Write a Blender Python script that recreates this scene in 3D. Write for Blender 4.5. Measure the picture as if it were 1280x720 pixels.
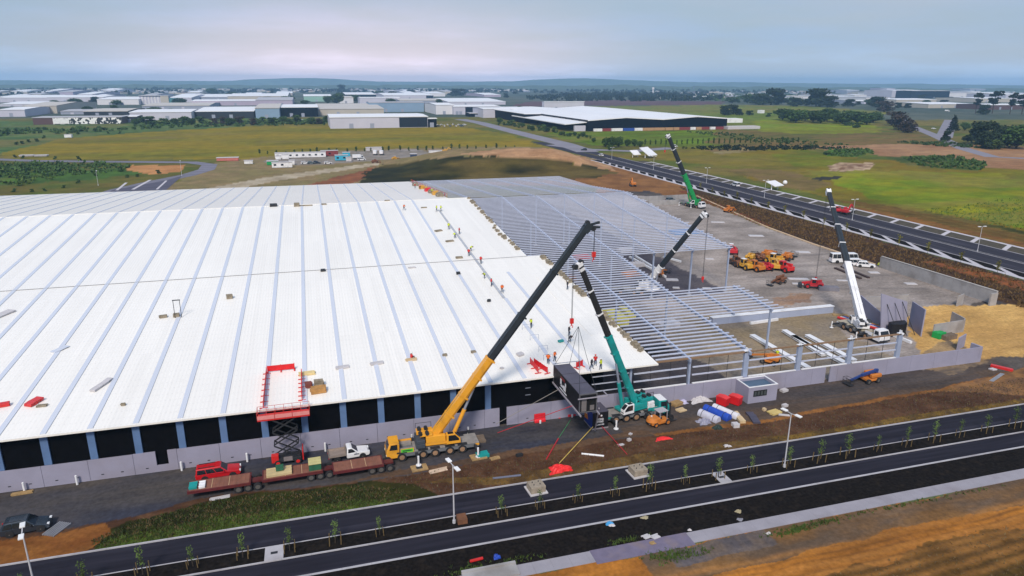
import bpy, bmesh, math, random
import numpy as np
from mathutils import Vector, Matrix
R = math.radians
for o in list(bpy.data.objects): bpy.data.objects.remove(o)
SC = bpy.context.scene
COL = SC.collection
rnd = random.Random(11)

# ---------------------------------------------------------------- camera (fitted to the photograph)
CAM_H = 48.0
FPX, PITCH, YAW, ROLL = 865.647, R(16.5587), R(16.1498), R(0.1904)
_f = Vector((math.sin(YAW)*math.cos(PITCH), math.cos(YAW)*math.cos(PITCH), -math.sin(PITCH)))
_r0 = Vector((math.cos(YAW), -math.sin(YAW), 0)); _u0 = _r0.cross(_f)
_r = _r0*math.cos(ROLL)+_u0*math.sin(ROLL); _u = _u0*math.cos(ROLL)-_r0*math.sin(ROLL)
cd = bpy.data.cameras.new('camera'); cam = bpy.data.objects.new('camera', cd); COL.objects.link(cam)
cd.sensor_width = 36.0; cd.lens = 36.0*FPX/1280.0; cd.clip_start = 0.5; cd.clip_end = 40000
m = Matrix.Identity(4)
for i in range(3):
    m[i][0] = _r[i]; m[i][1] = _u[i]; m[i][2] = -_f[i]
m[2][3] = CAM_H
cam.matrix_world = m; SC.camera = cam

# ---------------------------------------------------------------- world, sun, exposure
SUN_EL, SUN_AZ = 44.0, 205.0        # degrees; azimuth measured clockwise from +Y
W = bpy.data.worlds.new('World'); SC.world = W; W.use_nodes = True
nt = W.node_tree; N = nt.nodes; L = nt.links; N.clear()
out = N.new('ShaderNodeOutputWorld'); bg = N.new('ShaderNodeBackground'); bg.inputs[1].default_value = 0.076
sky = N.new('ShaderNodeTexSky'); sky.sky_type = 'NISHITA'; sky.sun_disc = False
sky.sun_elevation = R(SUN_EL); sky.sun_rotation = R(SUN_AZ); sky.air_density = 1.3; sky.dust_density = 1.6; sky.altitude = 60
tc = N.new('ShaderNodeTexCoord'); sep = N.new('ShaderNodeSeparateXYZ'); L.new(tc.outputs['Generated'], sep.inputs[0])
# cloud layer: project the view direction onto a flat deck (x/z, y/z) so clouds flatten towards the horizon
def wmath(op, a, b=None, clamp=False):
    n = N.new('ShaderNodeMath'); n.operation = op; n.use_clamp = clamp
    for k, v in enumerate((a, b)):
        if v is None: continue
        if isinstance(v, (int, float)): n.inputs[k].default_value = v
        else: L.new(v, n.inputs[k])
    return n.outputs[0]
zz = wmath('MAXIMUM', wmath('ADD', sep.outputs[2], 0.11), 0.06)
cx = wmath('DIVIDE', sep.outputs[0], zz); cy = wmath('DIVIDE', sep.outputs[1], zz)
comb = N.new('ShaderNodeCombineXYZ'); L.new(cx, comb.inputs[0]); L.new(cy, comb.inputs[1])
def cloud_noise(scale, detail, off, lo, hi):
    mp = N.new('ShaderNodeMapping'); mp.inputs['Location'].default_value = off; L.new(comb.outputs[0], mp.inputs[0])
    n = N.new('ShaderNodeTexNoise'); n.inputs['Scale'].default_value = scale; n.inputs['Detail'].default_value = detail
    n.inputs['Roughness'].default_value = 0.55; L.new(mp.outputs[0], n.inputs[0])
    r = N.new('ShaderNodeMapRange'); r.interpolation_type = 'SMOOTHSTEP'
    r.inputs['From Min'].default_value = lo; r.inputs['From Max'].default_value = hi; L.new(n.outputs[0], r.inputs[0])
    return r.outputs[0]
c1 = cloud_noise(0.36, 4, (3.1, 1.7, 0), 0.34, 0.68)
c2 = cloud_noise(0.5, 5, (8.1, 4.2, 2), 0.40, 0.70)
dark = N.new('ShaderNodeRGB'); dark.outputs[0].default_value = (4.3, 6.3, 9.2, 1)
lite = N.new('ShaderNodeRGB'); lite.outputs[0].default_value = (6.2, 7.0, 9.3, 1)
mixc = N.new('ShaderNodeMix'); mixc.data_type = 'RGBA'; L.new(c1, mixc.inputs[0]); L.new(dark.outputs[0], mixc.inputs[6]); L.new(lite.outputs[0], mixc.inputs[7])
low = N.new('ShaderNodeMapRange'); low.interpolation_type = 'SMOOTHSTEP'; low.inputs['From Min'].default_value = 0.02; low.inputs['From Max'].default_value = 0.13; low.inputs['To Min'].default_value = 0.9; low.inputs['To Max'].default_value = 0.0; L.new(sep.outputs[2], low.inputs[0])
side = N.new('ShaderNodeMapRange'); side.interpolation_type = 'SMOOTHSTEP'; side.inputs['From Min'].default_value = 0.05; side.inputs['From Max'].default_value = 0.46; L.new(wmath('ABSOLUTE', wmath('SUBTRACT', sep.outputs[0], 0.08)), side.inputs[0])
hcol = N.new('ShaderNodeMix'); hcol.data_type = 'RGBA'; L.new(side.outputs[0], hcol.inputs[0]); hcol.inputs[6].default_value = (13.0, 11.2, 13.0, 1); hcol.inputs[7].default_value = (5.4, 7.1, 9.6, 1)
hz0 = N.new('ShaderNodeMapRange'); hz0.interpolation_type = 'SMOOTHSTEP'; hz0.inputs['From Min'].default_value = 0.008; hz0.inputs['From Max'].default_value = 0.055; hz0.inputs['To Min'].default_value = 1.38; hz0.inputs['To Max'].default_value = 1.0; L.new(sep.outputs[2], hz0.inputs[0])
hsc = N.new('ShaderNodeVectorMath'); hsc.operation = 'SCALE'; L.new(hcol.outputs[2], hsc.inputs[0]); L.new(hz0.outputs[0], hsc.inputs['Scale'])
mixh = N.new('ShaderNodeMix'); mixh.data_type = 'RGBA'; L.new(low.outputs[0], mixh.inputs[0]); L.new(mixc.outputs[2], mixh.inputs[6]); L.new(hsc.outputs[0], mixh.inputs[7])
cov = wmath('MULTIPLY', wmath('ADD', wmath('MULTIPLY', c2, 0.30), 0.62), 1.0, True)
mixs = N.new('ShaderNodeMix'); mixs.data_type = 'RGBA'; L.new(cov, mixs.inputs[0]); L.new(sky.outputs[0], mixs.inputs[6]); L.new(mixh.outputs[2], mixs.inputs[7])
L.new(mixs.outputs[2], bg.inputs[0]); L.new(bg.outputs[0], out.inputs[0])

sd = bpy.data.lights.new('sun', 'SUN'); sd.energy = 3.0; sd.angle = R(12); sd.color = (1.0, 0.91, 0.80)
sun = bpy.data.objects.new('sun', sd); COL.objects.link(sun)
_sd = Vector((math.sin(R(SUN_AZ))*math.cos(R(SUN_EL)), math.cos(R(SUN_AZ))*math.cos(R(SUN_EL)), math.sin(R(SUN_EL))))
sun.rotation_euler = _sd.to_track_quat('Z', 'Y').to_euler(); sun.location = (0, 0, 300)
SC.view_settings.view_transform = 'Standard'; SC.view_settings.look = 'None'
SC.view_settings.exposure = 0.10; SC.view_settings.gamma = 1.0; SC.view_settings.use_curve_mapping = False

# ---------------------------------------------------------------- survey helpers: a point seen in the photograph -> place on the site
def ray(u, v): return _f + _r*((u-640.0)/FPX) - _u*((v-360.0)/FPX)
EAVE_Y, EAVE_Z, SLOPE, CREST_Y, FAR_Y, FAC_Y = 87.48, 7.262, 0.075, 197.43, 283.0, 87.78
CREST_Z = EAVE_Z+SLOPE*(CREST_Y-EAVE_Y)
def at(u, v, z=0.0):
    d = ray(u, v); t = (z-CAM_H)/d.z
    return (d.x*t, d.y*t, z)
def on_y(u, v, y):
    d = ray(u, v); t = y/d.y
    return (d.x*t, y, CAM_H+d.z*t)
def roof_z(y): return EAVE_Z+SLOPE*(y-EAVE_Y) if y <= CREST_Y else CREST_Z-SLOPE*(y-CREST_Y)
def rf(u, v):
    d = ray(u, v); t = (EAVE_Z-SLOPE*EAVE_Y-CAM_H)/(d.z-SLOPE*d.y)
    if d.y*t > CREST_Y: t = (CREST_Z+SLOPE*CREST_Y-CAM_H)/(d.z+SLOPE*d.y)
    return (d.x*t, d.y*t, CAM_H+d.z*t)

# ---------------------------------------------------------------- object helpers
class MB:
    """collects shapes; build() links them as ONE mesh object"""
    def __init__(s): s.v = []; s.f = []; s.m = []; s.M = None; s.uv = None
    def add(s, vs, fs, m=0):
        b = len(s.v)
        for p in vs:
            p = Vector(p)
            if s.M is not None: p = s.M @ p
            s.v.append((p.x, p.y, p.z))
        for f in fs: s.f.append(tuple(i+b for i in f)); s.m.append(m)
    def box(s, x0, x1, y0, y1, z0, z1, m=0):
        s.add([(x0,y0,z0),(x1,y0,z0),(x1,y1,z0),(x0,y1,z0),(x0,y0,z1),(x1,y0,z1),(x1,y1,z1),(x0,y1,z1)],
              [(0,3,2,1),(4,5,6,7),(0,1,5,4),(1,2,6,5),(2,3,7,6),(3,0,4,7)], m)
    def cbox(s, c, sz, rz=0.0, m=0, taper=1.0):
        cs, sn = math.cos(rz), math.sin(rz); hx, hy, hz = sz[0]/2, sz[1]/2, sz[2]/2
        vs = []
        for dz, k in ((-hz, 1.0), (hz, taper)):
            for dx, dy in ((-hx,-hy),(hx,-hy),(hx,hy),(-hx,hy)):
                x, y = dx*k, dy*k
                vs.append((c[0]+x*cs-y*sn, c[1]+x*sn+y*cs, c[2]+dz))
        s.add(vs, [(0,3,2,1),(4,5,6,7),(0,1,5,4),(1,2,6,5),(2,3,7,6),(3,0,4,7)], m)
    def beam(s, p0, p1, w, h, w1=None, h1=None, up=(0,0,1), m=0):
        p0 = Vector(p0); p1 = Vector(p1); a = (p1-p0).normalized(); upv = Vector(up)
        if abs(a.dot(upv)) > 0.98: upv = Vector((0,1,0)) if abs(a.y) < 0.9 else Vector((1,0,0))
        sx = a.cross(upv).normalized(); sz = sx.cross(a).normalized()
        w1 = w if w1 is None else w1; h1 = h if h1 is None else h1
        vs = []
        for p, ww, hh in ((p0,w,h),(p1,w1,h1)):
            for i, j in ((-1,-1),(1,-1),(1,1),(-1,1)): vs.append(p+sx*(i*ww/2)+sz*(j*hh/2))
        s.add(vs, [(0,1,2,3),(7,6,5,4),(0,4,5,1),(1,5,6,2),(2,6,7,3),(3,7,4,0)], m)
    def tube(s, p0, p1, r0, r1=None, n=10, m=0, caps=True):
        p0 = Vector(p0); p1 = Vector(p1); r1 = r0 if r1 is None else r1; a = (p1-p0).normalized()
        upv = Vector((0,0,1)) if abs(a.z) < 0.95 else Vector((1,0,0))
        sx = a.cross(upv).normalized(); sy = a.cross(sx)
        vs = []
        for p, r in ((p0,r0),(p1,r1)):
            for k in range(n):
                t = 2*math.pi*k/n; vs.append(p+sx*(r*math.cos(t))+sy*(r*math.sin(t)))
        fs = [(k,(k+1)%n,n+(k+1)%n,n+k) for k in range(n)]
        if caps: fs += [tuple(range(n-1,-1,-1)), tuple(range(n,2*n))]
        s.add(vs, fs, m)
    def path(s, pts, r, n=6, m=0):
        for a, b in zip(pts[:-1], pts[1:]): s.tube(a, b, r, r, n, m)
    def prism(s, prof, y0, y1, m=0, wf=None):
        """side profile in x,z extruded along y; wf(z) optional half-width"""
        n = len(prof); vs = []
        for sgn, yy in ((-1,y0),(1,y1)):
            for x, z in prof: vs.append((x, (sgn*wf(x,z) if wf else yy), z))
        fs = [tuple(range(n-1,-1,-1)), tuple(range(n,2*n))]
        fs = [tuple(range(n)), tuple(range(2*n-1,n-1,-1))]+[(i,n+i,n+(i+1)%n,(i+1)%n) for i in range(n)]
        s.add(vs, fs, m)
    def poly(s, pts, z0, z1, m=0):
        n = len(pts)
        vs = [(x,y,z0) for x,y in pts]+[(x,y,z1) for x,y in pts]
        s.add(vs, [tuple(range(n-1,-1,-1)), tuple(range(n,2*n))]+[(i,(i+1)%n,n+(i+1)%n,n+i) for i in range(n)], m)
    def sheet(s, pts, z, m=0): s.add([(x,y,z) for x,y in pts], [tuple(range(len(pts)))], m)
    def quad(s, a, b, c, d, m=0): s.add([a,b,c,d], [(0,1,2,3)], m)
    def sphere(s, c, r, n=8, k=5, m=0, sz=1.0):
        vs = [(c[0],c[1],c[2]+r*sz)]; fs = []
        for i in range(1,k):
            p = math.pi*i/k
            for j in range(n):
                t = 2*math.pi*j/n
                vs.append((c[0]+r*math.sin(p)*math.cos(t), c[1]+r*math.sin(p)*math.sin(t), c[2]+r*sz*math.cos(p)))
        vs.append((c[0],c[1],c[2]-r*sz)); e = len(vs)-1
        for j in range(n): fs.append((0,1+j,1+(j+1)%n)); fs.append((e,e-n+(j+1)%n,e-n+j))
        for i in range(k-2):
            for j in range(n):
                a = 1+i*n; fs.append((a+j,a+n+j,a+n+(j+1)%n,a+(j+1)%n))
        s.add(vs, fs, m)
    def mesh(s, name, mats, smooth=False, fix=True):
        me = bpy.data.meshes.new(name); me.from_pydata(s.v, [], s.f)
        for mt in (mats if isinstance(mats, (list, tuple)) else [mats]): me.materials.append(mt)
        me.polygons.foreach_set('material_index', s.m)
        if smooth: me.polygons.foreach_set('use_smooth', [True]*len(s.f))
        if fix:
            bm = bmesh.new(); bm.from_mesh(me); bmesh.ops.recalc_face_normals(bm, faces=bm.faces); bm.to_mesh(me); bm.free()
        me.update(); return me
    def build(s, name, mats, parent=None, smooth=False, bevel=0.0, loc=None, rz=0.0, fix=True):
        o = bpy.data.objects.new(name, s.mesh(name, mats, smooth, fix)); COL.objects.link(o)
        if parent is not None: o.parent = parent
        if loc is not None: o.location = loc; o.rotation_euler = (0,0,rz)
        if bevel > 0:
            b = o.modifiers.new('bevel', 'BEVEL'); b.width = bevel; b.segments = 2; b.limit_method = 'ANGLE'; b.angle_limit = R(35)
        return o
def tag(o, label=None, cat=None, group=None, kind=None):
    if label: o['label'] = label
    if cat: o['category'] = cat
    if group: o['group'] = group
    if kind: o['kind'] = kind
    return o
def empty(name, loc, rz=0.0, label=None, cat=None, group=None):
    o = bpy.data.objects.new(name, None); COL.objects.link(o); o.empty_display_size = 0.3
    o.location = loc; o.rotation_euler = (0,0,rz); return tag(o, label, cat, group)
def children(o): return [c for c in bpy.data.objects if c.parent == o]
def tree_of(o): return (o, [tree_of(c) for c in children(o)])
def copy_tree(t, parent=None):
    o, ch = t; c = o.copy(); COL.objects.link(c); c.parent = parent
    for k in ch: copy_tree(k, c)
    return c
def dup(t, loc, rz=0.0, label=None, scale=None, group=None):
    c = copy_tree(t); c.location = loc; c.rotation_euler = (0,0,rz)
    if scale is not None: c.scale = (scale,)*3 if isinstance(scale, (int,float)) else scale
    if label: c['label'] = label
    if group: c['group'] = group
    return c
ORD = 'first second third fourth fifth sixth seventh eighth ninth tenth eleventh twelfth thirteenth fourteenth fifteenth sixteenth seventeenth eighteenth nineteenth twentieth'.split()
ORD += ['twenty-'+o for o in ORD[:9]]+['thirtieth']+['thirty-'+o for o in ORD[:9]]+['fortieth']+['forty-'+o for o in ORD[:9]]

# ---------------------------------------------------------------- materials
def lin(c): return c/12.92 if c <= 0.04045 else ((c+0.055)/1.055)**2.4
def S(r, g, b, k=0.85): return (lin(r/255)*k, lin(g/255)*k, lin(b/255)*k, 1)
MATS = {}
def mat(name, col, rough=0.6, metal=0.0, var=0.12, scale=1.2, bump=0.0, spec=0.4, coat=0.0, stretch=(1,1,1), detail=4.0, dirt=None, dirt_amt=0.0):
    if name in MATS: return MATS[name]
    m = bpy.data.materials.new(name); m.use_nodes = True; t = m.node_tree; n = t.nodes; l = t.links
    b = n['Principled BSDF']; b.inputs['Roughness'].default_value = rough; b.inputs['Metallic'].default_value = metal
    b.inputs['Specular IOR Level'].default_value = spec
    if coat: b.inputs['Coat Weight'].default_value = coat; b.inputs['Coat Roughness'].default_value = 0.12
    tc = n.new('ShaderNodeTexCoord'); mp = n.new('ShaderNodeMapping'); mp.inputs['Scale'].default_value = stretch; l.new(tc.outputs['Object'], mp.inputs[0])
    nz = n.new('ShaderNodeTexNoise'); nz.inputs['Scale'].default_value = scale; nz.inputs['Detail'].default_value = detail; nz.inputs['Roughness'].default_value = 0.6
    l.new(mp.outputs[0], nz.inputs[0])
    mr = n.new('ShaderNodeMapRange'); mr.inputs['From Min'].default_value = 0.3; mr.inputs['From Max'].default_value = 0.7
    mr.inputs['To Min'].default_value = 1-var; mr.inputs['To Max'].default_value = 1+var; l.new(nz.outputs[0], mr.inputs[0])
    vm = n.new('ShaderNodeVectorMath'); vm.operation = 'SCALE'; vm.inputs[0].default_value = col[:3]; l.new(mr.outputs[0], vm.inputs['Scale'])
    last = vm.outputs[0]
    if dirt is not None:
        nz2 = n.new('ShaderNodeTexNoise'); nz2.inputs['Scale'].default_value = scale*0.37; nz2.inputs['Detail'].default_value = 6; l.new(mp.outputs[0], nz2.inputs[0])
        r2 = n.new('ShaderNodeMapRange'); r2.interpolation_type = 'SMOOTHSTEP'; r2.inputs['From Min'].default_value = 0.5; r2.inputs['From Max'].default_value = 0.72
        r2.inputs['To Max'].default_value = dirt_amt; l.new(nz2.outputs[0], r2.inputs[0])
        mx = n.new('ShaderNodeMix'); mx.data_type = 'RGBA'; l.new(r2.outputs[0], mx.inputs[0]); l.new(last, mx.inputs[6]); mx.inputs[7].default_value = dirt; last = mx.outputs[2]
    l.new(last, b.inputs['Base Color'])
    if bump:
        bp = n.new('ShaderNodeBump'); bp.inputs['Strength'].default_value = bump; bp.inputs['Distance'].default_value = 0.05
        nb = n.new('ShaderNodeTexNoise'); nb.inputs['Scale'].default_value = scale*6; nb.inputs['Detail'].default_value = 5; l.new(mp.outputs[0], nb.inputs[0])
        l.new(nb.outputs[0], bp.inputs['Height']); l.new(bp.outputs[0], b.inputs['Normal'])
    MATS[name] = m; return m
def glass(name='window_glass', col=(0.012,0.016,0.02,1), rough=0.08):
    return mat(name, col, rough, 0, 0.05, 1, spec=0.6)
GL = glass()
BLK = mat('black_rubber', (0.018,0.018,0.02,1), 0.8, var=0.2)
RIM = mat('wheel_rim', S(112,108,104), 0.5, 0.3)
STEEL = mat('galvanised_steel', S(170,178,196), 0.45, 0.35, var=0.08)
DSTEEL = mat('dark_steel', (0.035,0.037,0.042,1), 0.55, 0.3, var=0.25)
WHITE = mat('white_paint', (0.78,0.78,0.80,1), 0.4, var=0.05, dirt=S(120,105,90), dirt_amt=0.25)
RED = mat('red_paint', (0.62,0.025,0.022,1), 0.4, var=0.1, coat=0.2)
YEL = mat('crane_yellow', (0.78,0.36,0.03,1), 0.38, var=0.06, coat=0.3, dirt=S(110,80,40), dirt_amt=0.35)
ORG = mat('machine_orange', (0.56,0.185,0.03,1), 0.45, var=0.12, dirt=S(80,60,40), dirt_amt=0.5)
TEAL = mat('teal_paint', (0.012,0.30,0.29,1), 0.4, var=0.08, coat=0.3, dirt=S(50,70,66), dirt_amt=0.3)
GREEN = mat('crane_green', (0.015,0.30,0.08,1), 0.4, var=0.1)
BOOMBLK = mat('boom_charcoal', (0.028,0.036,0.045,1), 0.45, 0.1, var=0.15)
TIMBER = mat('timber', S(170,140,95), 0.8, var=0.25, scale=3)
CONC = mat('precast_concrete', (.295,.285,.372,1), 0.8, var=0.07, scale=0.35, bump=0.05, dirt=S(140,130,135), dirt_amt=0.45)
CONC2 = mat('grey_concrete', S(175,172,172,0.8), 0.85, var=0.12, scale=0.6, bump=0.06, dirt=S(110,100,90), dirt_amt=0.5)
BLUEP = mat('blue_tarp', (0.02,0.07,0.42,1), 0.45, var=0.2)
HIV_Y = mat('hi_vis_yellow', (0.62,0.72,0.03,1), 0.7); HIV_O = mat('hi_vis_orange', (0.80,0.15,0.02,1), 0.7)
NAVYCL = mat('work_trousers', (0.02,0.025,0.05,1), 0.9); SKIN = mat('skin', (0.36,0.19,0.12,1), 0.6)
HELM = mat('helmet_white', (0.8,0.8,0.78,1), 0.35); HELM_R = mat('helmet_red', (0.6,0.03,0.02,1), 0.35)
# ---------------------------------------------------------------- the ground: one sheet, its soil colours laid out by area
def vnoise(x, y, sc, seed=0):
    x = x/sc+seed*17.31; y = y/sc-seed*9.17
    xi = np.floor(x).astype(np.int64); yi = np.floor(y).astype(np.int64); fx = x-xi; fy = y-yi
    fx = fx*fx*(3-2*fx); fy = fy*fy*(3-2*fy)
    def h(a, b):
        n = (a*374761393+b*668265263+seed*1274126177) & 0x7fffffff
        n = ((n ^ (n >> 13))*1274126177) & 0x7fffffff
        return ((n ^ (n >> 16)) & 0xffff)/65535.0
    return (h(xi,yi)*(1-fx)+h(xi+1,yi)*fx)*(1-fy)+(h(xi,yi+1)*(1-fx)+h(xi+1,yi+1)*fx)*fy
def fbm(x, y, sc, seed=0, oct=4):
    t = 0; a = 0.5; s = 0
    for k in range(oct): t = t+a*vnoise(x, y, sc/2**k, seed+k); s += a; a *= 0.55
    return t/s
def pip(px, py, poly):
    ins = np.zeros(px.shape, bool); n = len(poly)
    for i in range(n):
        x0, y0 = poly[i]; x1, y1 = poly[(i+1) % n]
        if y0 == y1: continue
        c = ((y0 > py) != (y1 > py)) & (px < (x1-x0)*(py-y0)/(y1-y0)+x0); ins ^= c
    return ins
def mound_h(x, y):
    a = 8.0*np.exp(-(((x-108)/48)**4+((y-412)/42)**4))
    b = 3.0*np.exp(-(((x-150)/30)**2+((y-400)/45)**2))
    c = 2.6*np.exp(-(((x-127)/5.5)**2+((y-262)/4.0)**2))           # spoil heap by the yard
    n = 0.8*(fbm(x, y, 14, 5)-0.5)*np.exp(-(((x-115)/60)**2+((y-420)/60)**2))
    k = np.clip((176-x)/26, 0, 1); k = k*k*(3-2*k)
    return (a+b+n)*k+c
def P5(*pts): return [at(u, v, 4.5)[:2] for u, v in pts]
def P(*pts): return [at(u, v)[:2] for u, v in pts]
# (polygon, colour a, colour b, mottling size m, edge wander m, direction stretch)
Z = []
def zone(poly, a, b, s=8, w=1.0, sx=1.0): Z.append((poly, a, b, s, w, sx))
zone(P((-900,150),(-900,108.5),(2100,108.5),(2100,150)), S(72,84,74), S(98,104,92), 90, 25)
zone(P((-900,152),(300,147),(700,146),(1000,150),(2100,150),(2100,300),(-900,300)), S(88,100,34), S(112,104,44), 40, 6)
# far fields on the right
zone(P((640,134),(900,131),(1000,132),(1120,140),(1060,152),(910,160),(735,150)), S(98,118,30), S(120,118,44), 60, 8, .4)
zone(P((660,127),(780,125),(905,127),(900,131),(640,133)), S(96,72,78), S(110,84,84), 50, 8, .4)
zone(P((690,165),(950,163),(1010,170),(1000,184),(830,183),(740,181),(690,172)), S(100,126,16), S(92,106,18), 25, 4, .5)
zone(P((940,150),(1085,148),(1105,166),(1010,171),(950,166)), S(116,134,18), S(124,126,22), 30, 4, .4)
zone(P((905,160),(1000,168),(1150,165),(1200,180),(1290,183),(1290,212),(1230,210),(1080,185),(960,190),(880,178)), S(126,100,58), S(92,94,36), 20, 5, .5)
zone(P((1000,183),(1130,180),(1300,185),(1300,215),(1235,214),(1200,198),(1120,196)), S(172,134,98), S(148,108,76), 18, 4, .5)
zone(P((870,184),(1000,184),(1060,196),(1300,214),(1400,330),(1300,303),(1140,268),(985,236),(880,205),(780,190)), S(98,110,18), S(128,106,28), 26, 5, .5)
zone(P((1010,212),(1250,216),(1400,300),(1300,290),(1180,268),(1090,246),(1040,232)), S(104,124,16), S(134,132,22), 14, 5, .7)
zone(P((1100,196),(1170,194),(1232,204),(1225,213),(1150,210)), S(62,84,32), S(90,100,42), 10, 3)
zone(P((1035,187),(1085,186),(1095,192),(1060,197),(1030,194)), S(60,104,30), S(80,110,40), 8, 2)
zone(P((1035,207),(1050,203),(1090,204),(1092,211),(1060,214),(1040,214)), S(196,170,140), S(120,86,62), 5, 2)
zone(P((1008,225),(1018,222),(1052,219.5),(1050,223),(1014,227.5)), S(48,50,46), S(60,56,48), 5, 1)
zone(P((940,210),(990,214),(1040,232),(1010,238),(980,235),(940,222),(905,213)), S(128,106,66), S(110,96,48), 10, 3)
zone(P((700,205),(800,192),(860,186),(960,192),(1000,212),(880,204),(800,197)), S(126,112,34), S(106,104,34), 18, 3, .4)
zone(P((880,187),(950,184),(960,187),(900,193)), S(132,108,66), S(150,140,100), 9, 2, .4)
# left
zone(P((-900,165),(0,152),(330,147),(420,150),(420,158),(300,160),(100,178),(0,192),(-900,230)), S(72,100,48), S(98,112,58), 22, 6)
zone(P((0,191),(80,173),(200,164),(330,157),(420,153),(560,155),(640,170),(690,187),(600,186),(480,191),(300,199),(150,200),(0,200)), S(146,124,24), S(114,110,22), 45, 4, .35)
zone(P((-900,240),(0,199),(260,202),(240,222),(150,236),(0,262),(-900,400)), S(84,96,30), S(108,98,40), 14, 4)
zone(P((-900,230),(0,206),(150,206),(220,212),(140,222),(0,232),(-900,300)), S(62,88,34), S(78,110,38), 10, 4)
zone(P((148,207),(232,206),(228,214),(190,219),(160,213)), S(196,142,88), S(180,124,74), 9, 1.5)
zone(P((200,236),(270,203),(330,196),(420,188),(560,184),(640,184),(760,200),(560,232),(380,240),(200,250)), S(146,124,88), S(128,116,74), 10, 3)
zone(P((330,200),(420,190),(520,186),(540,192),(510,198),(400,206),(340,208)), S(150,142,136), S(134,124,110), 8, 2)
zone(P((212,245),(330,222),(470,203),(474,206),(340,227),(250,246)), S(190,176,152), S(170,154,128), 5, .6)
zone(P((380,232),(450,214),(470,207),(455,222),(430,236)), S(150,92,58), S(124,80,54), 6, 2)
zone(P((740,204),(790,210),(880,240),(905,262),(880,285),(760,262),(740,232),(560,232),(640,222),(770,219)), S(150,106,62), S(122,84,50), 7, 2)
def on_mound(u, v):
    d = ray(u, v); t = np.linspace(250, 620, 900); x = d.x*t; y = d.y*t; z = CAM_H+d.z*t
    k = np.nonzero(z <= mound_h(x, y))[0]; k = k[0] if len(k) else len(t)-1
    return (float(x[k]), float(y[k]))
zone([on_mound(u,v) for u,v in ((455,215),(480,206),(520,201),(560,197),(600,195),(640,197),(680,200),(720,205),(755,211),(772,216),(745,222),(700,225),(640,227),(560,229),(450,231))], S(36,38,12), S(58,55,20), 9, 3)
zone([on_mound(u,v) for u,v in ((575,193),(610,188),(640,185),(680,186),(720,194),(762,206),(768,213),(720,204.5),(680,199.5),(640,196.5),(600,195))], S(190,150,112), S(166,126,90), 8, 3)
# site (world coordinates)
zone([(-220,58),(150,58),(150,290),(-220,290)], S(74,70,72), S(98,90,84), 6, 1)
zone([(-220,72),(42,72),(42,88),(-220,88)], S(62,64,76), S(86,80,76), 4, .7, .35)
zone([(40,82),(116,84),(116,88.5),(40,88.5)], S(68,62,62), S(94,82,74), 4, .7, .35)
zone([(40,76),(112,78),(112,84),(40,83)], S(80,68,60), S(100,84,72), 3, 1.0, .35)
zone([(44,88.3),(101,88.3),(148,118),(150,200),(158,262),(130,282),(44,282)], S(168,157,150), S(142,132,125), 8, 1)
zone([(44,138),(94,138),(94,283),(44,283)], S(82,78,86), S(100,94,98), 6, 1)  # ground darkened under the far frame: purlin shade put into the colour
zone([(44,88.4),(66,88.4),(66,138),(44,138)], S(78,73,78), S(96,89,88), 6, .6)  # likewise under the near frame, shade painted into the ground colour
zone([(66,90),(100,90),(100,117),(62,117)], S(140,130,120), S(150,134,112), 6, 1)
zone(P((850,395),(1050,392),(1045,430),(930,442)), S(140,128,114), S(152,134,106), 6, 2)
zone([(104,88.5),(120,88.5),(150,96),(190,60),(200,112),(168,126),(150,112),(130,116),(118,110),(108,97)], S(224,182,112), S(196,154,92), 6, 1.5, .5)
zone(P((1130,452),(1180,425),(1210,436),(1235,455),(1190,470)), S(176,146,104), S(110,98,88), 5, 1)
zone(P((955,372),(1010,368),(1015,380),(970,382)), S(150,116,92), S(158,132,112), 4, 2)
# bank in front of the site road, orange earth, verge
zone([(-220,72.3),(150,72.3),(150,80),(112,82.4),(98,80.5),(60,78.4),(30,79.6),(14,78.5),(4,78.2),(-16,80.2),(-25,77.6),(-40,78),(-220,78)], S(78,53,38), S(98,70,50), 1.6, .35)
zone([(-24,72.3),(12,72.3),(9,76),(4,78.0),(-14,79.4),(-23,77.3),(-27,74)], S(36,38,15), S(58,56,22), 2.2, .5)
zone([(-26,72.3),(8,72.3),(2,74.3),(-12,75.2),(-24,74.2)], S(88,104,34), S(64,76,28), 1.6, .4)
zone([(9,76.5),(20,72.6),(60,72.6),(60,74.5),(20,75.0)], S(116,90,50), S(88,66,40), 1.2, .4)
zone([(55,72.6),(112,72.6),(112,74.0),(60,74.2)], S(130,102,46), S(90,70,40), 1.2, .4)
zone([(-220,72.2),(-26.5,72.2),(-24,75.2),(-25.5,77.4),(-31,76.9),(-220,76.9)], S(146,96,48), S(116,70,34), 2, .4, .5)
zone([(44,78.9),(60,78.2),(98,80.2),(113,82.2),(113,82.9),(98,81.0),(60,79.1),(44,79.8)], S(146,98,52), S(116,78,46), 2, .35)
zone([(0,78.3),(30,79.0),(44,79.6),(44,81),(30,80.5),(6,79.6)], S(110,84,64), S(90,72,58), 2, .6)
zone([(96,80.2),(118,83.5),(126,84),(150,76),(150,72.4),(112,72.4)], S(146,106,66), S(110,82,60), 2, .6)
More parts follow.
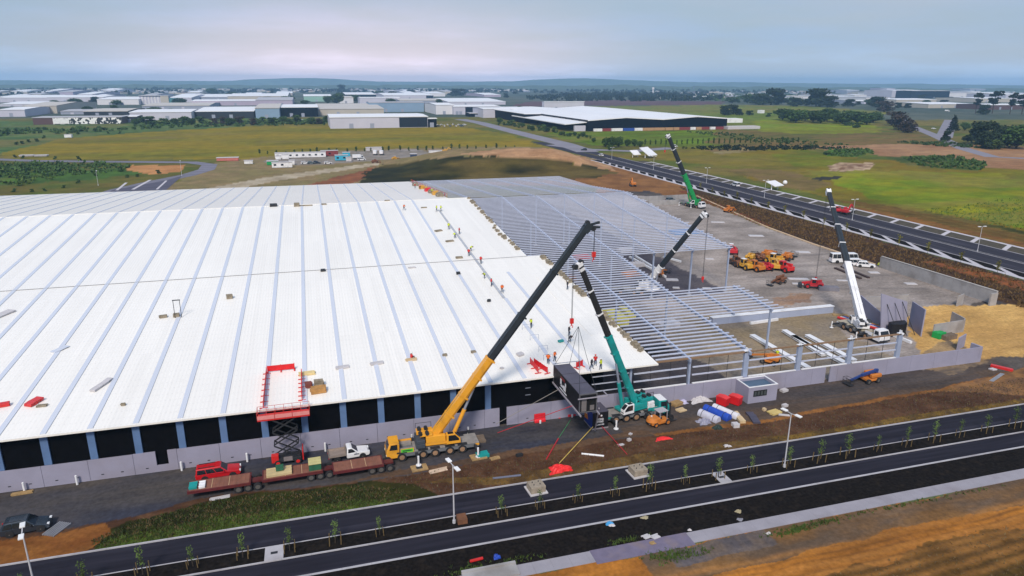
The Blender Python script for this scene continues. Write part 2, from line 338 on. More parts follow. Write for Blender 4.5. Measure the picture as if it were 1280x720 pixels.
# verge between yard and the far road
zone([(150.4,104),(147.6,148),(148.5,176),(151,202),(162,270),(177,300),(173,300),(173,110),(200,60),(150,90)], S(80,58,42), S(60,45,31), 4, 1.2, 1.6)
zone([(160,110),(164,112),(161,205),(166,285),(170,300),(171,240),(166,150)], S(60,42,29), S(78,60,38), 3, 1)
zone([(151,205),(154,203),(166,285),(163,288)], S(140,76,44), S(112,62,42), 3, .8)
zone([(166,60),(171,60),(171,135),(166,150),(163,150)], S(150,90,50), S(120,74,48), 3, .8)
zone([(207.5,60),(216,60),(214,215),(210,230),(207.5,230)], S(140,92,44), S(120,80,42), 5, 1.2)
zone([(216,60),(228,60),(226,230),(214,250),(214,215)], S(114,82,36), S(94,74,28), 5, 1.5)
zone([(228,60),(233,60),(231,215),(226,215)], S(54,56,20), S(76,80,26), 4, 1.5)
# near side of the road
zone([(-60,30),(160,20),(160,56.4),(-60,56.4)], S(188,122,50), S(146,94,42), 3.5, .6, .3)
zone([(30,50.5),(60,52.2),(120,52),(120,56.3),(30,56.3)], S(124,92,58), S(104,86,70), 2, .6, .35)
zone([(33,53.4),(46,53.8),(46,56.3),(33,56.2)], S(92,86,88), S(112,98,88), 1.5, .6)
zone([(25,30),(120,30),(100,44),(70,49.5),(45,47.5),(36,43)], S(78,58,26), S(112,80,38), 1.6, .9)
zone([(36,20),(140,20),(110,40),(70,45),(52,43)], S(70,56,22), S(96,72,30), 1.2, .9)

def build_ground():
    hd = YAW
    az = np.concatenate([np.linspace(-math.pi, -R(54), 40)[:-1], np.linspace(-R(54), R(54), 900), np.linspace(R(54), math.pi, 40)[1:]])+hd
    v = np.concatenate([np.linspace(1500, 760, 24)[:-1], np.arange(760, 175, -1.3), np.arange(175, 108, -0.8)])
    dep = PITCH+np.arctan((v-360)/FPX); rad = CAM_H/np.tan(np.maximum(dep, R(0.1)))
    rad = np.concatenate([rad[rad < 9000], [11000, 16000, 30000]])
    rad = np.concatenate([[3.0, 10.0], rad[rad > 12]])
    A, RR = np.meshgrid(az, rad); x = RR*np.sin(A); y = RR*np.cos(A)
    na, nr = len(az), len(rad)
    h = mound_h(x, y)
    far = np.clip((RR-400)/2000, 0, 1)
    h = np.where(RR > 1200, h+0*far, h)
    xf, yf = x.ravel(), y.ravel()
    ca = np.empty((xf.size, 3)); ca[:] = S(96,106,72)[:3]
    d = np.hypot(xf, yf)
    n1 = fbm(xf, yf, 1.0, 21, 2)-.5; n2 = fbm(xf, yf, 1.0, 22, 2)-.5
    big1 = fbm(xf, yf, 30, 31, 3)-.5; big2 = fbm(xf, yf, 30, 32, 3)-.5
    m1 = fbm(xf, yf, 5, 41, 4)-.5; m2 = fbm(xf, yf, 5, 42, 4)-.5
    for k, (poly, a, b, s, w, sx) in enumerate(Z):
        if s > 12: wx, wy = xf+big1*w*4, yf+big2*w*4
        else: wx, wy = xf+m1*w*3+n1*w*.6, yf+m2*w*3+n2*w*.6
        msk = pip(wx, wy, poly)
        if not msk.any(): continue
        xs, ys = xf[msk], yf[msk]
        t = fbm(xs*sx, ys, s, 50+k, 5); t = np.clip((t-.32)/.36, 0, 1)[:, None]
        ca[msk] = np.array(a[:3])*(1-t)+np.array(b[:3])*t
    # wheel ruts on the near dirt and in the sand
    def rut(x0, y0, dx, dy, wd, col, amt, lim):
        nonlocal ca
        L_ = math.hypot(dx, dy); ux, uy = dx/L_, dy/L_
        s_ = (xf-x0)*ux+(yf-y0)*uy; off = (xf-x0)*-uy+(yf-y0)*ux+.5*np.sin(s_/23.0)+m1*.7
        k = np.exp(-(off/wd)**2)*((s_ > 0) & (s_ < L_))*amt*(0.5+fbm(xf, yf, 4, 77, 2)); k = np.clip(k, 0, 1)[:, None]
        ca = ca*(1-k)+np.array(col[:3])*k
    for q, (yy, sl) in enumerate([(50.0,.02),(48.6,.025),(46.4,.05),(44.8,.05),(52.6,.01),(42.5,.07)]):
        rut(24, yy-1.5, 95, 95*sl, .22, S(84,62,40), .45, 0); rut(24, yy-2.3, 95, 95*sl, .16, S(94,68,44), .35, 0); rut(24, yy-.6, 95, 95*sl, .45, S(178,124,66), .45, 0)
    for q in range(7): rut(112+q*2, 88-q*.4+q*2.2, 50, 12-q*3, .8, S(170,132,82), .35, 0)
    for q in range(5): rut(-60, 82.2+q*1.0, 168, .4, .35, S(74,72,74), .55, 0)
    for q in range(5): rut(100+q*3, 130+q*9, 40, -14+q*3, .9, S(112,106,104), .5, 0)
    for q in range(4): rut(215+q*5, 310, -6, -170, 1.2, S(120,104,52), .5, 0)
    veg = ((ca[:,1] > ca[:,0]*.80) & (ca[:,2] < ca[:,1]*.6) & (d > 150)); q = .66+.68*fbm(xf*.6, yf, 24, 91, 5); q2 = .80+.40*fbm(xf, yf, 6, 95, 3); ca = np.where(veg[:,None], ca*(q*q2)[:,None], ca)
    br = np.clip((fbm(xf*.5, yf, 34, 101, 4)-.56)/.12, 0, 1)*veg*.45; ca = ca*(1-br[:,None])+np.array(S(138,116,62)[:3])*br[:,None]
    lum = ca @ np.array([.25,.65,.10]); ca = np.clip(lum[:,None]+(ca-lum[:,None])*1.0, 0.002, 1)
    nv = na*nr; verts = np.column_stack([xf, yf, h.ravel()])
    i = np.arange((nr-1)*(na-1)); r_, c_ = i//(na-1), i % (na-1)
    a0 = r_*na+c_; quads = np.column_stack([a0, a0+1, a0+na+1, a0+na])
    me = bpy.data.meshes.new('ground'); me.vertices.add(nv); me.vertices.foreach_set('co', verts.ravel())
    me.loops.add(quads.size); me.loops.foreach_set('vertex_index', quads.ravel().astype(np.int32))
    me.polygons.add(len(quads)); me.polygons.foreach_set('loop_start', (np.arange(len(quads))*4).astype(np.int32))
    me.polygons.foreach_set('use_smooth', [True]*len(quads))
    me.update(calc_edges=True)
    at_ = me.color_attributes.new('soil', 'FLOAT_COLOR', 'POINT')
    at_.data.foreach_set('color', np.column_stack([ca, np.ones(nv)]).ravel().astype(np.float32))
    o = bpy.data.objects.new('ground', me); COL.objects.link(o); tag(o, kind='structure')
    m = bpy.data.materials.new('soil_and_grass'); m.use_nodes = True; t = m.node_tree; n = t.nodes; l = t.links; b = n['Principled BSDF']
    b.inputs['Roughness'].default_value = 0.95; b.inputs['Specular IOR Level'].default_value = 0.1
    ac = n.new('ShaderNodeAttribute'); ac.attribute_name = 'soil'
    tc = n.new('ShaderNodeTexCoord')
    def nz(sc, det, lo, hi, st=(1,1,1)):
        mp = n.new('ShaderNodeMapping'); mp.inputs['Scale'].default_value = st; l.new(tc.outputs['Object'], mp.inputs[0])
        q = n.new('ShaderNodeTexNoise'); q.inputs['Scale'].default_value = sc; q.inputs['Detail'].default_value = det; q.inputs['Roughness'].default_value = .65; l.new(mp.outputs[0], q.inputs[0])
        r = n.new('ShaderNodeMapRange'); r.inputs['From Min'].default_value = .3; r.inputs['From Max'].default_value = .7; r.inputs['To Min'].default_value = lo; r.inputs['To Max'].default_value = hi
        l.new(q.outputs[0], r.inputs[0]); return r.outputs[0], q.outputs[0]
    f1, h1 = nz(1.6, 7, .72, 1.28); f2, _ = nz(0.09, 6, .78, 1.22); f3, _ = nz(0.5, 5, .86, 1.14, (.25, 1, 1))
    mm = n.new('ShaderNodeMath'); mm.operation = 'MULTIPLY'; l.new(f1, mm.inputs[0]); l.new(f2, mm.inputs[1])
    m2_ = n.new('ShaderNodeMath'); m2_.operation = 'MULTIPLY'; l.new(mm.outputs[0], m2_.inputs[0]); l.new(f3, m2_.inputs[1])
    vm = n.new('ShaderNodeVectorMath'); vm.operation = 'SCALE'; l.new(ac.outputs['Color'], vm.inputs[0]); l.new(m2_.outputs[0], vm.inputs['Scale'])
    l.new(vm.outputs[0], b.inputs['Base Color'])
    bp = n.new('ShaderNodeBump'); bp.inputs['Strength'].default_value = .35; bp.inputs['Distance'].default_value = .12; l.new(h1, bp.inputs['Height']); l.new(bp.outputs[0], b.inputs['Normal'])
    me.materials.append(m)
build_ground()

# ---------------------------------------------------------------- roads (sheets over the ground, kerbs real steps)
def asphalt(name, col, streak=(0.05, 1, 1)):
    return mat(name, col, 0.9, 0, 0.30, 1.5, bump=0.15, spec=0.10, stretch=streak, detail=6, dirt=tuple(c*2.4+.008 for c in col[:3])+(1,), dirt_amt=0.55)
ASPH = asphalt('asphalt', (0.020,0.019,0.028,1)); ASPH2 = asphalt('asphalt_far', (0.036,0.034,0.046,1), (1,0.05,1))
MULCH = mat('black_mulch', (0.011,0.009,0.008,1), 0.95, var=0.6, scale=2.5, bump=0.6, spec=0.05, dirt=(0.03,0.022,0.016,1), dirt_amt=0.5)
KERB = mat('kerb_concrete', S(190,187,192,0.8), 0.8, var=0.1, scale=0.8, dirt=S(120,110,110), dirt_amt=0.4)
PATHM = mat('path_concrete', S(160,156,164,0.85), 0.85, var=0.1, scale=0.4, bump=0.05, dirt=S(120,108,112), dirt_amt=0.5)
def st(name, mb, m, **k): return tag(mb.build(name, m, **k), kind='structure')
X0, X1 = -150, 172
b = MB(); b.box(X0, X1, 68.05, 72.35, -.3, .02); st('road', b, ASPH)
b = MB(); b.box(X0, X1, 62.5, 65.5, -.3, .024); st('road', b, ASPH)
b = MB(); b.box(X0, X1, 65.65, 67.92, -.3, .12); st('median', b, MULCH)
b = MB(); b.box(X0, X1, 58.05, 62.2, -.3, .05); st('verge', b, MULCH)
b = MB()
for y0, y1, h in ((72.35,72.55,.14),(67.92,68.05,.15),(65.5,65.65,.15),(62.2,62.5,.07)):
    x = X0
    while x < X1: b.box(x, min(x+2.985, X1), y0, y1, -.3, h); x += 3.0
st('kerb', b, KERB)
b = MB(); x = 3.0
while x < X1: b.box(x, x+1.985, 56.25, 58.03, -.3, .06); x += 2.0
st('footpath', b, PATHM)
b = MB(); b.box(25.5, 37.0, 55.9, 58.1, -.3, .066); st('footpath', b, mat('path_new', S(120,112,134), 0.8, var=0.12, dirt=S(150,130,120), dirt_amt=.4))
# far road running away from the facade on the right
Y0, Y1 = 40, 560
b = MB(); b.box(179.2, 188.3, Y0, Y1, -.3, .03); st('road', b, ASPH2)
b = MB(); b.box(189.5, 198.2, Y0, Y1, -.3, .034); st('road', b, ASPH2)
b = MB(); b.box(188.5, 189.3, Y0, 420, -.3, .12); st('median', b, MULCH)
b = MB()
for x0, x1 in ((188.3,188.5),(189.3,189.5),(179.0,179.2),(198.2,198.45)): b.box(x0, x1, Y0, 430, -.3, .15)
st('kerb', b, KERB)
WCONC = mat('pale_concrete', S(205,200,205,.85), .8, var=.08, scale=.5)
b = MB(); b.box(205.9, 207.4, Y0, 400, -.3, .05)                 # back path and the white cross strips of the far verge
b2 = MB(); y = 66
while y < 396:
    b.add([(198.5,y,.06),(198.5,y+1.5,.06),(205.9,y+5.6,.06),(205.9,y+4.1,.06)], [(0,3,2,1)])
    b2.add([(198.5,y+1.5,.03),(205.9,y+5.6,.03),(205.9,y+15.0,.03),(198.5,y+10.9,.03)], [(0,1,2,3)]); y += 10.9
st('footpath', b, WCONC); st('verge', b2, mat('dark_planting', S(80,72,56,.8), .95, var=.4, scale=.8))
b = MB(); b.box(173.2, 174.9, Y0, 420, -.3, .05); b2 = MB(); y = 60
while y < 410:
    b.add([(174.9,y,.052),(179.0,y+9,.052),(179.0,y+11.2,.052),(174.9,y+3.6,.052)], [(0,1,2,3)])
    b2.add([(174.9,y+3.6,.03),(179.0,y+11.2,.03),(179.0,y+19,.03),(174.9,y+10,.03)], [(0,1,2,3)]); y += 10
b3 = MB(); b3.box(174.9, 179.0, Y0, 420, -.3, .02)
st('footpath', b, mat('path_far', S(196,192,198), .85, var=.1)); st('verge', b3, MULCH)
# intersection and distant roads
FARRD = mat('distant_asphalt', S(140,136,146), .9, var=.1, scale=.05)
def road_strip(pts, wd, z=.03, m=FARRD, nm='road'):
    b = MB(); vs = []
    for i, p in enumerate(pts):
        a = Vector(pts[max(i-1,0)]); c = Vector(pts[min(i+1,len(pts)-1)]); d = (c-a).normalized(); nn = Vector((-d.y, d.x))*wd/2
        vs += [(p[0]+nn.x, p[1]+nn.y, z), (p[0]-nn.x, p[1]-nn.y, z)]
    b.add(vs, [(2*i,2*i+1,2*i+3,2*i+2) for i in range(len(pts)-1)])
    return st(nm, b, m)
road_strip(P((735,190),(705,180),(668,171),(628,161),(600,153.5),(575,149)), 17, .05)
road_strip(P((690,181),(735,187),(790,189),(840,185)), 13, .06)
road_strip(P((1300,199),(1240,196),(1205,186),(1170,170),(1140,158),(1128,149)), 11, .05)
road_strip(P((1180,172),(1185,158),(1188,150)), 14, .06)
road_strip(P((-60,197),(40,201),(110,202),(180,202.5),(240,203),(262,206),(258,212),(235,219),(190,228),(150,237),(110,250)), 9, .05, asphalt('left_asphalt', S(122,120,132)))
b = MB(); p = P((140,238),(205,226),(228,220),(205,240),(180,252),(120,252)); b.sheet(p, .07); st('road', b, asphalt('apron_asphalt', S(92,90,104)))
b = MB()
for (u0,v0,u1,v1,w) in ((188,225,166,237,.7),(158,228.5,146,238,.6),(208,226,196,237,.5)):
    a = Vector(at(u0,v0)); c = Vector(at(u1,v1)); d = (c-a).normalized(); nn = Vector((-d.y,d.x,0))*w
    b.add([a+nn+Vector((0,0,.09)), a-nn+Vector((0,0,.09)), c-nn+Vector((0,0,.09)), c+nn+Vector((0,0,.09))], [(0,1,2,3)])
st('road_marking', b, WCONC)
# far hills on the horizon
def hills():
    b = MB(); n = 260
    def ridge(dist, a0, a1, hf, th, nm, col):
        b = MB(); vs = []
        for i in range(n+1):
            a = a0+(a1-a0)*i/n; h = hf(math.degrees(a))
            for k, (dd, hh) in enumerate(((-900,0),(-420,.55),(0,1),(500,.5),(1100,0))):
                r = dist+dd*th; vs.append((r*math.sin(a+YAW), r*math.cos(a+YAW), -4+(h+4)*hh))
        b.add(vs, [(i*5+k, i*5+k+1, (i+1)*5+k+1, (i+1)*5+k) for i in range(n) for k in range(4)])
        return tag(b.build(nm, mat('hill_woods_%d' % int(dist), col, .95, var=.3, scale=.01), smooth=True), kind='structure')
    def nz(t, s): return float(vnoise(np.array([t]), np.array([0.0]), s, 3)[0])
    ridge(8700, -R(60), R(60), lambda a: 30+16*nz(a,9)+14*nz(a,2.2)+6*nz(a,.7)+34*math.exp(-((a+16)/4)**2)+44*math.exp(-((a-5)/6)**2)-14*max(0,(a-18)/20), .6, 'hills', S(96,112,92))
    ridge(5200, -R(60), R(60), lambda a: 6+14*nz(a+40,6)+12*nz(a,1.1)+9*nz(a+9,.35), .7, 'hills', S(80,98,76))
hills()
# ---------------------------------------------------------------- the warehouse under construction
def ribbed(name, col, pitch=0.30, axis='X', rough=0.4, depth=0.35, var=0.03, dirt=None, da=0.0, screws=False):
    m = mat(name, col, rough, 0.0, var, 0.05, spec=0.3, dirt=dirt, dirt_amt=da); t = m.node_tree; n = t.nodes; l = t.links; b = n['Principled BSDF']
    if any(x.type == 'TEX_WAVE' for x in n): return m
    w = n.new('ShaderNodeTexWave'); w.wave_type = 'BANDS'; w.bands_direction = axis; w.wave_profile = 'SIN'; w.inputs['Scale'].default_value = 2*math.pi/pitch/20.0
    tc = n.new('ShaderNodeTexCoord'); l.new(tc.outputs['Object'], w.inputs[0])
    if screws:
        w2 = n.new('ShaderNodeTexWave'); w2.wave_type = 'BANDS'; w2.bands_direction = 'Y'; w2.inputs['Scale'].default_value = 2*math.pi/1.7/20.0; l.new(tc.outputs['Object'], w2.inputs[0])
        a1 = n.new('ShaderNodeMapRange'); a1.inputs['From Min'].default_value = .90; a1.inputs['From Max'].default_value = 1.0; l.new(w2.outputs[0], a1.inputs[0])
        w3 = n.new('ShaderNodeTexWave'); w3.wave_type = 'BANDS'; w3.bands_direction = 'X'; w3.inputs['Scale'].default_value = 2*math.pi/.6/20.0; l.new(tc.outputs['Object'], w3.inputs[0])
        a2 = n.new('ShaderNodeMapRange'); a2.inputs['From Min'].default_value = .55; a2.inputs['From Max'].default_value = .9; l.new(w3.outputs[0], a2.inputs[0])
        mu = n.new('ShaderNodeMath'); mu.operation = 'MULTIPLY'; l.new(a1.outputs[0], mu.inputs[0]); l.new(a2.outputs[0], mu.inputs[1])
        mu2 = n.new('ShaderNodeMath'); mu2.operation = 'MULTIPLY'; mu2.inputs[1].default_value = .15; l.new(mu.outputs[0], mu2.inputs[0])
        src = b.inputs['Base Color'].links[0].from_socket; mx = n.new('ShaderNodeMix'); mx.data_type = 'RGBA'; l.new(mu2.outputs[0], mx.inputs[0]); l.new(src, mx.inputs[6]); mx.inputs[7].default_value = (.35,.35,.36,1); l.new(mx.outputs[2], b.inputs['Base Color'])
    if screws:
        # each sheet a touch different, with scuffs where people have walked
        sx_ = n.new('ShaderNodeSeparateXYZ'); l.new(tc.outputs['Object'], sx_.inputs[0])
        fl = n.new('ShaderNodeMath'); fl.operation = 'SNAP'; fl.inputs[1].default_value = .8; l.new(sx_.outputs[0], fl.inputs[0])
        f2 = n.new('ShaderNodeMath'); f2.operation = 'SNAP'; f2.inputs[1].default_value = 27.0; l.new(sx_.outputs[1], f2.inputs[0])
        cb = n.new('ShaderNodeCombineXYZ'); l.new(fl.outputs[0], cb.inputs[0]); l.new(f2.outputs[0], cb.inputs[1])
        wn = n.new('ShaderNodeTexWhiteNoise'); wn.noise_dimensions = '2D'; l.new(cb.outputs[0], wn.inputs['Vector'])
        r3 = n.new('ShaderNodeMapRange'); r3.inputs['To Min'].default_value = .97; r3.inputs['To Max'].default_value = 1.02; l.new(wn.outputs[0], r3.inputs[0])
        sc_ = n.new('ShaderNodeTexNoise'); sc_.inputs['Scale'].default_value = .55; sc_.inputs['Detail'].default_value = 8; sc_.inputs['Roughness'].default_value = .75; l.new(tc.outputs['Object'], sc_.inputs[0])
        r4 = n.new('ShaderNodeMapRange'); r4.inputs['From Min'].default_value = .58; r4.inputs['From Max'].default_value = .75; r4.inputs['To Min'].default_value = 1.0; r4.inputs['To Max'].default_value = .92; l.new(sc_.outputs[0], r4.inputs[0])
        m5 = n.new('ShaderNodeMath'); m5.operation = 'MULTIPLY'; l.new(r3.outputs[0], m5.inputs[0]); l.new(r4.outputs[0], m5.inputs[1])
        src = b.inputs['Base Color'].links[0].from_socket; vs_ = n.new('ShaderNodeVectorMath'); vs_.operation = 'SCALE'; l.new(src, vs_.inputs[0]); l.new(m5.outputs[0], vs_.inputs['Scale']); l.new(vs_.outputs[0], b.inputs['Base Color'])
    bp = n.new('ShaderNodeBump'); bp.inputs['Strength'].default_value = depth; bp.inputs['Distance'].default_value = 0.04; l.new(w.outputs[0], bp.inputs['Height']); l.new(bp.outputs[0], b.inputs['Normal'])
    return m
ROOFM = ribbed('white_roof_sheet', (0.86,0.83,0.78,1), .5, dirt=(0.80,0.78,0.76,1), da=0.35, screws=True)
ROOFB = ribbed('white_roof_sheet_shaded', (0.78,0.735,0.68,1), .5)  # same white sheet, darker: the back slope's shade put into its colour
SKYL = ribbed('translucent_strip', (0.60,0.635,0.72,1), .25, rough=.25)
COLM = mat('blue_grey_steel', (0.125,0.215,0.40,1), 0.5, 0.2, var=0.1, scale=.6)
COLM2 = mat('pale_blue_steel', (0.36,0.42,0.56,1), 0.5, 0.2, var=0.08)
PURM = mat('purlin_galv', (0.60,0.635,0.76,1), 0.45, 0.25, var=0.08)
INFILL = mat('opening_shade', (0.004,0.004,0.005,1), 0.9, var=.3, spec=.03)  # near-black sheet: darkness of the unlit interior put into a colour
SEAM = mat('seam_flashing', (0.22,0.22,0.23,1), .6)
XL = -150.0
STEP = [(EAVE_Y-.25, 141.25, 48.3), (141.25, CREST_Y, 44.3)]
shed = empty('warehouse', (0,0,0), 0, 'huge white ribbed roof warehouse under construction with bare steel frame on its right', 'warehouse')
b = MB()
for i, (y0, y1, x1) in enumerate(STEP):
    z0, z1 = roof_z(y0), roof_z(y1); dz = .03*i
    b.add([(XL,y0,z0-.22),(x1,y0,z0-.22),(x1,y1+.02*i,z1-.22),(XL,y1,z1-.22),(XL,y0,z0+dz),(x1,y0,z0+dz),(x1,y1,z1+dz),(XL,y1,z1+dz)],
          [(0,3,2,1),(4,5,6,7),(0,1,5,4),(1,2,6,5),(2,3,7,6),(3,0,4,7)])
b.build('roof', ROOFM, shed)
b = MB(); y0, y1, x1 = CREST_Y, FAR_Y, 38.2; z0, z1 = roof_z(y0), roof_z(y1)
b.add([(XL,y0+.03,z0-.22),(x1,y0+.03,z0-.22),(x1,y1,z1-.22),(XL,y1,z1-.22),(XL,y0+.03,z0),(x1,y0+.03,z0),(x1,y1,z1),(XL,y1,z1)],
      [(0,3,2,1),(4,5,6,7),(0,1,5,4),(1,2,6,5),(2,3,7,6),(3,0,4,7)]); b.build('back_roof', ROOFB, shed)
b = MB(); b.box(XL, 44.3, 141.12, 141.3, roof_z(141.2)+.03, roof_z(141.2)+.065); b.build('lap_flashing', SEAM, shed)
b = MB(); b.box(XL, 44.3, CREST_Y-.25, CREST_Y+.25, CREST_Z+.02, CREST_Z+.1); b.build('ridge_cap', ROOFM, shed)
b = MB(); b.box(XL, 48.3, EAVE_Y-.42, EAVE_Y-.252, EAVE_Z-.24, EAVE_Z+.0); b.build('gutter', ROOFM, shed)
xs = [27.27-5.05*k for k in range(0, 36)]
def strip(x, ya, yb, w=.64, name='skylight_strip', m=SKYL):
    b = MB(); segs = []
    if ya < CREST_Y: segs.append((ya, min(yb, CREST_Y-.3)))
    if yb > CREST_Y: segs.append((max(ya, CREST_Y+.3), yb))
    for a, c in segs:
        k = .035 if a < CREST_Y else .012; ww = w if a < CREST_Y else .45
        if a < 141.2 < c: parts = [(a, 141.05), (141.35, c)]
        else: parts = [(a, c)]
        for p, q in parts:
            zz0, zz1 = roof_z(p)+k, roof_z(q)+k; h = .06
            b.add([(x-ww/2,p,zz0-.02),(x+ww/2,p,zz0-.02),(x+ww/2,q,zz1-.02),(x-ww/2,q,zz1-.02),(x-ww/2,p,zz0+h),(x+ww/2,p,zz0+h),(x+ww/2,q,zz1+h),(x-ww/2,q,zz1+h)],
                  [(4,5,6,7),(0,1,5,4),(1,2,6,5),(2,3,7,6),(3,0,4,7)])
    return b.build(name, m, shed)
for x in xs: strip(x, EAVE_Y-.1, FAR_Y-.5)
STRIP2 = mat('safety_mesh_strip', (0.42,0.44,0.48,1), .7, var=.2)
strip(32.9, EAVE_Y-.1, 118); strip(32.7, 118, 185, .55, 'safety_mesh_strip', STRIP2)
strip(37.3, EAVE_Y-.1, 132); strip(42.3, 99, 128, .3, 'safety_mesh_strip', ROOFM)
# facade: precast panels, columns, black sheets standing in for the shade inside the open bays
PH = 2.86; edges = []; x = -42.8
pan_x = []
x = -120.6
while x < 113: pan_x.append(x); x += 5.07
def gap(x0, x1): return (x0 < -20.6 < x1 and 'notch') or (x0 < 24.2 < x1 and 'door')
for x0 in pan_x:
    x1 = min(x0+5.03, 113.2); b = MB(); g = None
    if x0 < -20.6 < x1:
        b.box(x0, -21.7, FAC_Y, FAC_Y+.18, 0, PH); b.box(-21.7, -20.3, FAC_Y, FAC_Y+.18, 0, .9); b.box(-20.3, x1, FAC_Y, FAC_Y+.18, 0, PH)
    elif x0 < 24.2 < x1:
        b.box(x0, 23.6, FAC_Y, FAC_Y+.18, 0, PH); b.box(24.7, x1, FAC_Y, FAC_Y+.18, 0, PH)
    elif x0 < 80.2 < x1:
        b.box(x0, 79.8, FAC_Y, FAC_Y+.18, 0, PH); b.box(80.7, x1, FAC_Y, FAC_Y+.18, 0, PH)
    else: b.box(x0, x1, FAC_Y, FAC_Y+.18, 0, PH-rnd.uniform(0,.05))
    o = b.build('concrete_panel', CONC, shed)
    for fx in (.28,.72):
        b = MB()
        if abs(x0+5*fx+20.9) > .8 and abs(x0+5*fx-24.2) > .8 and abs(x0+5*fx-80.2) > .8:
            b.box(x0+5.03*fx-.16, x0+5.03*fx+.16, FAC_Y-.012, FAC_Y+.05, .62, .74)
        if b.v and x0 < 30: b.build('lifting_socket', DSTEEL, o)
b = MB(); b.box(112.9, 113.3, FAC_Y+.19, FAC_Y+2.2, 0, PH); b.build('concrete_panel', CONC, shed)
colx = [27.0-5.05*k for k in range(1, 32)]
for cxx in colx:
    b = MB(); b.box(cxx-.42, cxx+.42, FAC_Y+.14, FAC_Y+.40, PH, EAVE_Z-.3)
    for zz in (4.0, 5.2, 6.4): b.box(cxx-.43, cxx+.43, FAC_Y+.12, FAC_Y+.2, zz, zz+.05)
    b.build('column', COLM, shed)
for a, c in zip(colx+[XL], [31.2]+colx):
    pass
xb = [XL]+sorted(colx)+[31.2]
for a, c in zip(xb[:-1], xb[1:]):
    b = MB(); b.box(a+.03, c-.03, FAC_Y+.42, FAC_Y+.5, .0, EAVE_Z-.26); b.build('shade_infill', INFILL, shed)
b = MB(); b.box(31.2, 44.0, 97.5, 97.7, 0, roof_z(97.6)-.25); b.build('shade_infill', INFILL, shed)
b = MB(); b.box(31.1, 31.25, FAC_Y+.6, 97.4, 0, roof_z(90)-.3); b.build('shade_infill', INFILL, shed)
b = MB(); b.box(48.0, 48.15, 98, 196, 0.0, 6.8); 
b = MB()
for k in range(3): b.box(27.6+.0, 28.4, FAC_Y+.36, FAC_Y+.42, 4.2+k*1.1, 4.28+k*1.1)
b.build('girt', STEEL, shed)
# right part of the facade: portal columns, girts, brown eave beam
pc = [44.3, 54.3, 64.4, 74.4, 84.4, 94.5]
for i, cxx in enumerate(pc):
    w = .16 if i < 2 else .42
    b = MB(); b.box(cxx-w, cxx+w, FAC_Y+.20, FAC_Y+.62, 0, 7.0 if i > 1 else EAVE_Z-.1); o = b.build('column', COLM2, shed)
    if i > 1:
        b = MB(); b.box(cxx-.5, cxx+.5, FAC_Y+.1, FAC_Y+.7, 6.97, 7.25)
        b.cbox((cxx,FAC_Y+.4,7.5),(.12,.5,.5)); b.build('column_cap', WHITE, o)
EAVB = mat('eave_beam_primer', S(150,120,92,.8), .7, var=.15)
for a, c in zip(pc[:-1], pc[1:]):
    w = .55
    for zz in (4.15, 5.45):
        b = MB(); b.box(a+w, c-w, FAC_Y+.25, FAC_Y+.42, zz, zz+.2); b.build('girt', PURM, shed)
    b = MB(); b.box(a+w, c-w, FAC_Y-.02, FAC_Y+.22, PH, PH+.16); b.build('girt', WHITE, shed)
    b = MB(); b.box(a+.02, c-.02, FAC_Y+.1, FAC_Y+.34, 7.0, 7.24); b.build('eave_beam', EAVB, shed)
    for k in (1, 2):
        xx = a+(c-a)*k/3; b = MB(); b.box(xx-.03, xx+.03, FAC_Y+.28, FAC_Y+.34, PH+.2, 6.9); b.build('bracing_rod', DSTEEL, shed)
b = MB()
for zz in (3.4, 4.6, 5.8): b.box(38.0, 44.0, FAC_Y+.25, FAC_Y+.40, zz, zz+.12)
b.build('girt', PURM, shed)
# roof frame: rafters along the slope, purlins across
FR = [(44.3, 141.3, CREST_Y), (54.0, EAVE_Y, CREST_Y), (64.7, EAVE_Y, CREST_Y), (73.8, 138, CREST_Y), (83.6, 138, CREST_Y), (93.4, 138, CREST_Y), (71.4, 102.5, 115.2), (79.4, 102.5, 115.2)]
for x, y0, y1 in FR:
    b = MB(); b.beam((x,y0,roof_z(y0)-.30), (x,y1,roof_z(y1)-.30), .32, .5); b.build('rafter', COLM2, shed)
for x in (44.3, 54.0, 64.0, 73.8, 83.6, 93.4):
    b = MB(); b.beam((x,CREST_Y+.1,CREST_Z-.30), (x,FAR_Y,roof_z(FAR_Y)-.30), .32, .5); b.build('rafter', COLM2, shed)
def purlin(x0, x1, y):
    b = MB(); z = roof_z(y); w = .115; b.box(x0, x1, y-w, y+w, z-(.10 if y < CREST_Y else .0), z+.08)
    return b.build('purlin', PURM, shed)
y = 88.4
while y < CREST_Y-.3:
    xl = 48.5 if y < 141.2 else 44.5
    if y < 102.4: xr = 65.0+rnd.uniform(-.1,.5)
    elif y < 115.3: xr = 80.3+(115-y)*.12
    elif y < 137.6: xr = 65.2+rnd.uniform(-.1,.2)
    else: xr = 93.8+rnd.uniform(-.2,1.0)
    purlin(xl, xr, y); y += 1.3
y = CREST_Y+.6; b = MB()                          # the back slope has too many to part: one mass of the same purlins
while y < FAR_Y:
    z = roof_z(y); b.box(38.4, 93.8+max(0,(y-225)*.16), y-.1, y+.1, z, z+.08); y += 2.35
tag(b.build('purlin', PURM, shed), kind='stuff')
for x, ys in ((44.3,(141.5,169,CREST_Y)),(54,(115,141.5,169,CREST_Y)),(64.7,(115,141.5,169,CREST_Y)),(73.8,(138.6,169,CREST_Y)),(83.6,(138.6,169,CREST_Y)),(93.4,(138.6,169,CREST_Y)),(79.4,(103,))):
    for y in ys:
        b = MB(); b.box(x-.16, x+.16, y-.16, y+.16, 0, roof_z(y)-.55); o = b.build('column', COLM2, shed)
        b = MB(); b.cbox((x,y,.08),(.9,.9,.16)); b.build('footing', CONC2, o)
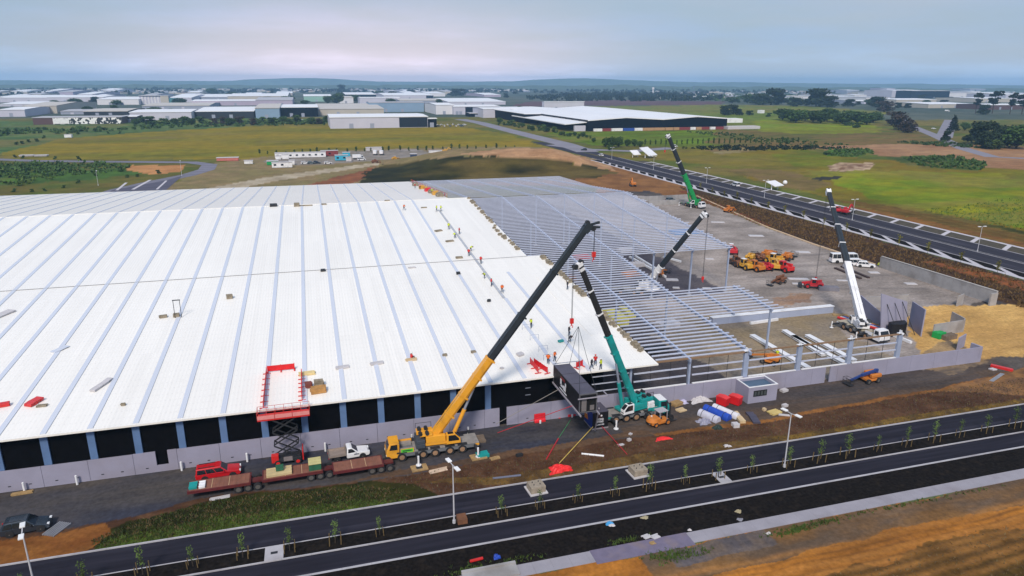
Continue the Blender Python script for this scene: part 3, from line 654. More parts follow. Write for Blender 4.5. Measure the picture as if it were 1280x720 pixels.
# low walls, tilted precast panels and the retaining wall of the yard
LBW = mat('pale_blue_panel', S(176,186,212,.8), .7, var=.06, scale=.5)
t = empty('low_wall', (0,0,0), 0, 'long low pale blue dock wall across the gravel yard', 'wall')
for k in range(8):
    b = MB(); b.box(77.4+k*3.72, 77.4+k*3.72+3.69, 118.2, 119.4, 0, 1.45); b.build('wall_panel', LBW, t)
b = MB(); b.box(77.3, 107.3, 118.1, 119.5, 1.452, 1.55); b.build('coping', WHITE, t)
t = empty('retaining_wall', (0,0,0), 0, 'long grey concrete retaining wall along the far right edge of the yard', 'wall')
for k in range(6):
    b = MB(); b.box(146.6, 147.0, 113.2+k*5.7, 113.2+k*5.7+5.66, 0, 3.1-.04*k); b.build('wall_panel', CONC2, t)
b = MB(); b.box(146.55, 147.05, 113.2, 147.2, 3.102, 3.2); b.build('coping', mat('pale_coping', S(190,185,180), .8), t)
b = MB(); b.box(144.6, 146.5, 112.7, 113.1, 0, 2.9); b.build('end_panel', CONC2, t)
def slab(name, label, c0, c1, h, th=.22, lean=0.0, m=CONC2, props=0, cut=None):
    a = Vector((c0[0],c0[1],0)); d = Vector((c1[0]-c0[0],c1[1]-c0[1],0)); ln = d.length; d.normalize(); nn = Vector((-d.y,d.x,0))
    t = empty(name, a, math.atan2(d.y,d.x), label, 'concrete panel') if props else None
    b = MB(); top = lean
    prof = [(0,0),(ln,0),(ln,h),(0,h)] if cut is None else cut
    n = len(prof)
    vs = [(x, z*top, z) for x, z in prof]+[(x, z*top+th, z) for x, z in prof]
    b.add(vs, [tuple(range(n)), tuple(range(2*n-1,n-1,-1))]+[(i,n+i,n+(i+1)%n,(i+1)%n) for i in range(n)]); o = b.build('panel' if props else name, m, t)
    if not props: o.location = a; o.rotation_euler = (0,0,math.atan2(d.y,d.x)); return tag(o, label, 'concrete panel')
    for k in range(props):
        x = ln*(k+.7)/(props+.4); b = MB(); b.tube((x,h*.72*top-.02,h*.72),(x-.3,-3.2,.05),.07,n=8); b.build('prop', DSTEEL, t)
    return t
slab('precast_panel', 'low grey precast panel standing behind the tilted panel', (114.2,118.6), (109.0,107.2), 3.3, m=CONC)
slab('precast_panel', 'low precast panel running back toward the yard, farthest of the panel group', (114.2,118.9), (127.0,118.0), 2.6, m=CONC2)
slab('precast_panel', 'tall leaning precast panel propped by three dark steel braces', (107.2,104.6), (114.4,105.4), 8.0, lean=.16, props=3, m=CONC, cut=[(0,0),(7.2,0),(7.2,5.6),(0,8.0)])
slab('precast_panel', 'tall grey precast panel with two window openings, right of the leaning panel', (113.6,101.0), (116.6,107.0), 5.6, m=CONC, cut=[(0,0),(6.7,0),(6.7,5.2),(0,5.6)])
slab('precast_panel', 'low precast panel beside the green skip', (115.5,100.2), (124.0,100.9), 2.6, m=CONC2)
slab('precast_panel', 'short precast panel return at the end of the low wall by the green skip', (124.2,101.2), (125.4,105.2), 2.8, m=CONC2)
slab('precast_panel', 'small upright precast panel alone on the sand', (114.0,93.2), (117.2,94.6), 2.5, m=CONC)
slab('precast_panel', 'small upright precast panel alone at the gravel corner by the retaining wall', (137.2,114.4), (140.2,115.6), 2.4, m=CONC2)
b = MB(); b.poly([(107.6,102.5),(109.4,102.0),(111.2,102.6),(112.0,104.0),(110.2,104.2),(108.0,104.0)], 0, 2.6)
tag(b.build('water_tank', mat('black_plastic', (.008,.008,.01,1), .5)), 'black round water tank at the foot of the leaning panel', 'tank')
# ---------------------------------------------------------------- wheels, cranes, vehicles
def wheel(parent, x, y, r=.36, w=.24, rim=RIM, dual=False):
    b = MB(); n = 18; s = 1 if y > 0 else -1
    prof = [(r*.62,-w/2),(r*.93,-w/2),(r,-w*.32),(r,w*.32),(r*.93,w/2),(r*.62,w/2)]
    vs = []
    for q in range(n):
        a = 2*math.pi*q/n
        for rr, yy in prof: vs.append((x+rr*math.cos(a), y+yy, r+rr*math.sin(a)))
    k = len(prof); fs = [(q*k+j, q*k+(j+1)%k, ((q+1)%n)*k+(j+1)%k, ((q+1)%n)*k+j) for q in range(n) for j in range(k)]
    b.add(vs, fs); o = b.build('wheel', BLK, parent, smooth=False)
    b = MB(); b.tube((x,y-w*.36,r),(x,y+w*.40*s,r), r*.63, r*.55, 14); b.tube((x,y+w*.40*s,r),(x,y+w*.46*s,r), r*.2, r*.18, 8); b.build('rim', rim, o)
    return o
def lamp(parent, c, sz, m, name='headlight'):
    b = MB(); b.cbox(c, sz); return b.build(name, m, parent)
HL = mat('headlight_lens', (.75,.77,.8,1), .1); TL = mat('tail_lens', (.45,.01,.01,1), .2); AMB = mat('amber_lens', (.8,.3,.02,1), .25)

def car(loc, rz, label, paint, kind='suv', cat='car', rack=False, name=None):
    """kinds: suv, canopy (pickup with hard canopy), tray (flatbed ute), van, hatch, bus"""
    D = dict(suv=(4.75,1.88,1.70), canopy=(5.3,1.86,1.80), tray=(5.35,1.86,1.78), van=(5.2,1.9,2.05), hatch=(4.2,1.76,1.5), bus=(7.6,2.2,2.75), truck=(7.5,2.3,2.8))[kind]
    Ln, Wd, Ht = D; h = Ln/2; wb = Wd/2
    t = empty(name or {'tray':'flatbed_ute','canopy':'pickup_truck','van':'van','bus':'minibus','truck':'box_truck'}.get(kind,'parked_car'), loc, rz, label, cat)
    belt = .58*Ht if kind in ('suv','hatch') else (.60*Ht if kind in ('canopy','tray') else .52*Ht)
    def wf(x, z): return wb*(1.0 if z <= belt else 1.0-.20*(z-belt)/(Ht-belt+.01))*(1.0 if abs(x) < h-.5 else .93)
    r = .37 if kind != 'bus' else .42; ax = [h-.88*Ln/4.75, -h+.95*Ln/4.75]
    if kind == 'suv': body = [(-h,.45),(-h+.05,.95),(-h+.12,belt),(h-1.35,belt),(h-.28,belt-.17),(h-.03,.72),(h,.42),(h-.25,.26),(-h+.2,.26)]; cab = [(-h+.18,belt),(-h+.55,Ht-.06),(-h+1.0,Ht),(h-2.35,Ht),(h-2.1,Ht-.04),(h-1.3,belt)]
    elif kind == 'hatch': body = [(-h,.42),(-h+.08,belt),(h-1.1,belt),(h-.2,belt-.15),(h,.5),(h-.15,.24),(-h+.2,.24)]; cab = [(-h+.15,belt),(-h+.6,Ht),(h-2.0,Ht),(h-1.1,belt)]
    elif kind == 'canopy': body = [(-h,.55),(-h+.03,belt),(h-1.75,belt),(h-1.55,belt),(h-.2,belt-.12),(h,.62),(h-.2,.38),(-h+.1,.42)]; cab = [(-h+.06,belt),(-h+.14,Ht-.05),(h-3.2,Ht-.02),(h-2.6,Ht),(h-2.35,Ht-.03),(h-1.55,belt)]
    elif kind == 'tray': body = [(-h+2.3,.5),(-h+2.3,belt),(h-1.55,belt),(h-.25,belt-.12),(h,.62),(h-.2,.38),(-h+2.4,.38)]; cab = [(-h+2.32,belt),(-h+2.40,Ht-.03),(h-2.6,Ht),(h-2.35,Ht-.03),(h-1.52,belt)]
    elif kind == 'van': body = [(-h,.45),(-h,belt),(h-1.05,belt),(h-.15,belt-.18),(h,.6),(h-.15,.28),(-h+.1,.28)]; cab = [(-h+.01,belt),(-h+.06,Ht-.05),(-h+.2,Ht),(h-1.9,Ht),(h-1.7,Ht-.05),(h-1.0,belt)]
    elif kind == 'bus': body = [(-h,.5),(-h,belt),(h-.15,belt),(h,.7),(h-.1,.3),(-h+.1,.3)]; cab = [(-h+.02,belt),(-h+.08,Ht-.06),(-h+.3,Ht),(h-.75,Ht),(h-.5,Ht-.08),(h-.12,belt)]
    else: body = [(-h+5.4,.6),(-h+5.4,belt),(h-.1,belt),(h,.7),(h-.1,.45),(-h+5.5,.45)]; cab = [(-h+5.42,belt),(-h+5.5,Ht-.3),(h-.8,Ht-.25),(h-.15,belt)]
    b = MB(); b.prism(body, -wb, wb, wf=wf); b.prism(cab, -wb, wb, wf=lambda x, z: wf(x,z)*.985)
    o = b.build('body', paint, t, bevel=.05)
    # windows: side glass, windscreen, rear glass
    c0 = Vector((sum(p[0] for p in cab)/len(cab), 0, 0))
    zl, zh = belt+.06, (Ht if kind != 'truck' else Ht-.3)-.16
    def xat(z, front):
        best = None
        pts = cab
        for (xa,za),(xb_,zb) in zip(pts, pts[1:]+pts[:1]):
            if min(za,zb) <= z <= max(za,zb) and abs(za-zb) > 1e-4:
                x = xa+(xb_-xa)*(z-za)/(zb-za); best = x if best is None else (max(best,x) if front else min(best,x))
        return best
    fx0, fx1 = xat(zl,True)-.12, xat(zh,True)-.1; bx0, bx1 = xat(zl,False)+.12, xat(zh,False)+.12
    nw = dict(suv=3, canopy=3, tray=1, van=3, hatch=2, bus=6, truck=1)[kind]
    for s in (-1, 1):
        for k in range(nw):
            a0, a1 = k/nw, (k+1)/nw; g = .045
            def lx(f, z): 
                f0 = bx0 if z == zl else bx1; f1 = fx0 if z == zl else fx1
                return f0+(f1-f0)*f
            b = MB(); pts = [(lx(a0,zl)+g,zl),(lx(a1,zl)-g,zl),(lx(a1,zh)-g,zh),(lx(a0,zh)+g,zh)]
            yo = [s*(wf(0,z)*.985+.012) for _, z in pts]; yi = [s*(wf(0,z)*.985-.03) for _, z in pts]
            vs = [(p[0],yy,p[1]) for p,yy in zip(pts,yo)]+[(p[0],yy,p[1]) for p,yy in zip(pts,yi)]
            b.add(vs, [(0,1,2,3),(7,6,5,4),(0,4,5,1),(1,5,6,2),(2,6,7,3),(3,7,4,0)]); b.build('side_window', GL, o)
    for front, nm in ((True,'windscreen'),(False,'rear_window')):
        if kind in ('tray','truck') and not front: continue
        s = 1 if front else -1; xa, xb_ = xat(zl,front)+.012*s, xat(zh+.06,front)+.012*s
        ya, yb = wf(0,zl)*.88, wf(0,zh)*.88
        b = MB(); b.add([(xa,-ya,zl),(xa,ya,zl),(xb_,yb,zh+.06),(xb_,-yb,zh+.06),(xa-.04*s,-ya,zl),(xa-.04*s,ya,zl),(xb_-.04*s,yb,zh+.06),(xb_-.04*s,-yb,zh+.06)],
              [(0,1,2,3),(7,6,5,4),(0,4,5,1),(1,5,6,2),(2,6,7,3),(3,7,4,0)]); b.build(nm, GL, o)
    for x in ax:
        for s in (-1,1):
            b = MB(); b.tube((x,s*(wb-.25),r+.04),(x,s*(wb+.006),r+.04), r*1.16, n=16); b.build('wheel_arch', BLK, o)
            wheel(t, x, s*(wb-.10), r)
    for s in (-1,1):
        lamp(t, (h-.14,s*wb*.68,belt-.24),(.22,.36,.15), HL); lamp(t, (-h+.04 if kind != 'tray' else -h+.02,s*wb*.80,belt-.16 if kind != 'tray' else .72),(.1,.18,.3 if kind != 'tray' else .12), TL, 'tail_light')
        b = MB(); b.cbox((xat(zl,True)-.35, s*(wb+.10), belt+.10),(.12,.2,.14)); b.build('door_mirror', paint, t)
    b = MB(); b.box(h-.06,h+.03,-wb*.6,wb*.6,.42,.62); b.build('grille', BLK, t)
    if kind == 'tray':
        b = MB(); b.box(-h,-h+2.25,-wb-.03,wb+.03,.86,.96)
        b.box(-h,-h+2.25,-wb-.03,-wb+.02,.96,1.18); b.box(-h,-h+2.25,wb-.02,wb+.03,.96,1.18); b.box(-h,-h+.05,-wb+.03,wb-.03,.96,1.18)
        b.box(-h+2.2,-h+2.25,-wb+.03,wb-.03,.96,1.75); b.build('tray', mat('alloy_tray', S(170,155,145), .55, .3, var=.15), t)
        b = MB(); b.box(-h+.2,-h+2.4,-.4,.4,.5,.85); b.build('chassis_rail', DSTEEL, t)
        b = MB(); b.box(-h+3.25,-h+3.9,-wb-.018,-wb-.004,.78,.9); b.build('door_lettering', mat('grey_lettering', S(90,95,110), .6), t)
    if kind == 'canopy':
        b = MB()
        for yy in (-.5,.5): b.box(-h+.4,-h+2.3,yy-.03,yy+.03,Ht,Ht+.07)
        b.build('roof_rack', DSTEEL, t)
    if kind == 'suv':
        b = MB()
        for yy in (-.62,.62): b.box(-h+.7,h-2.5,yy-.025,yy+.025,Ht,Ht+.05)
        b.build('roof_rail', DSTEEL, t)
    if kind == 'truck':
        b = MB(); b.box(-h,-h+5.3,-wb,wb,.95,Ht+.2); b.build('cargo_box', WHITE, t, bevel=.04)
        b = MB(); b.box(-h+.2,-h+5.6,-.45,.45,.55,.94); b.build('chassis_rail', DSTEEL, t)
    return t

def crane(loc, rz, label, tip, paint, tele, foot=(-1.0,0,2.7), Lc=12.3, axles=None, cabm=None, deckm=None, boomw=1.15, frac=.36, nt=4, rigger=True, front_cab=True, opside=1, rope=4.0, drv=None, cwm=None, head=None, jib=False, cw=True, hook_side=0):
    """all-terrain mobile crane; local +X is the driving direction; tip is a world point, foot is local"""
    t = empty('mobile_crane', loc, rz, label, 'crane')
    inv = (Matrix.Translation(Vector(loc)) @ Matrix.Rotation(rz,4,'Z')).inverted(); T = inv @ Vector(tip)
    cabm = cabm or paint; deckm = deckm or mat('deck_grey', S(150,145,140), .7, var=.2); cwm = cwm or DSTEEL; head = head or WHITE
    h = Lc/2; axles = axles or [h-1.9, h-4.4, h-6.0, h-8.2, h-9.9]
    b = MB(); b.box(-h,h-1.75,-1.28,1.28,.72,1.25); b.box(-h+.3,h-2.0,-.9,.9,.45,.72); ch = b.build('chassis', mat('chassis_grey', S(125,128,132), .55, .2, var=.2), t, bevel=.03)
    b = MB(); b.box(-h,h-3.6,-1.32,1.32,1.252,1.40); b.box(h-3.5,h-1.8,-1.32,-.55,1.252,1.62); b.box(h-3.5,h-1.8,.55,1.32,1.252,1.62); b.build('deck', deckm, t, bevel=.02)
    b = MB(); b.box(h-3.6,h-1.85,-1.335,-1.325,1.28,1.9); b.box(h-3.6,h-1.85,1.325,1.335,1.28,1.9); b.box(-h-.01,-h+.5,-1.33,1.33,.95,1.24); b.build('side_locker', paint, t)
    for x in axles:
        for s in (-1,1): wheel(t, x, s*1.12, .62, .42, mat('worn_rim', S(165,130,100), .6))
    for x in axles:
        for s in (-1,1): b = MB(); b.box(x-.66,x+.66,s*1.12-.24,s*1.12+.24,1.28,1.405); b.build('mudguard', DSTEEL, t)
    if front_cab:
        wfn = lambda x, z: 1.24 if z < 1.75 else 1.24-.16*(z-1.75)/.95
        b = MB(); b.prism([(h-1.72,.62),(h-1.72,2.55),(h-1.5,2.68),(h-.45,2.66),(h-.12,1.85),(h,1.4),(h,.62)], -1.24, 1.24, wf=wfn); c = b.build('driver_cab', drv or cabm, t, bevel=.05)
        b = MB(); b.box(h-1.7,h-.5,-1.06,1.06,2.685,2.73); b.build('cab_roof', cabm, c)
        b = MB(); b.add([(h-.09,-1.02,1.82),(h-.09,1.02,1.82),(h-.40,.94,2.56),(h-.40,-.94,2.56)], [(0,1,2,3)]); b.M = None; b.build('windscreen', GL, c)
        for s in (-1,1):
            b = MB(); y0, y1 = s*(wfn(0,1.85)+.01), s*(wfn(0,2.5)+.01); b.add([(h-1.45,y0,1.82),(h-.40,y0,1.82),(h-.62,y1,2.5),(h-1.45,y1,2.5)], [(0,1,2,3)]); b.build('side_window', GL, c)
            lamp(t, (h+.01,s*.95,.98),(.06,.3,.2), HL)
        b = MB(); b.box(h-.02,h+.12,-1.24,1.24,.55,.82); b.build('bumper', DSTEEL, t)
    if rigger:
        for x in (-h+.55, h-3.9):
            for s in (-1,1):
                b = MB(); b.box(x-.18,x+.18,min(s*1.3,s*3.05),max(s*1.3,s*3.05),.80,1.12); o = b.build('outrigger', DSTEEL, t)
                b = MB(); b.tube((x,s*3.0,.24),(x,s*3.0,1.5),.13,n=10); b.tube((x,s*3.0,.16),(x,s*3.0,.26),.36,n=12); b.build('jack', WHITE, o)
    # superstructure, slewed towards the boom tip
    F = Vector(foot); az = math.atan2(T.y-F.y, T.x-F.x)
    piv = Vector((foot[0]+1.3*math.cos(az), foot[1]+1.3*math.sin(az), 0))     # slew centre ahead of the boom foot
    Ms = Matrix.Translation(piv) @ Matrix.Rotation(az,4,'Z')
    def sm(): b = MB(); b.M = Ms; return b
    b = sm(); b.tube((0,0,1.4),(0,0,1.66),.95,n=20); b.box(-2.9,1.5,-1.15,1.15,1.66,2.05); b.box(-2.8,-.2,-1.2,-.62,2.05,3.0); b.box(-2.8,-.2,.62,1.2,2.05,2.7); sp = b.build('slew_platform', paint, t, bevel=.04)
    b = sm(); b.tube((-1.9,-.6,2.5),(-1.9,.6,2.5),.42,n=14); b.tube((-2.7,-.6,2.45),(-2.7,.6,2.45),.36,n=14); b.build('winch_drum', DSTEEL, sp)
    if cw:
        b = sm(); b.box(-4.15,-2.92,-1.32,1.32,1.45,2.1); b.box(-4.05,-2.92,-1.32,1.32,2.11,2.6); b.build('counterweight', cwm, t, bevel=.06)
    b = sm(); b.box(-3.9,-1.7,.15,1.15,2.72,3.25); b.box(-3.6,-1.9,-1.1,-.2,3.02,3.3); b.build('winch_housing', paint, sp, bevel=.05)
    for yy in (-.85,.55):
        for xx in (-3.5,-2.6): b = sm(); b.tube((xx,yy-.3,3.42),(xx,yy+.3,3.42),.26,n=10); b.build('winch_reel', DSTEEL, sp)
    b = sm(); b.path([(-3.9,1.1,3.3),(-3.9,1.1,4.0),(-1.8,1.1,4.0),(-1.8,1.1,3.3)],.035,5); b.build('guard_rail', DSTEEL, sp)
    s = opside; b = sm(); wl = 1.2*s
    b.prism([(-.1,1.7),(-.1,3.1),(1.05,3.15),(1.75,2.45),(1.8,1.75)], s*.68, s*1.48); oc = b.build('operator_cab', cabm if cabm is not paint else paint, t, bevel=.03)
    b = sm(); b.add([(1.79,s*.74,1.95),(1.79,s*1.42,1.95),(1.74,s*1.42,2.44),(1.74,s*.74,2.44)],[(0,1,2,3)]); b.add([(1.735,s*.74,2.5),(1.735,s*1.42,2.5),(1.10,s*1.42,3.12),(1.10,s*.74,3.12)],[(0,1,2,3)])
    yy = s*1.492; b.add([(.15,yy,2.15),(1.6,yy,2.15),(1.55,yy,2.45),(1.05,yy,2.98),(.15,yy,2.98)],[(0,1,2,3,4)]); b.add([(.1,s*.8,3.165),(.85,s*.8,3.165),(.85,s*1.36,3.165),(.1,s*1.36,3.165)],[(0,1,2,3)])
    for v in range(len(b.v)):
        pass
    b.build('cab_window', GL, oc, fix=False)
    # boom
    ax = (T-F); Lb = ax.length; a = ax.normalized(); up = Vector((0,0,1)); side = a.cross(up).normalized(); nrm = side.cross(a).normalized()
    def boomseg(l0, l1, w, hh, m, name, parent=t, taper=1.0):
        b = MB(); vs = []
        prof = [(-.5,.5),(.5,.5),(.5,-.15),(.32,-.42),(.12,-.5),(-.12,-.5),(-.32,-.42),(-.5,-.15)]
        for l, k in ((l0,1.0),(l1,taper)):
            for px, pz in prof: vs.append(F+a*l+side*(px*w*k)+nrm*(pz*hh*k))
        n = len(prof); b.add(vs, [tuple(range(n-1,-1,-1)), tuple(range(n,2*n))]+[(i,(i+1)%n,n+(i+1)%n,n+i) for i in range(n)])
        return b.build(name, m, parent)
    l0 = Lb*frac; base = boomseg(-.9, l0, boomw, boomw*1.15, paint, 'boom_base')
    for q in (.25,.5,.75,.985):
        b = MB(); c = F+a*(l0*q); b.beam(c-a*.12, c+a*.12, boomw*1.08, boomw*1.22, up=nrm); b.build('boom_collar', paint, base)
    step = (Lb-l0)/nt
    for k in range(nt):
        w = boomw*(.90-.075*k); sgm = boomseg(l0+step*k-.02, l0+step*(k+1), w, w*1.12, tele, 'boom_section')
        b = MB(); c = F+a*(l0+step*(k+1)); b.beam(c-a*.22, c-a*.0, w*1.10, w*1.24, up=nrm); b.build('boom_collar', tele if k < nt-1 and head is not WHITE else (WHITE if k < nt-1 else tele), sgm)
    hd = MB(); w = boomw*.62
    hd.beam(T-a*.7, T+a*.55, w*1.25, w*1.5, up=nrm); hd.beam(T+a*.1-nrm*.3, T+a*.35-nrm*1.0, w*.9, w*.8)
    hb = hd.build('boom_head', head, t)
    b = MB(); c = T+a*.35-nrm*.75; b.tube(c-side*.3, c+side*.3, .34, n=14); c2 = T+a*.5+nrm*.35; b.tube(c2-side*.25, c2+side*.25, .3, n=14); b.build('sheave', DSTEEL, hb)
    if jib:
        b = MB(); b.beam(T+a*.3, T+a*1.5-nrm*1.0, .22, .3); b.build('head_jib', tele, hb); b = MB(); b.beam(T+a*.4-nrm*.5, T+a*1.0-nrm*1.5, .2, .3); b.build('rooster_sheave_arm', tele, hb)
    # lift ram
    p0 = piv+Matrix.Rotation(az,4,'Z') @ Vector((.9,0,1.95)); p1 = F+a*(l0*.62)-nrm*boomw*.55
    mid = p0.lerp(p1, .58); b = MB(); b.tube(p0, mid, .28, n=12); ram = b.build('lift_cylinder', paint, t)
    b = MB(); b.tube(mid, p1, .17, n=10); b.build('lift_rod', STEEL, ram)
    b = MB()
    for sgn in (-1,1): b.beam(piv+Matrix.Rotation(az,4,'Z') @ Vector((-2.2,sgn*.75,2.1)), F+a*.3+side*sgn*.62, .16, .7)
    b.build('boom_bracket', paint, sp)
    # hoist rope and hook
    c = T+a*.35-nrm*1.05; hz = c.z-rope
    b = MB()
    for sgn in (-.12,.12): b.tube(c+side*sgn, Vector((c.x+side.x*sgn*.6, c.y+side.y*sgn*.6, hz)), .03, n=5)
    b.build('hoist_rope', DSTEEL, t)
    b = MB(); hp = Vector((c.x,c.y,hz)); b.cbox((hp.x,hp.y,hz-.35),(.5,.3,.7)); b.tube((hp.x,hp.y,hz-.7),(hp.x,hp.y,hz-1.0),.09,n=8)
    pr_ = None
    for q in range(9):
        an = -1.2+q*.5; p = Vector((hp.x+.16*math.cos(an), hp.y, hz-1.16+.18*math.sin(an)))
        if pr_ is not None: b.tube(pr_, p, .05, n=6)
        pr_ = p
    b.build('hook_block', RED, t)
    b = MB(); p = F+a*1.0+nrm*boomw*.6; q = T-a*1.0+nrm*boomw*.45; b.tube(p, q, .025, n=5); b.build('luffing_rope', DSTEEL, t)
    return t, hz

YC, _ = crane((12.9,83.0,0), math.pi, 'big yellow mobile crane with a charcoal telescopic boom rising over the white roof', (34.1,82.6,29.9), YEL, BOOMBLK, foot=(-.6,-.1,2.8), Lc=12.4,
    axles=[4.2,1.4,-.2,-2.2,-3.9], boomw=1.06, frac=.37, nt=3, rope=3.0, head=BOOMBLK, jib=True, cwm=mat('counterweight_slate', S(70,78,88,.8), .6), opside=-1)
b = MB(); b.box(2.7,4.3,1.326,1.345,1.32,1.82); b.box(2.9,4.1,1.346,1.35,1.5,1.66, 1)
b.build('side_banner', [mat('lime_banner', (.10,.55,.06,1), .5), mat('dark_lettering', (.01,.09,.02,1), .6)], YC)
TC, TCH = crane((43.9,85.1,0), 0.0, 'teal mobile crane with a black boom tip and white cab beside the black container', (33.3,82.6,24.7), TEAL, BLK, foot=(-.3,-.1,2.5), Lc=10.0,
    axles=[1.4,-.4,-2.0,-3.7], cabm=WHITE, drv=TEAL, boomw=.80, frac=.52, nt=3, rope=7.0, opside=1, cwm=WHITE)
WC, _ = crane((102.9,105.0,0), R(-88), 'white mobile crane with a black boom tip standing in the gravel yard', (118.0,137.1,23.2), WHITE, BOOMBLK, foot=(-.6,0,2.8), Lc=11.0,
    axles=[2.0,.2,-1.7,-3.6], boomw=1.3, frac=.40, nt=4, rope=20.5, deckm=mat('deck_pale', S(180,170,150), .7), cwm=WHITE, cw=False)
_fy = at(877,388)[1]; FTIP = on_y(880,268,_fy); _fw = at(822,353,3.2)
FC, _ = crane((_fw[0]-6.0,_fw[1]+3.5,0), R(-20), 'mobile crane half hidden under the purlins with white base and black boom', FTIP, WHITE, BOOMBLK, foot=(4.4,-1.3,2.7), Lc=11.0, axles=[3.3,1.5,-1.6,-3.4], boomw=1.1, frac=.28, nt=3, rope=13.0, rigger=False)
GC, _ = crane((147.0,245.5,0), R(-75), 'green mobile crane with a dark boom at the far corner of the yard', (131.4,241.5,28.6), GREEN, BOOMBLK, foot=(.2,0,2.8), Lc=11.0, axles=[3.0,1.2,-1.4,-3.1], cabm=WHITE, boomw=1.5, frac=.42, nt=3, rope=5.0)
for (x, y, s) in ((10.6,79.5,2.2),(18.6,80.1,2.0)):
    b = MB()
    for k in range(5): b.box(-1.05,1.05,-.7+k*.29,-.7+k*.29+.27,0,.16)
    b.box(-.4,.4,-.35,.35,.163,.175,1)
    tag(b.build('timber_mat', [TIMBER, DSTEEL], loc=(x,y,.0), rz=.08), 'pale timber crane mat under the outrigger nearest the '+('cab' if x < 12 else 'rear')+' of the yellow crane', 'timber mat')

# ---------------------------------------------------------------- vehicles
RedP = mat('red_car_paint', (.52,.012,.018,1), .3, var=.04, coat=.6); WhP = mat('white_car_paint', (.80,.80,.82,1), .3, var=.03, coat=.5)
DkP = mat('slate_car_paint', (.035,.05,.07,1), .25, .4, var=.04, coat=.6); GrP = mat('grey_car_paint', S(120,135,140), .3, .3, coat=.5)
x, y, _z = at(30,664); car((x+.3,y+.1,0), R(6), 'dark slate estate car parked on the gravel at the left corner', DkP, 'suv')
x, y, _z = at(274,597); car((x,y+.3,0), R(3), 'bright red pickup with a hard canopy parked by the concrete wall', RedP, 'canopy', 'pickup truck')
x, y, _z = at(437,576); car((x,y+.9,0), R(4), 'white flatbed ute parked between the yellow crane and the scissor lift', WhP, 'tray', 'pickup truck')
x, y, _z = at(1056,328); car((x-.5,y,0), R(-14), 'white minibus behind the white crane boom', WhP, 'bus', 'minibus')
x, y, _z = at(1069,332); car((x,y,0), R(-14), 'white van second in the row behind the white crane boom', WhP, 'van', 'van')
x, y, _z = at(1080,334); car((x+.4,y,0), R(-35), 'white car nearest the retaining wall in the parked row', WhP, 'suv')
x, y, _z = at(838,251.5); car((x,y,0), R(20), 'grey car parked left of the green crane', GrP, 'suv')
x, y, _z = at(751,195); car((x,y,0), R(100), 'white car driving on the far road near the junction', WhP, 'suv')
x, y, _z = at(730,188); car((x,y,0), R(150), 'dark car turning at the junction of the far road', DkP, 'suv')
x, y, _z = at(915,233); car((197,y,0), R(90), 'white van on the far road beside the pale cross strips', WhP, 'van', 'van')
x, y, _z = at(843,184); car((x,y,0), R(10), 'white car on the track beside the rows of young trees', WhP, 'van', 'van')
for k, (u, v, lb) in enumerate([(1167,161.5,'white car on the curved road left of the lone dark bush'),(1187,166.5,'pale car on the curved road beside the lone dark bush'),(1184,139.5,'white truck parked at the end of the lane by the distant sheds')]):
    x, y, _z = at(u,v); car((x,y,0), R(-60), lb, WhP, ['suv','hatch','truck'][k], ['car','car','truck'][k])

def trailer(x0, x1, y, label, deckcol, ang=R(2), wheels_at=1, dolly=True):
    L_ = x1-x0; t = empty('flatbed_trailer', ((x0+x1)/2, y, 0), ang, label, 'trailer', 'flatbed trailers lined up on the gravel'); h = L_/2
    b = MB(); b.box(-h,h,-1.25,-1.10,.95,1.28); b.box(-h,h,1.10,1.25,.95,1.28); b.box(-h,-h+.15,-1.10,1.10,.95,1.28); b.box(h-.15,h,-1.10,1.10,.95,1.28)
    for yy in (-.5,.5): b.box(-h+.15,h-.15,yy-.09,yy+.09,.62,1.1)
    b.build('frame', mat('trailer_red', (.115,.018,.02,1), .55, var=.2, dirt=S(90,50,40), dirt_amt=.5), t)
    b = MB(); n = int(L_/.5)
    for k in range(n): b.box(-h+.16+k*(L_-.32)/n, -h+.16+(k+1)*(L_-.32)/n-.012, -1.09, 1.09, 1.2, 1.3)
    b.build('deck', deckcol, t)
    b = MB()
    for q in (-.25,.3): b.box(h*q-.03,h*q+.03,-1.05,1.05,1.302,1.34)
    b.build('cross_bearer', mat('pale_timber', S(215,180,140), .8), t)
    hs = 1 if wheels_at > 0 else -1
    for k in range(3):
        for s in (-1,1): wheel(t, hs*(h+.75-k*1.12), s*1.0, .50, .36)
    b = MB(); b.box(hs*(h-.1) if hs > 0 else -h-1.3, (h+1.3) if hs > 0 else hs*(h-.1), -.45,.45,.75,.95); b.build('drawbar', MATS['trailer_red'], t)
    return t
DK1 = mat('rusty_deck', S(140,92,74,.85), .8, var=.22, scale=1.2, dirt=S(110,84,70), dirt_amt=.5)
trailer(-17.0,-9.9,80.9,'rusty flatbed trailer farthest left in the row, two pale bearers across its bare deck',DK1,R(1))
trailer(-8.6,-1.4,81.2,'middle rusty flatbed trailer in the row carrying a beige load and a green crate',DK1,R(2))
trailer(-.2,6.1,80.7,'rusty flatbed trailer in the row nearest the yellow crane, deck empty',DK1,R(2))
def crate(name, loc, sz, label, cat, m, rz=0.0, lid=None):
    b = MB(); b.cbox((0,0,sz[2]/2), sz, 0, 0); o = None
    t = empty(name, loc, rz, label, cat)
    o = b.build('body', m, t, bevel=.03)
    b = MB(); 
    for k in (-1,0,1): b.box(-sz[0]/2-.02, sz[0]/2+.02, k*sz[1]*.4-(.05 if lid is None else sz[1]*.18), k*sz[1]*.4+(.05 if lid is None else sz[1]*.18), sz[2]+.002, sz[2]+.06)
    b.build('lid_batten', lid or m, t); return t
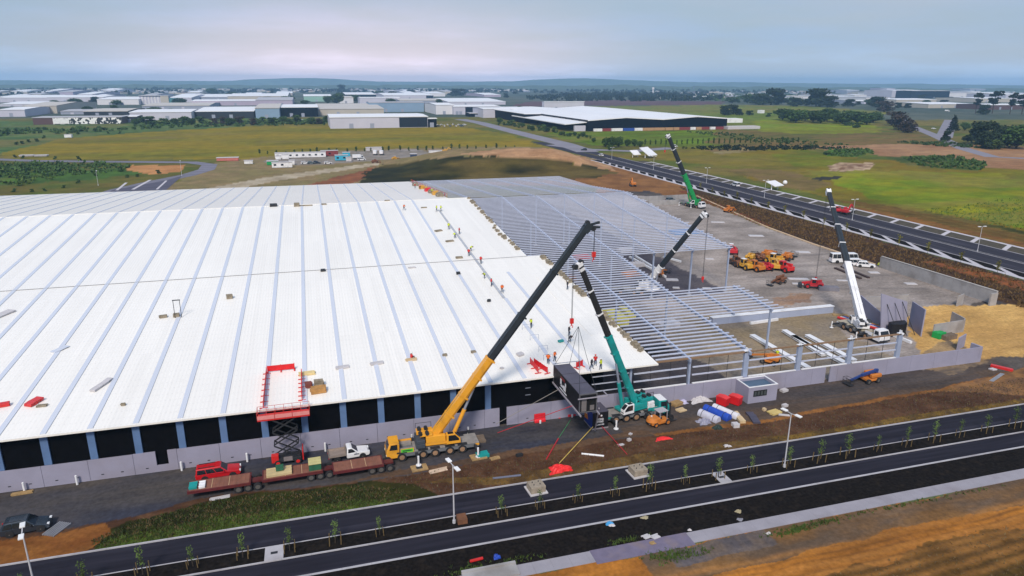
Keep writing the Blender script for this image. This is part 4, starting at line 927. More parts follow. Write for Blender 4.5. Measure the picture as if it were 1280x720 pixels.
crate('crate', (-2.3,81.15,1.3), (1.5,1.5,.9), 'green crate with a pale lid on the middle trailer', 'crate', mat('crate_green', S(48,104,76), .7, var=.25), .03, mat('lid_cream', S(210,200,140), .7))
crate('steel_plate_stack', (-6.6,81.1,1.3), (3.0,1.7,.35), 'beige stack of plates on the middle trailer deck', 'plates', mat('beige_load', S(205,185,140), .7), .05)
crate('toolbox', (-6.5,81.1,1.72), (.9,.7,.5), 'small green box on top of the beige load on the middle trailer', 'box', mat('crate_green', S(48,104,76), .7, var=.25), .05)
crate('crate', (-16.4,80.6,1.31), (.9,1.3,.30), 'teal crate at the left end of the leftmost trailer', 'crate', TEAL, .03)
crate('roll_bundle', (-15.4,80.6,1.31), (.7,1.4,.26), 'white wrapped bundle beside the teal crate on the leftmost trailer', 'bundle', WHITE, .05)

def scissor_lift():
    t = empty('scissor_lift', (-5.7,85.9,0), 0, 'red and black scissor lift raised to the eave of the white roof', 'scissor lift')
    b = MB(); b.box(-1.7,1.7,-.85,.85,.45,.95); b.build('chassis', DSTEEL, t, bevel=.03)
    b = MB(); b.box(-2.0,-1.1,-.9,-.2,.5,1.55); b.box(1.85,2.0,-.85,.85,.4,1.9); b.build('power_pack', RED, t, bevel=.04)
    b = MB(); b.box(-.5,.6,-.9,-.86,.6,1.2); b.build('control_panel', mat('grey_panel', S(140,130,130), .6), t)
    for x in (-1.25,1.25):
        for s in (-1,1): wheel(t, x, s*.85, .42, .32, RED)
    z0, z1, n = 1.0, 6.6, 3; dz = (z1-z0)/n
    for k in range(n):
        for s in (-1,1):
            b = MB(); za, zb = z0+k*dz+.05, z0+(k+1)*dz-.05
            b.beam((-1.5,s*.55,za),(1.5,s*.55,zb),.09,.17); b.build('scissor_arm', DSTEEL, t)
            b = MB(); b.beam((-1.5,s*.68,zb),(1.5,s*.68,za),.09,.17); b.build('scissor_arm', DSTEEL, t)
        b = MB(); b.tube((-1.5,-.75,z0+k*dz+.05),(-1.5,.75,z0+k*dz+.05),.07,n=8); b.tube((1.5,-.75,z0+k*dz+.05),(1.5,.75,z0+k*dz+.05),.07,n=8); b.build('pivot_pin', DSTEEL, t)
    b = MB(); b.box(-3.2,3.2,-.85,.85,6.62,6.82); pl = b.build('platform', RED, t)
    b = MB()
    for a, c in ((-3.2,-1.1),(-1.05,1.05),(1.1,3.2)): b.box(a+.02,c-.02,-.9,-.84,6.84,7.35)
    b.build('kick_panel', mat('faded_red', S(238,150,146), .5, var=.1), pl)
    b = MB()
    for zz in (7.4,7.9):
        for s in (-.84,.84): b.tube((-3.2,s,zz),(3.2,s,zz),.028,n=6)
        for xx in (-3.2,3.2): b.tube((xx,-.84,zz),(xx,.84,zz),.028,n=6)
    for k in range(7):
        for s in (-.84,.84): b.tube((-3.2+k*1.066,s,6.82),(-3.2+k*1.066,s,7.9),.028,n=6)
    b.build('guard_rail', mat('rail_red', S(200,60,55), .5), pl)
scissor_lift()
def barrier(p0, p1, label, panels, hgt=.95, solid=True):
    a = Vector(p0); c = Vector(p1); L_ = (c-a).length; d = (c-a)/L_; t = empty('safety_barrier', a, math.atan2(d.y,d.x), label, 'barrier', 'red edge barriers standing on the roof')
    sl = (c.z-a.z)/math.hypot(c.x-a.x,c.y-a.y); Lh = math.hypot(c.x-a.x,c.y-a.y)
    for k in range(panels):
        x0, x1 = Lh*k/panels+.04, Lh*(k+1)/panels-.04; z0, z1 = sl*x0, sl*x1; b = MB()
        if solid:
            b.add([(x0,-.02,z0+.12),(x1,-.02,z1+.12),(x1,-.02,z1+hgt),(x0,-.02,z0+hgt),(x0,.02,z0+.12),(x1,.02,z1+.12),(x1,.02,z1+hgt),(x0,.02,z0+hgt)],[(0,1,2,3),(7,6,5,4),(0,4,5,1),(1,5,6,2),(2,6,7,3),(3,7,4,0)])
        else:
            for zz in (.3,.6,.95): b.tube((x0,0,z0+zz),(x1,0,z1+zz),.06,n=6)
        b.build('mesh_panel', mat('barrier_red', S(225,30,36), .5, var=.15), t)
    for k in range(panels+1):
        x = Lh*k/panels; b = MB(); b.tube((x,0,sl*x-.0),(x,0,sl*x+hgt+.08),.05,n=6); b.box(x-.1,x+.1,-.5,.5,sl*x+.0,sl*x+.07); b.build('post', RED, t)
Pz = lambda x, y: (x, y, roof_z(y)+.03)
barrier(Pz(-8.2,87.5), Pz(-8.2,97.2), 'red barrier run up the roof on the left side of the scissor lift', 6)
barrier(Pz(-8.1,97.7), Pz(-4.4,97.7), 'red barrier run across the roof uphill of the scissor lift', 2)
barrier(Pz(-3.4,88.4), Pz(-3.4,95.6), 'thin red barrier run up the roof on the right side of the scissor lift', 6, solid=False)
barrier(Pz(29.6,88.4), Pz(29.4,91.6), 'red barrier panels stacked on the roof left of the black container', 2)
barrier(Pz(30.9,88.0), Pz(29.9,91.3), 'red barrier panels leaning closest to the black container end', 2)
barrier(Pz(35.6,88.6), Pz(36.8,89.1), 'small red barrier on the roof right of the black container', 1)
# ---------------------------------------------------------------- the black container hung at the eave, the booth, ropes
BLKC = mat('container_black', (.010,.010,.012,1), .45, .1, var=.2); BLKT = mat('container_roof_grey', (.085,.078,.105,1), .6, var=.15, scale=.5)
t = empty('shipping_container', (31.55,77.0,6.2), 0, 'long black container held at the eave of the white roof', 'container')
CL, CW, CHt = 10.2, 2.46, 2.65
b = MB(); b.box(0,CW,0.02,CL,.12,CHt-.02)
for k in range(26):
    yy = .2+k*.38; b.box(-.05,0.0,yy,yy+.19,.2,CHt-.15); b.box(CW,CW+.05,yy,yy+.19,.2,CHt-.15)
body = b.build('body', BLKC, t)
for k in range(3):
    b = MB(); b.box(.04,CW-.04,.08+k*CL/3,.0+(k+1)*CL/3-.06,CHt-.018,CHt+.03); b.build('roof_panel', BLKT, t)
b = MB()
for yy in (-.02, CL-.1):
    for xx in (-.03, CW-.09): b.box(xx,xx+.14,yy,yy+.14,0,CHt+.04)
    b.box(.11,CW-.09,yy,yy+.12,CHt-.12,CHt+.035); b.box(.11,CW-.09,yy,yy+.12,0.0,.14)
b.build('corner_frame', mat('frame_grey', (.10,.10,.11,1), .5), t)
b = MB(); b.box(-.16,-.03,-.9,CL+.1,-.10,.10); b.box(CW+.0,CW+.12,-.9,CL+.1,-.1,.1); b.build('skid_rail', mat('pale_rail', S(170,165,175), .5), t)
b = MB(); b.box(-.4,CW+1.4,-.5,-.38,2.2,2.32); b.box(CW+1.3,CW+1.42,-.5,CL*.0+1.2,2.2,2.3); b.build('handrail', mat('pale_rail', S(170,165,175), .5), t)
b = MB(); b.box(-.2,CW+1.6,CL-.1,CL-.02,CHt+.25,CHt+.33); b.tube((CW+1.55,CL-.05,CHt-.8),(CW+1.55,CL-.05,CHt+.3),.04,n=6); b.tube((0,CL-.05,CHt),(0,CL-.05,CHt+.3),.04,n=6); b.build('spreader_bar', STEEL, t)
b = MB(); b.box(.25,2.2,-.005,.015,.2,2.3); b.build('end_opening', mat('dark_opening', (.004,.004,.004,1), .9), t)
b = MB(); b.box(.3,1.0,-.03,-.006,.2,1.9); b.box(1.5,2.1,-.04,-.006,.3,1.0,0); b.build('machinery', mat('machinery_grey', S(120,115,115), .5), t)
LETW = mat('white_lettering', (.75,.75,.77,1), .5); REDL = mat('dark_red_emblem', (.20,.02,.02,1), .5)
def strokes(rects, m, name, par, xf):
    b = MB()
    for x0, x1, z0, z1 in rects:
        vs = [xf(x0,z0,0), xf(x1,z0,0), xf(x1,z1,0), xf(x0,z1,0), xf(x0,z0,1), xf(x1,z0,1), xf(x1,z1,1), xf(x0,z1,1)]
        b.add(vs, [(0,1,2,3),(7,6,5,4),(0,4,5,1),(1,5,6,2),(2,6,7,3),(3,7,4,0)])
    return b.build(name, m, par)
GLY = {'I':[(0,.25,0,1)],'L':[(0,.22,0,1),(.22,.8,0,.2)],'E':[(0,.22,0,1),(.22,.8,0,.18),(.22,.7,.41,.59),(.22,.8,.82,1)],'T':[(.3,.52,0,.8),(0,.82,.8,1)],'H':[(0,.22,0,1),(.6,.82,0,1),(.22,.6,.41,.6)],'O':[(0,.22,0,1),(.6,.82,0,1),(.22,.6,0,.18),(.22,.6,.82,1)],'R':[(0,.22,0,1),(.22,.8,.82,1),(.6,.82,.45,.82),(.22,.6,.45,.6),(.55,.78,0,.45)],'S':[(0,.8,0,.18),(.6,.82,.18,.42),(0,.82,.42,.58),(0,.22,.58,.82),(0,.82,.82,1)],'D':[(0,.22,0,1),(.22,.65,0,.18),(.22,.65,.82,1),(.6,.82,.15,.85)],'A':[(0,.22,0,.85),(.6,.82,0,.85),(.1,.72,.82,1),(.22,.6,.4,.55)],'F':[(0,.22,0,1),(.22,.7,.41,.59),(.22,.8,.82,1)],'N':[(0,.22,0,1),(.6,.82,0,1),(.22,.45,.55,.85),(.38,.6,.2,.55)]}
def marks(x, z, w, h, n, solid=.82):
    """a line of blocky marks, as illegible at this size as in the photograph"""
    out_ = []; ks = list('EDHRSAFONLTI')
    for i in range(n):
        cw_ = w/n
        for x0, x1, z0, z1 in GLY[ks[(i*5+n) % 12]]: out_.append((x+cw_*i+x0*cw_, x+cw_*i+x1*cw_, z+z0*h, z+z1*h))
    return out_
# side logo of the long container (on the face towards -x), read along the length
xs_ = lambda x, z, k: (-.055-.02*k, 7.2-x, z)
strokes([(0,.55,1.1,2.0),(.2,1.2,.9,1.25),(1.3,2.2,.75,1.45),(1.9,2.3,1.5,2.0)], LETW, 'logo', t, xs_)
strokes([(.2,1.8,2.02,2.4)], REDL, 'logo_arc', t, xs_)
strokes([(-.2,2.6,.38,.56)], LETW, 'logo_line', t, xs_)
bt = empty('site_booth', (36.15,83.05,0), R(1), 'small black booth with a blue side on the ground under the black container', 'booth')
b = MB(); b.box(0,2.45,0,2.95,.18,2.62); b.build('body', BLKC, bt, bevel=.02)
b = MB(); b.box(-.03,2.48,-.03,2.98,2.622,2.68); b.build('roof', BLKT, bt)
b = MB(); b.box(-.05,2.5,-.06,3.0,0,.178); b.build('base', mat('booth_base', S(160,150,155), .7), bt)
b = MB(); b.box(-.02,-.002,.05,2.9,.2,2.6); sp = b.build('side_panel', mat('booth_blue', (.015,.045,.26,1), .5), bt)
b = MB(); b.add([(-.023,1.5,.9),(-.023,2.85,.7),(-.023,2.85,1.9),(-.023,2.3,2.5)],[(0,1,2,3)]); b.build('poster', mat('poster_orange', S(235,140,50), .5), sp)
b = MB(); b.add([(-.026,1.9,1.6),(-.026,2.5,1.5),(-.026,2.3,2.5)],[(0,1,2)]); b.build('poster_white', WHITE, sp)
xf = lambda x, z, k: (x, -.004-.012*k, z)
strokes(marks(.68,1.36,1.08,.30,5)+marks(.68,.98,1.08,.30,5), LETW, 'lettering', bt, xf)
strokes(marks(.44,.58,1.42,.18,11), LETW, 'lettering_small', bt, xf)
b = MB(); b.tube((1.25,-.003,2.0),(1.25,-.014,2.0),.32,n=20); b.build('emblem', mat('emblem_brown', (.05,.022,.02,1), .5), bt)
b = MB(); b.tube((1.36,-.015,2.08),(1.36,-.024,2.08),.14,n=14); b.build('emblem_dot', LETW, bt)
# slings from the crane hook to the container corners
hook = Vector((33.3,82.55,TCH-1.3))
for (x, y, lb) in ((31.6,77.1,'near left'),(33.95,77.1,'near right'),(31.6,87.1,'far left'),(33.95,87.1,'far right')):
    b = MB(); b.tube(hook, (x,y,8.87), .03, n=5); tag(b.build('lifting_sling', DSTEEL), 'thin sling from the teal crane hook to the %s corner of the black container' % lb, 'sling')
def rope(name, pts, r, m, label, cat='rope', sag=.0):
    b = MB(); P0, P1 = Vector(pts[0]), Vector(pts[-1]); n = 10; q = []
    for i in range(n+1):
        f = i/n; p = P0.lerp(P1, f); p.z -= sag*4*f*(1-f); p.z = max(p.z, .05); q.append(p)
    b.path(q, r, 6); return tag(b.build(name, m), label, cat)
ROPG = mat('rope_grey', S(150,145,140), .8); ROPR = mat('rope_red', (.45,.02,.03,1), .8); ROPY = mat('rope_yellow', (.60,.42,.10,1), .8); ROPGR = mat('rope_green', (.06,.25,.10,1), .8)
e = at(602,538,.1); rope('tag_line', [(31.5,84.6,6.3), on_y(620,530,86.5)], .045, ROPG, 'grey tag line from the black container down to the wall at the left')
rope('tag_line', [(31.5,79.2,6.3), on_y(622,541,84.5)], .045, ROPR, 'red and dark tag line from the black container past the small dark doorway')
rope('tag_line', [(36.2,83.0,.5), at(699,579,.2)], .06, ROPY, 'yellow line from the foot of the black booth to the red tarp heap', sag=0)
rope('tag_line', [on_y(713,525,86.5), at(698,548,.05)], .05, ROPGR, 'green line on the gravel by the red water barriers', sag=0)
rope('tag_line', [at(698,548,.1), at(683,574,.1)], .09, ROPR, 'red flagging line lying across the bank below the green line')
rope('tag_line', [(37.6,82.9,.4), at(784,568,.1)], .05, ROPR, 'dark red line from the black booth across the bank to the right')
rope('tag_line', [(34.6,77.5,6.3), (36.2,82.2,.3)], .09, mat('pale_rail', S(170,165,175), .5), 'pale steel brace from the black container down to the booth', 'brace')

# ---------------------------------------------------------------- other machines
def forklift():
    x, y, _ = at(826,531); t = empty('forklift', (x,y+.3,0), R(10), 'orange forklift with a grey canopy beside the teal crane', 'forklift')
    b = MB(); b.prism([(-1.9,.35),(-1.95,.9),(-1.7,1.35),(-.5,1.4),(-.35,.9),(1.2,.85),(1.25,.35)], -.75,.75); b.build('body', ORG, t, bevel=.12)
    b = MB(); b.tube((-1.4,0,.8),(-1.4,0,1.38),.95,.75,18); b.build('counterweight', ORG, t, bevel=.06)
    b = MB()
    for xx in (-.5,.75):
        for s in (-.6,.6): b.tube((xx,s,.9),(xx-.06,s,2.2),.05,n=6)
    b.box(-.75,.85,-.68,.68,2.2,2.28); b.build('canopy', mat('canopy_grey', S(185,180,185), .6), t)
    b = MB()
    for s in (-.4,.4): b.box(1.3,1.45,s-.1,s+.1,.2,3.3)
    for zz in (.6,1.7,3.0): b.box(1.32,1.43,-.33,.33,zz,zz+.1)
    b.build('mast', DSTEEL, t)
    b = MB()
    for s in (-.35,.35): b.box(1.48,2.75,s-.07,s+.07,.22,.30)
    b.box(1.46,1.55,-.6,.6,.2,1.0); b.build('fork', DSTEEL, t)
    b = MB(); b.box(-.35,.1,-.3,.3,.95,1.15); b.box(-.4,-.25,-.3,.3,1.15,1.6); b.build('seat', BLK, t)
    for xx, r in ((-1.25,.38),(.85,.46)):
        for s in (-1,1): wheel(t, xx, s*.72, r, .3, ORG)
    b = MB(); b.tube((1.9,-.1,.55),(1.9,.9,.55),.55,n=18); tag(b.build('cable_drum', BLK, loc=(x,y+.3,0), rz=R(10)), 'black drum carried on the forks of the orange forklift', 'drum')
forklift()
def boom_lift(loc, rz, label, c1, c2, L1=3.6):
    t = empty('boom_lift', loc, rz, label, 'boom lift')
    b = MB(); b.box(-1.2,1.2,-.95,.95,.45,.85); b.build('chassis', c1, t, bevel=.06)
    b = MB(); b.box(-1.7,.4,-.95,-.15,.95,1.75); b.box(-1.7,.4,.35,.95,.95,1.6); b.build('engine_hood', c1, t, bevel=.14)
    b = MB(); b.beam((-1.5,.1,1.95),(-1.5+L1,.1,1.45),.36,.42); b.build('boom', c2, t)
    b = MB(); b.beam((-1.5+L1,.1,1.45),(-1.5+L1+2.2,.1,.85),.26,.3); b.beam((-1.5,.1,1.2),(-.9,.1,2.1),.4,.4); b.build('jib', c2, t)
    b = MB(); X = -1.5+L1+2.2
    for zz in (.3,.8,1.3):
        b.tube((X,-.7,zz),(X,.9,zz),.03,n=6); b.tube((X+.8,-.7,zz),(X+.8,.9,zz),.03,n=6); b.tube((X,-.7,zz),(X+.8,-.7,zz),.03,n=6); b.tube((X,.9,zz),(X+.8,.9,zz),.03,n=6)
    for xx in (X,X+.8):
        for yy in (-.7,.9): b.tube((xx,yy,.25),(xx,yy,1.3),.03,n=6)
    b.box(X,X+.8,-.7,.9,.2,.27); b.build('basket', DSTEEL, t)
    for xx in (-1.0,1.0):
        for s in (-1,1): wheel(t, xx, s*.95, .45, .35, RIM)
    return t
x, y, _ = at(1088,478); boom_lift((x,y+.4,0), R(183), 'blue and orange boom lift parked by the end of the panel wall', ORG, mat('boom_blue', (.02,.05,.20,1), .45), 3.4)
x, y, _ = at(962,454); boom_lift((x,y,0), R(125), 'orange boom lift inside the frame by the white beams', ORG, ORG, 2.6)
def telehandler(loc, rz, label, c, kind=0, cat=None):
    nm, cat = [('telehandler','telehandler'),('excavator','excavator'),('boom_lift','boom lift'),('loader','loader')][kind]
    if kind == 2: return boom_lift(loc, rz, label, c, c, 3.0)
    t = empty(nm, loc, rz, label, cat)
    if kind == 1:
        for s in (-1,1):
            b = MB(); b.prism([(-1.5,.0),(-1.75,.4),(-1.5,.8),(1.5,.8),(1.75,.4),(1.5,.0)], s*.85, s*1.35); b.build('track', BLK, t)
        b = MB(); b.box(-1.7,1.2,-1.15,1.15,.95,1.25); b.box(-1.8,-.2,-1.15,1.15,1.25,2.1); b.build('body', c, t, bevel=.1)
        b = MB(); b.box(.0,1.15,.2,1.1,1.25,2.7); o = b.build('cab', c, t, bevel=.05)
        b = MB(); b.box(1.152,1.17,.28,1.02,1.6,2.55); b.box(.1,1.05,1.102,1.115,1.6,2.55); b.build('cab_window', GL, o)
        b = MB(); b.beam((1.0,-.2,1.5),(2.9,-.2,3.6),.4,.55); b.beam((2.9,-.2,3.6),(4.6,-.2,2.4),.35,.5); b.build('boom', c, t)
        b = MB(); b.beam((4.6,-.2,2.4),(4.9,-.2,.9),.3,.4); b.prism([(4.3,.2),(5.1,.3),(5.2,1.0),(4.7,1.1)], -.75,.35); b.build('bucket', DSTEEL, t)
        return t
    b = MB(); b.prism([(-2.2,.6),(-2.2,1.5),(-.8,1.6),(-.6,1.1),(1.9,1.0),(2.1,.6)], -.95,.95); b.build('body', c, t, bevel=.1)
    b = MB(); b.prism([(-.6,1.1),(-.5,2.35),(.5,2.4),(1.0,1.1)], .1,.95); o = b.build('cab', c, t, bevel=.04)
    b = MB(); b.box(-.4,.5,.955,.965,1.5,2.25); b.box(-.62,-.60,.2,.85,1.5,2.2); b.build('cab_window', GL, o)
    b = MB(); b.box(-.55,.55,.05,1.0,2.41,2.5); b.build('cab_roof', WHITE if kind == 0 else c, t)
    b = MB(); b.beam((-1.9,-.35,1.9),(2.6,-.35,1.1 if kind == 0 else 1.6),.4,.45); b.build('boom', c, t)
    b = MB(); b.prism([(2.5,.3),(3.3,.3),(3.4,.9),(2.7,1.2)], -.95,.95); b.build('bucket', DSTEEL if kind == 0 else c, t)
    for xx in (-1.4,1.4):
        for s in (-1,1): wheel(t, xx, s*.95, .62, .42, c)
    return t
OY = mat('machine_yellow', (.62,.33,.04,1), .45, var=.15, dirt=S(90,70,50), dirt_amt=.5); DR = mat('machine_red', (.50,.02,.03,1), .45, var=.15); BRN = mat('machine_brown', S(130,84,58), .7, var=.25)
for (u, v, rz, c, k, lb) in [(916,317,60,DR,0,'red telehandler standing behind the column at the left of the machine cluster'),
        (921,332,80,BRN,3,'brown loader at the left end of the machine cluster'),(931,336,95,OY,0,'yellow telehandler at the front left of the machine cluster'),
        (938,326,40,OY,2,'yellow boom lift in the middle of the machine cluster'),(944,338,100,ORG,3,'orange red loader at the front middle of the machine cluster'),
        (949,326,70,BRN,2,'brown boom lift at the back of the machine cluster'),(957,338,85,DR,2,'dark red boom lift low at the front of the machine cluster'),
        (960,322,20,ORG,2,'orange boom lift at the back of the machine cluster'),(967,329,110,OY,0,'yellow telehandler with a pale roof right of the middle of the cluster'),
        (968,336,60,OY,3,'yellow loader behind the round red machine of the cluster'),(980,339,95,RED,3,'bright red loader at the front right of the machine cluster'),(984,325,30,ORG,2,'orange boom lift at the right end of the machine cluster')]:
    x, y, _ = at(u, v); telehandler((x,y,0), R(rz), lb, c, k).scale = (1.18,1.18,1.18)
for (u, v, rz, c, k, lb) in [(1016,360,150,DR,0,'dark red telehandler under the hook of the white crane'),(974,354,200,BRN,2,'small brown boom lift alone on the gravel below the machine cluster'),
        (824,345,30,ORG,2,'orange boom lift at the edge of the purlins beside the hidden crane'),(791,233,80,ORG,1,'orange excavator working beside the spoil heap'),(911,265,20,ORG,3,'orange loader on the kerb line right of the green crane'),
        (1057,268,20,DR,1,'red excavator beside the far road verge'),(556,191,10,OY,1,'yellow excavator on the mound by the far compound'),(469,204,0,BRN,3,'rusty brown loader at the edge of the far compound'),(494,200,20,OY,0,'yellow green telehandler in the far compound'),
        (1047,265,60,DR,0,'red loader beside the red excavator on the far verge')]:
    x, y, _ = at(u, v); telehandler((x,y,0), R(rz), lb, c, k)

# ---------------------------------------------------------------- small things on the ground
def water_barrier(u, v, ln, label, rz=R(3)):
    x, y, _ = at(u,v); t = empty('traffic_barrier', (x,y,0), rz, label, 'barrier')
    b = MB(); b.prism([(-.32,0),(-.32,.3),(-.14,.55),(-.12,1.3),(.12,1.3),(.14,.55),(.32,.3),(.32,0)], -ln/2, ln/2); o = b.build('body', mat('barrier_plastic', (.70,.02,.03,1), .4), t, bevel=.04); o.rotation_euler.z = R(90)
    b = MB(); b.tube((-ln*.05,-.5,.0),(-ln*.05,-.5,.45),.14,n=10); b.build('weight', WHITE, t)
water_barrier(674.5,527,1.7,'red water filled barrier left of the black container'); water_barrier(714,519.5,1.3,'red water filled barrier half hidden behind the black container')
x, y, _ = at(699,522); b = MB(); b.tube((0,0,0),(0,0,.08),.25,.22,12); b.tube((0,0,.08),(0,0,.9),.14,.05,12); tag(b.build('traffic_cone', RED, loc=(x,y,0)), 'small red cone between the two red water barriers', 'cone')
def plank_stack(u, v, sz, label, m, rz=0, z=0, n=4, cat='timber stack', name='timber_stack', pos=None):
    x, y, zz = pos or at(u,v,z); b = MB(); r = random.Random(int(u*7+v))
    for lay in range(n):
        for k in range(4):
            h = sz[2]/n; j = r.uniform(-.08,.08)
            b.box(-sz[0]/2+j, sz[0]/2+j, -sz[1]/2+k*sz[1]/4, -sz[1]/2+(k+1)*sz[1]/4-.02, lay*h, lay*h+h*.92)
    return tag(b.build(name, m, loc=(x,y,zz), rz=rz), label, cat)
PALE = mat('pale_sheet', S(206,202,204), .6, var=.1); GRYS = mat('grey_sheet', S(130,128,138), .6, var=.15)
plank_stack(603,570,(1.6,1.1,.5),'teal box lying beside the rear of the yellow crane',TEAL,.1,n=1,cat='box',name='toolbox')
plank_stack(619,573,(1.3,.7,.14),'small pale timber pallet right of the teal box',TIMBER,.2,n=1)
plank_stack(596,551,(2.2,1.5,.5),'brown stack of dunnage behind the rear of the yellow crane',mat('old_timber',S(120,105,90),.85,var=.3),.0)
plank_stack(28,617,(2.2,.6,.2),'low timber stack at the foot of the wall at the far left',TIMBER,.08,n=2)
plank_stack(548,588,(2.4,.9,.06),'pale plywood sheets lying between the crane mats',mat('pale_ply',S(215,190,165),.8,var=.2),.15,n=1)
plank_stack(275,622.5,(2.2,.6,.12),'white plastic wrap lying below the leftmost trailer',PALE,.1,n=1,cat='wrap',name='plastic_wrap')
x, y, _ = at(70,662); b = MB()
for k in range(6): b.beam((-1.2,-.8+k*.27,.1),(1.2,-.8+k*.27,.1),.16,.14)
tag(b.build('steel_bundle', mat('zinc',S(170,170,175),.5,.4), loc=(x,y,0), rz=R(62)), 'grey steel sections bundled on the orange earth', 'steel bundle')
def rag(u, v, sx, sy, h, m, label, cat, name, seed=1, z=0):
    x, y, zz = at(u,v,z); b = MB(); n = 13; r = random.Random(seed); vs = []
    hh = [[0]*(n+1) for _ in range(n+1)]
    for i in range(n+1):
        for j in range(n+1):
            a, c = (i/n-.5)*2, (j/n-.5)*2; d = max(0, 1-(a*a+c*c)); hh[i][j] = h*(d**.5)*(.55+.45*r.random())+.02
            w = 1+.18*math.sin(3*math.atan2(c,a)+seed)+.1*math.sin(7*math.atan2(c,a)); vs.append((a*sx*w*(.72+.28*max(abs(a),abs(c))), c*sy*w, hh[i][j] if d > 0 else .01))
    b.add(vs, [(i*(n+1)+j,(i+1)*(n+1)+j,(i+1)*(n+1)+j+1,i*(n+1)+j+1) for i in range(n) for j in range(n)]); return tag(b.build(name, m, loc=(x,y,zz)), label, cat)
rag(700,587,1.4,.8,.75,mat('red_tarp',(.75,.025,.025,1),.5),'crumpled red tarp heap on the bank at the end of the yellow line','tarp','tarp',2)
rag(829,548.5,1.1,.45,.25,mat('red_tarp',(.75,.025,.025,1),.5),'flat red sheet on the brown bank below the forklift','tarp','tarp',3)
def tie_block(u, v, label):
    x, y, _ = at(u,v); t = empty('concrete_block', (x,y,.02), R(4), label, 'concrete block')
    b = MB(); b.box(-1.15,1.15,-1.15,1.15,0,.12); b.build('base_sheet', PALE, t)
    b = MB(); b.box(-.95,.95,-.85,.85,.122,.52); b.box(-.93,.95,-.87,.83,.54,.95); b.build('block', mat('weathered_concrete',S(165,152,135,.8),.85,var=.2,scale=2,bump=.2), t, bevel=.04)
    b = MB()
    for dx in (-.4,.4):
        for dy in (-.3,.3): b.tube((dx,dy,.95),(dx,dy,1.1),.06,n=6)
    b.build('lifting_eye', DSTEEL, t)
tie_block(670,613,'stacked concrete blocks on a pale base in the road below the red tarp heap'); tie_block(797,592,'stacked concrete blocks on a pale base in the road, right of the red tarp heap')
def rod(u0, v0, u1, v1, r, m, label, cat, name, z=.1):
    b = MB(); b.tube(at(u0,v0,z), at(u1,v1,z), r, n=8); return tag(b.build(name, m), label, cat)
rod(616,598,651,594,.14,mat('pipe_grey',S(110,115,135),.5),'grey pipe lying on the brown bank','pipe','pipe')
rod(727,567,755,570,.13,WHITE,'white pole lying on the bank right of the red tarp heap','pole','pole')
plank_stack(649,570,(.9,.5,.35),'small dark box on the gravel above the grey pipe',BLK,.1,n=1,cat='box',name='toolbox')
plank_stack(776,556,(.9,.5,.06),'white board on the bank at the end of the dark red line',PALE,.1,n=1,cat='board',name='board')
plank_stack(786,551,(.5,.4,.35),'pale bucket stack at the edge of the bank left of the red sheet',PALE,.3,n=2,cat='bucket',name='bucket_stack')
plank_stack(788,543,(.45,.4,.2),'pale litter heap on the gravel below the teal crane',PALE,.5,n=1,cat='litter',name='litter')
# site cabin
t = empty('substation_box', (62.7,84.3,0), 0, 'pale square precast box with black louvres standing against the panel wall', 'building')
b = MB(); b.box(0,5.2,0,.2,0,2.7); b.box(0,.2,.2,3.4,0,2.7); b.box(5.0,5.2,.2,3.4,0,2.7); b.box(.2,5.0,3.2,3.4,0,2.7); b.build('wall', CONC, t)
b = MB(); b.box(-.03,5.23,-.03,.18,2.702,2.8); b.box(-.03,.18,.18,3.43,2.702,2.8); b.box(5.02,5.23,.18,3.43,2.702,2.8); b.box(.18,5.02,3.22,3.43,2.702,2.8); b.build('coping', WHITE, t)
b = MB(); b.box(.21,4.99,.21,3.19,2.2,2.3); b.build('roof', mat('blue_grey_roof', S(80,105,130,.8), .4), t)
b = MB(); b.box(.9,3.3,-.05,-.002,1.1,2.1); o = b.build('louvre', mat('louvre_black',(.012,.014,.014,1),.6), t)
b = MB()
for k in range(4): b.box(1.05+k*.58,1.4+k*.58,-.07,-.052,1.25,1.95)
b.build('louvre_blade', mat('louvre_grey',(.06,.07,.07,1),.5), o)
def bin_(u, v, label, rz):
    x, y, _ = at(u,v); t = empty('skip_bin', (x,y,0), rz, label, 'skip bin')
    b = MB(); b.prism([(-.82,.1),(-.9,1.35),(.9,1.35),(.82,.1)], -.55,.55); b.build('body', mat('bin_red',(.60,.015,.02,1),.4,var=.1), t, bevel=.03)
    b = MB(); b.prism([(-.94,1.36),(-.94,1.42),(0,1.55),(.94,1.42),(.94,1.36)], -.6,.6); b.build('lid', mat('bin_lid',(.74,.04,.04,1),.4), t)
bin_(903,506,'left one of two red bins near the pale precast box',R(118)); bin_(919,505,'right one of two red bins, nearer the pale precast box',R(118))
def roll(u, v, ln, r, m, label, rz, ends=None):
    x, y, _ = at(u,v); t = empty('wrapped_roll', (x,y,0), rz, label, 'wrapped roll')
    b = MB(); n = 14; prof = [(r*math.cos(math.pi*k/n), max(.02, r*1.5*math.sin(math.pi*k/n)**.8)) for k in range(n+1)]
    b.prism([(p[0],p[1]) for p in prof], -ln/2, ln/2); b.build('cover', m, t, smooth=False, bevel=.05)
    b = MB()
    for yy in (-ln*.3, ln*.3):
        for k in range(n):
            p0, p1 = prof[k], prof[k+1]; b.beam((p0[0]*1.02,yy,p0[1]*1.02+.01),(p1[0]*1.02,yy,p1[1]*1.02+.01),.07,.03)
    b.build('strap', ends or DSTEEL, t)
    return t
roll(886,523,3.4,.62,mat('wrap_white',S(205,205,220),.5,var=.12),'white wrapped bundle at the left of the blue covered one',R(22)); roll(896,519,4.4,.66,BLUEP,'blue covered bundle between two white wrapped ones',R(22)); roll(907,517,4.4,.58,mat('wrap_white2',S(228,226,232),.45,var=.08),'white wrapped bundle at the right of the blue covered one',R(22))
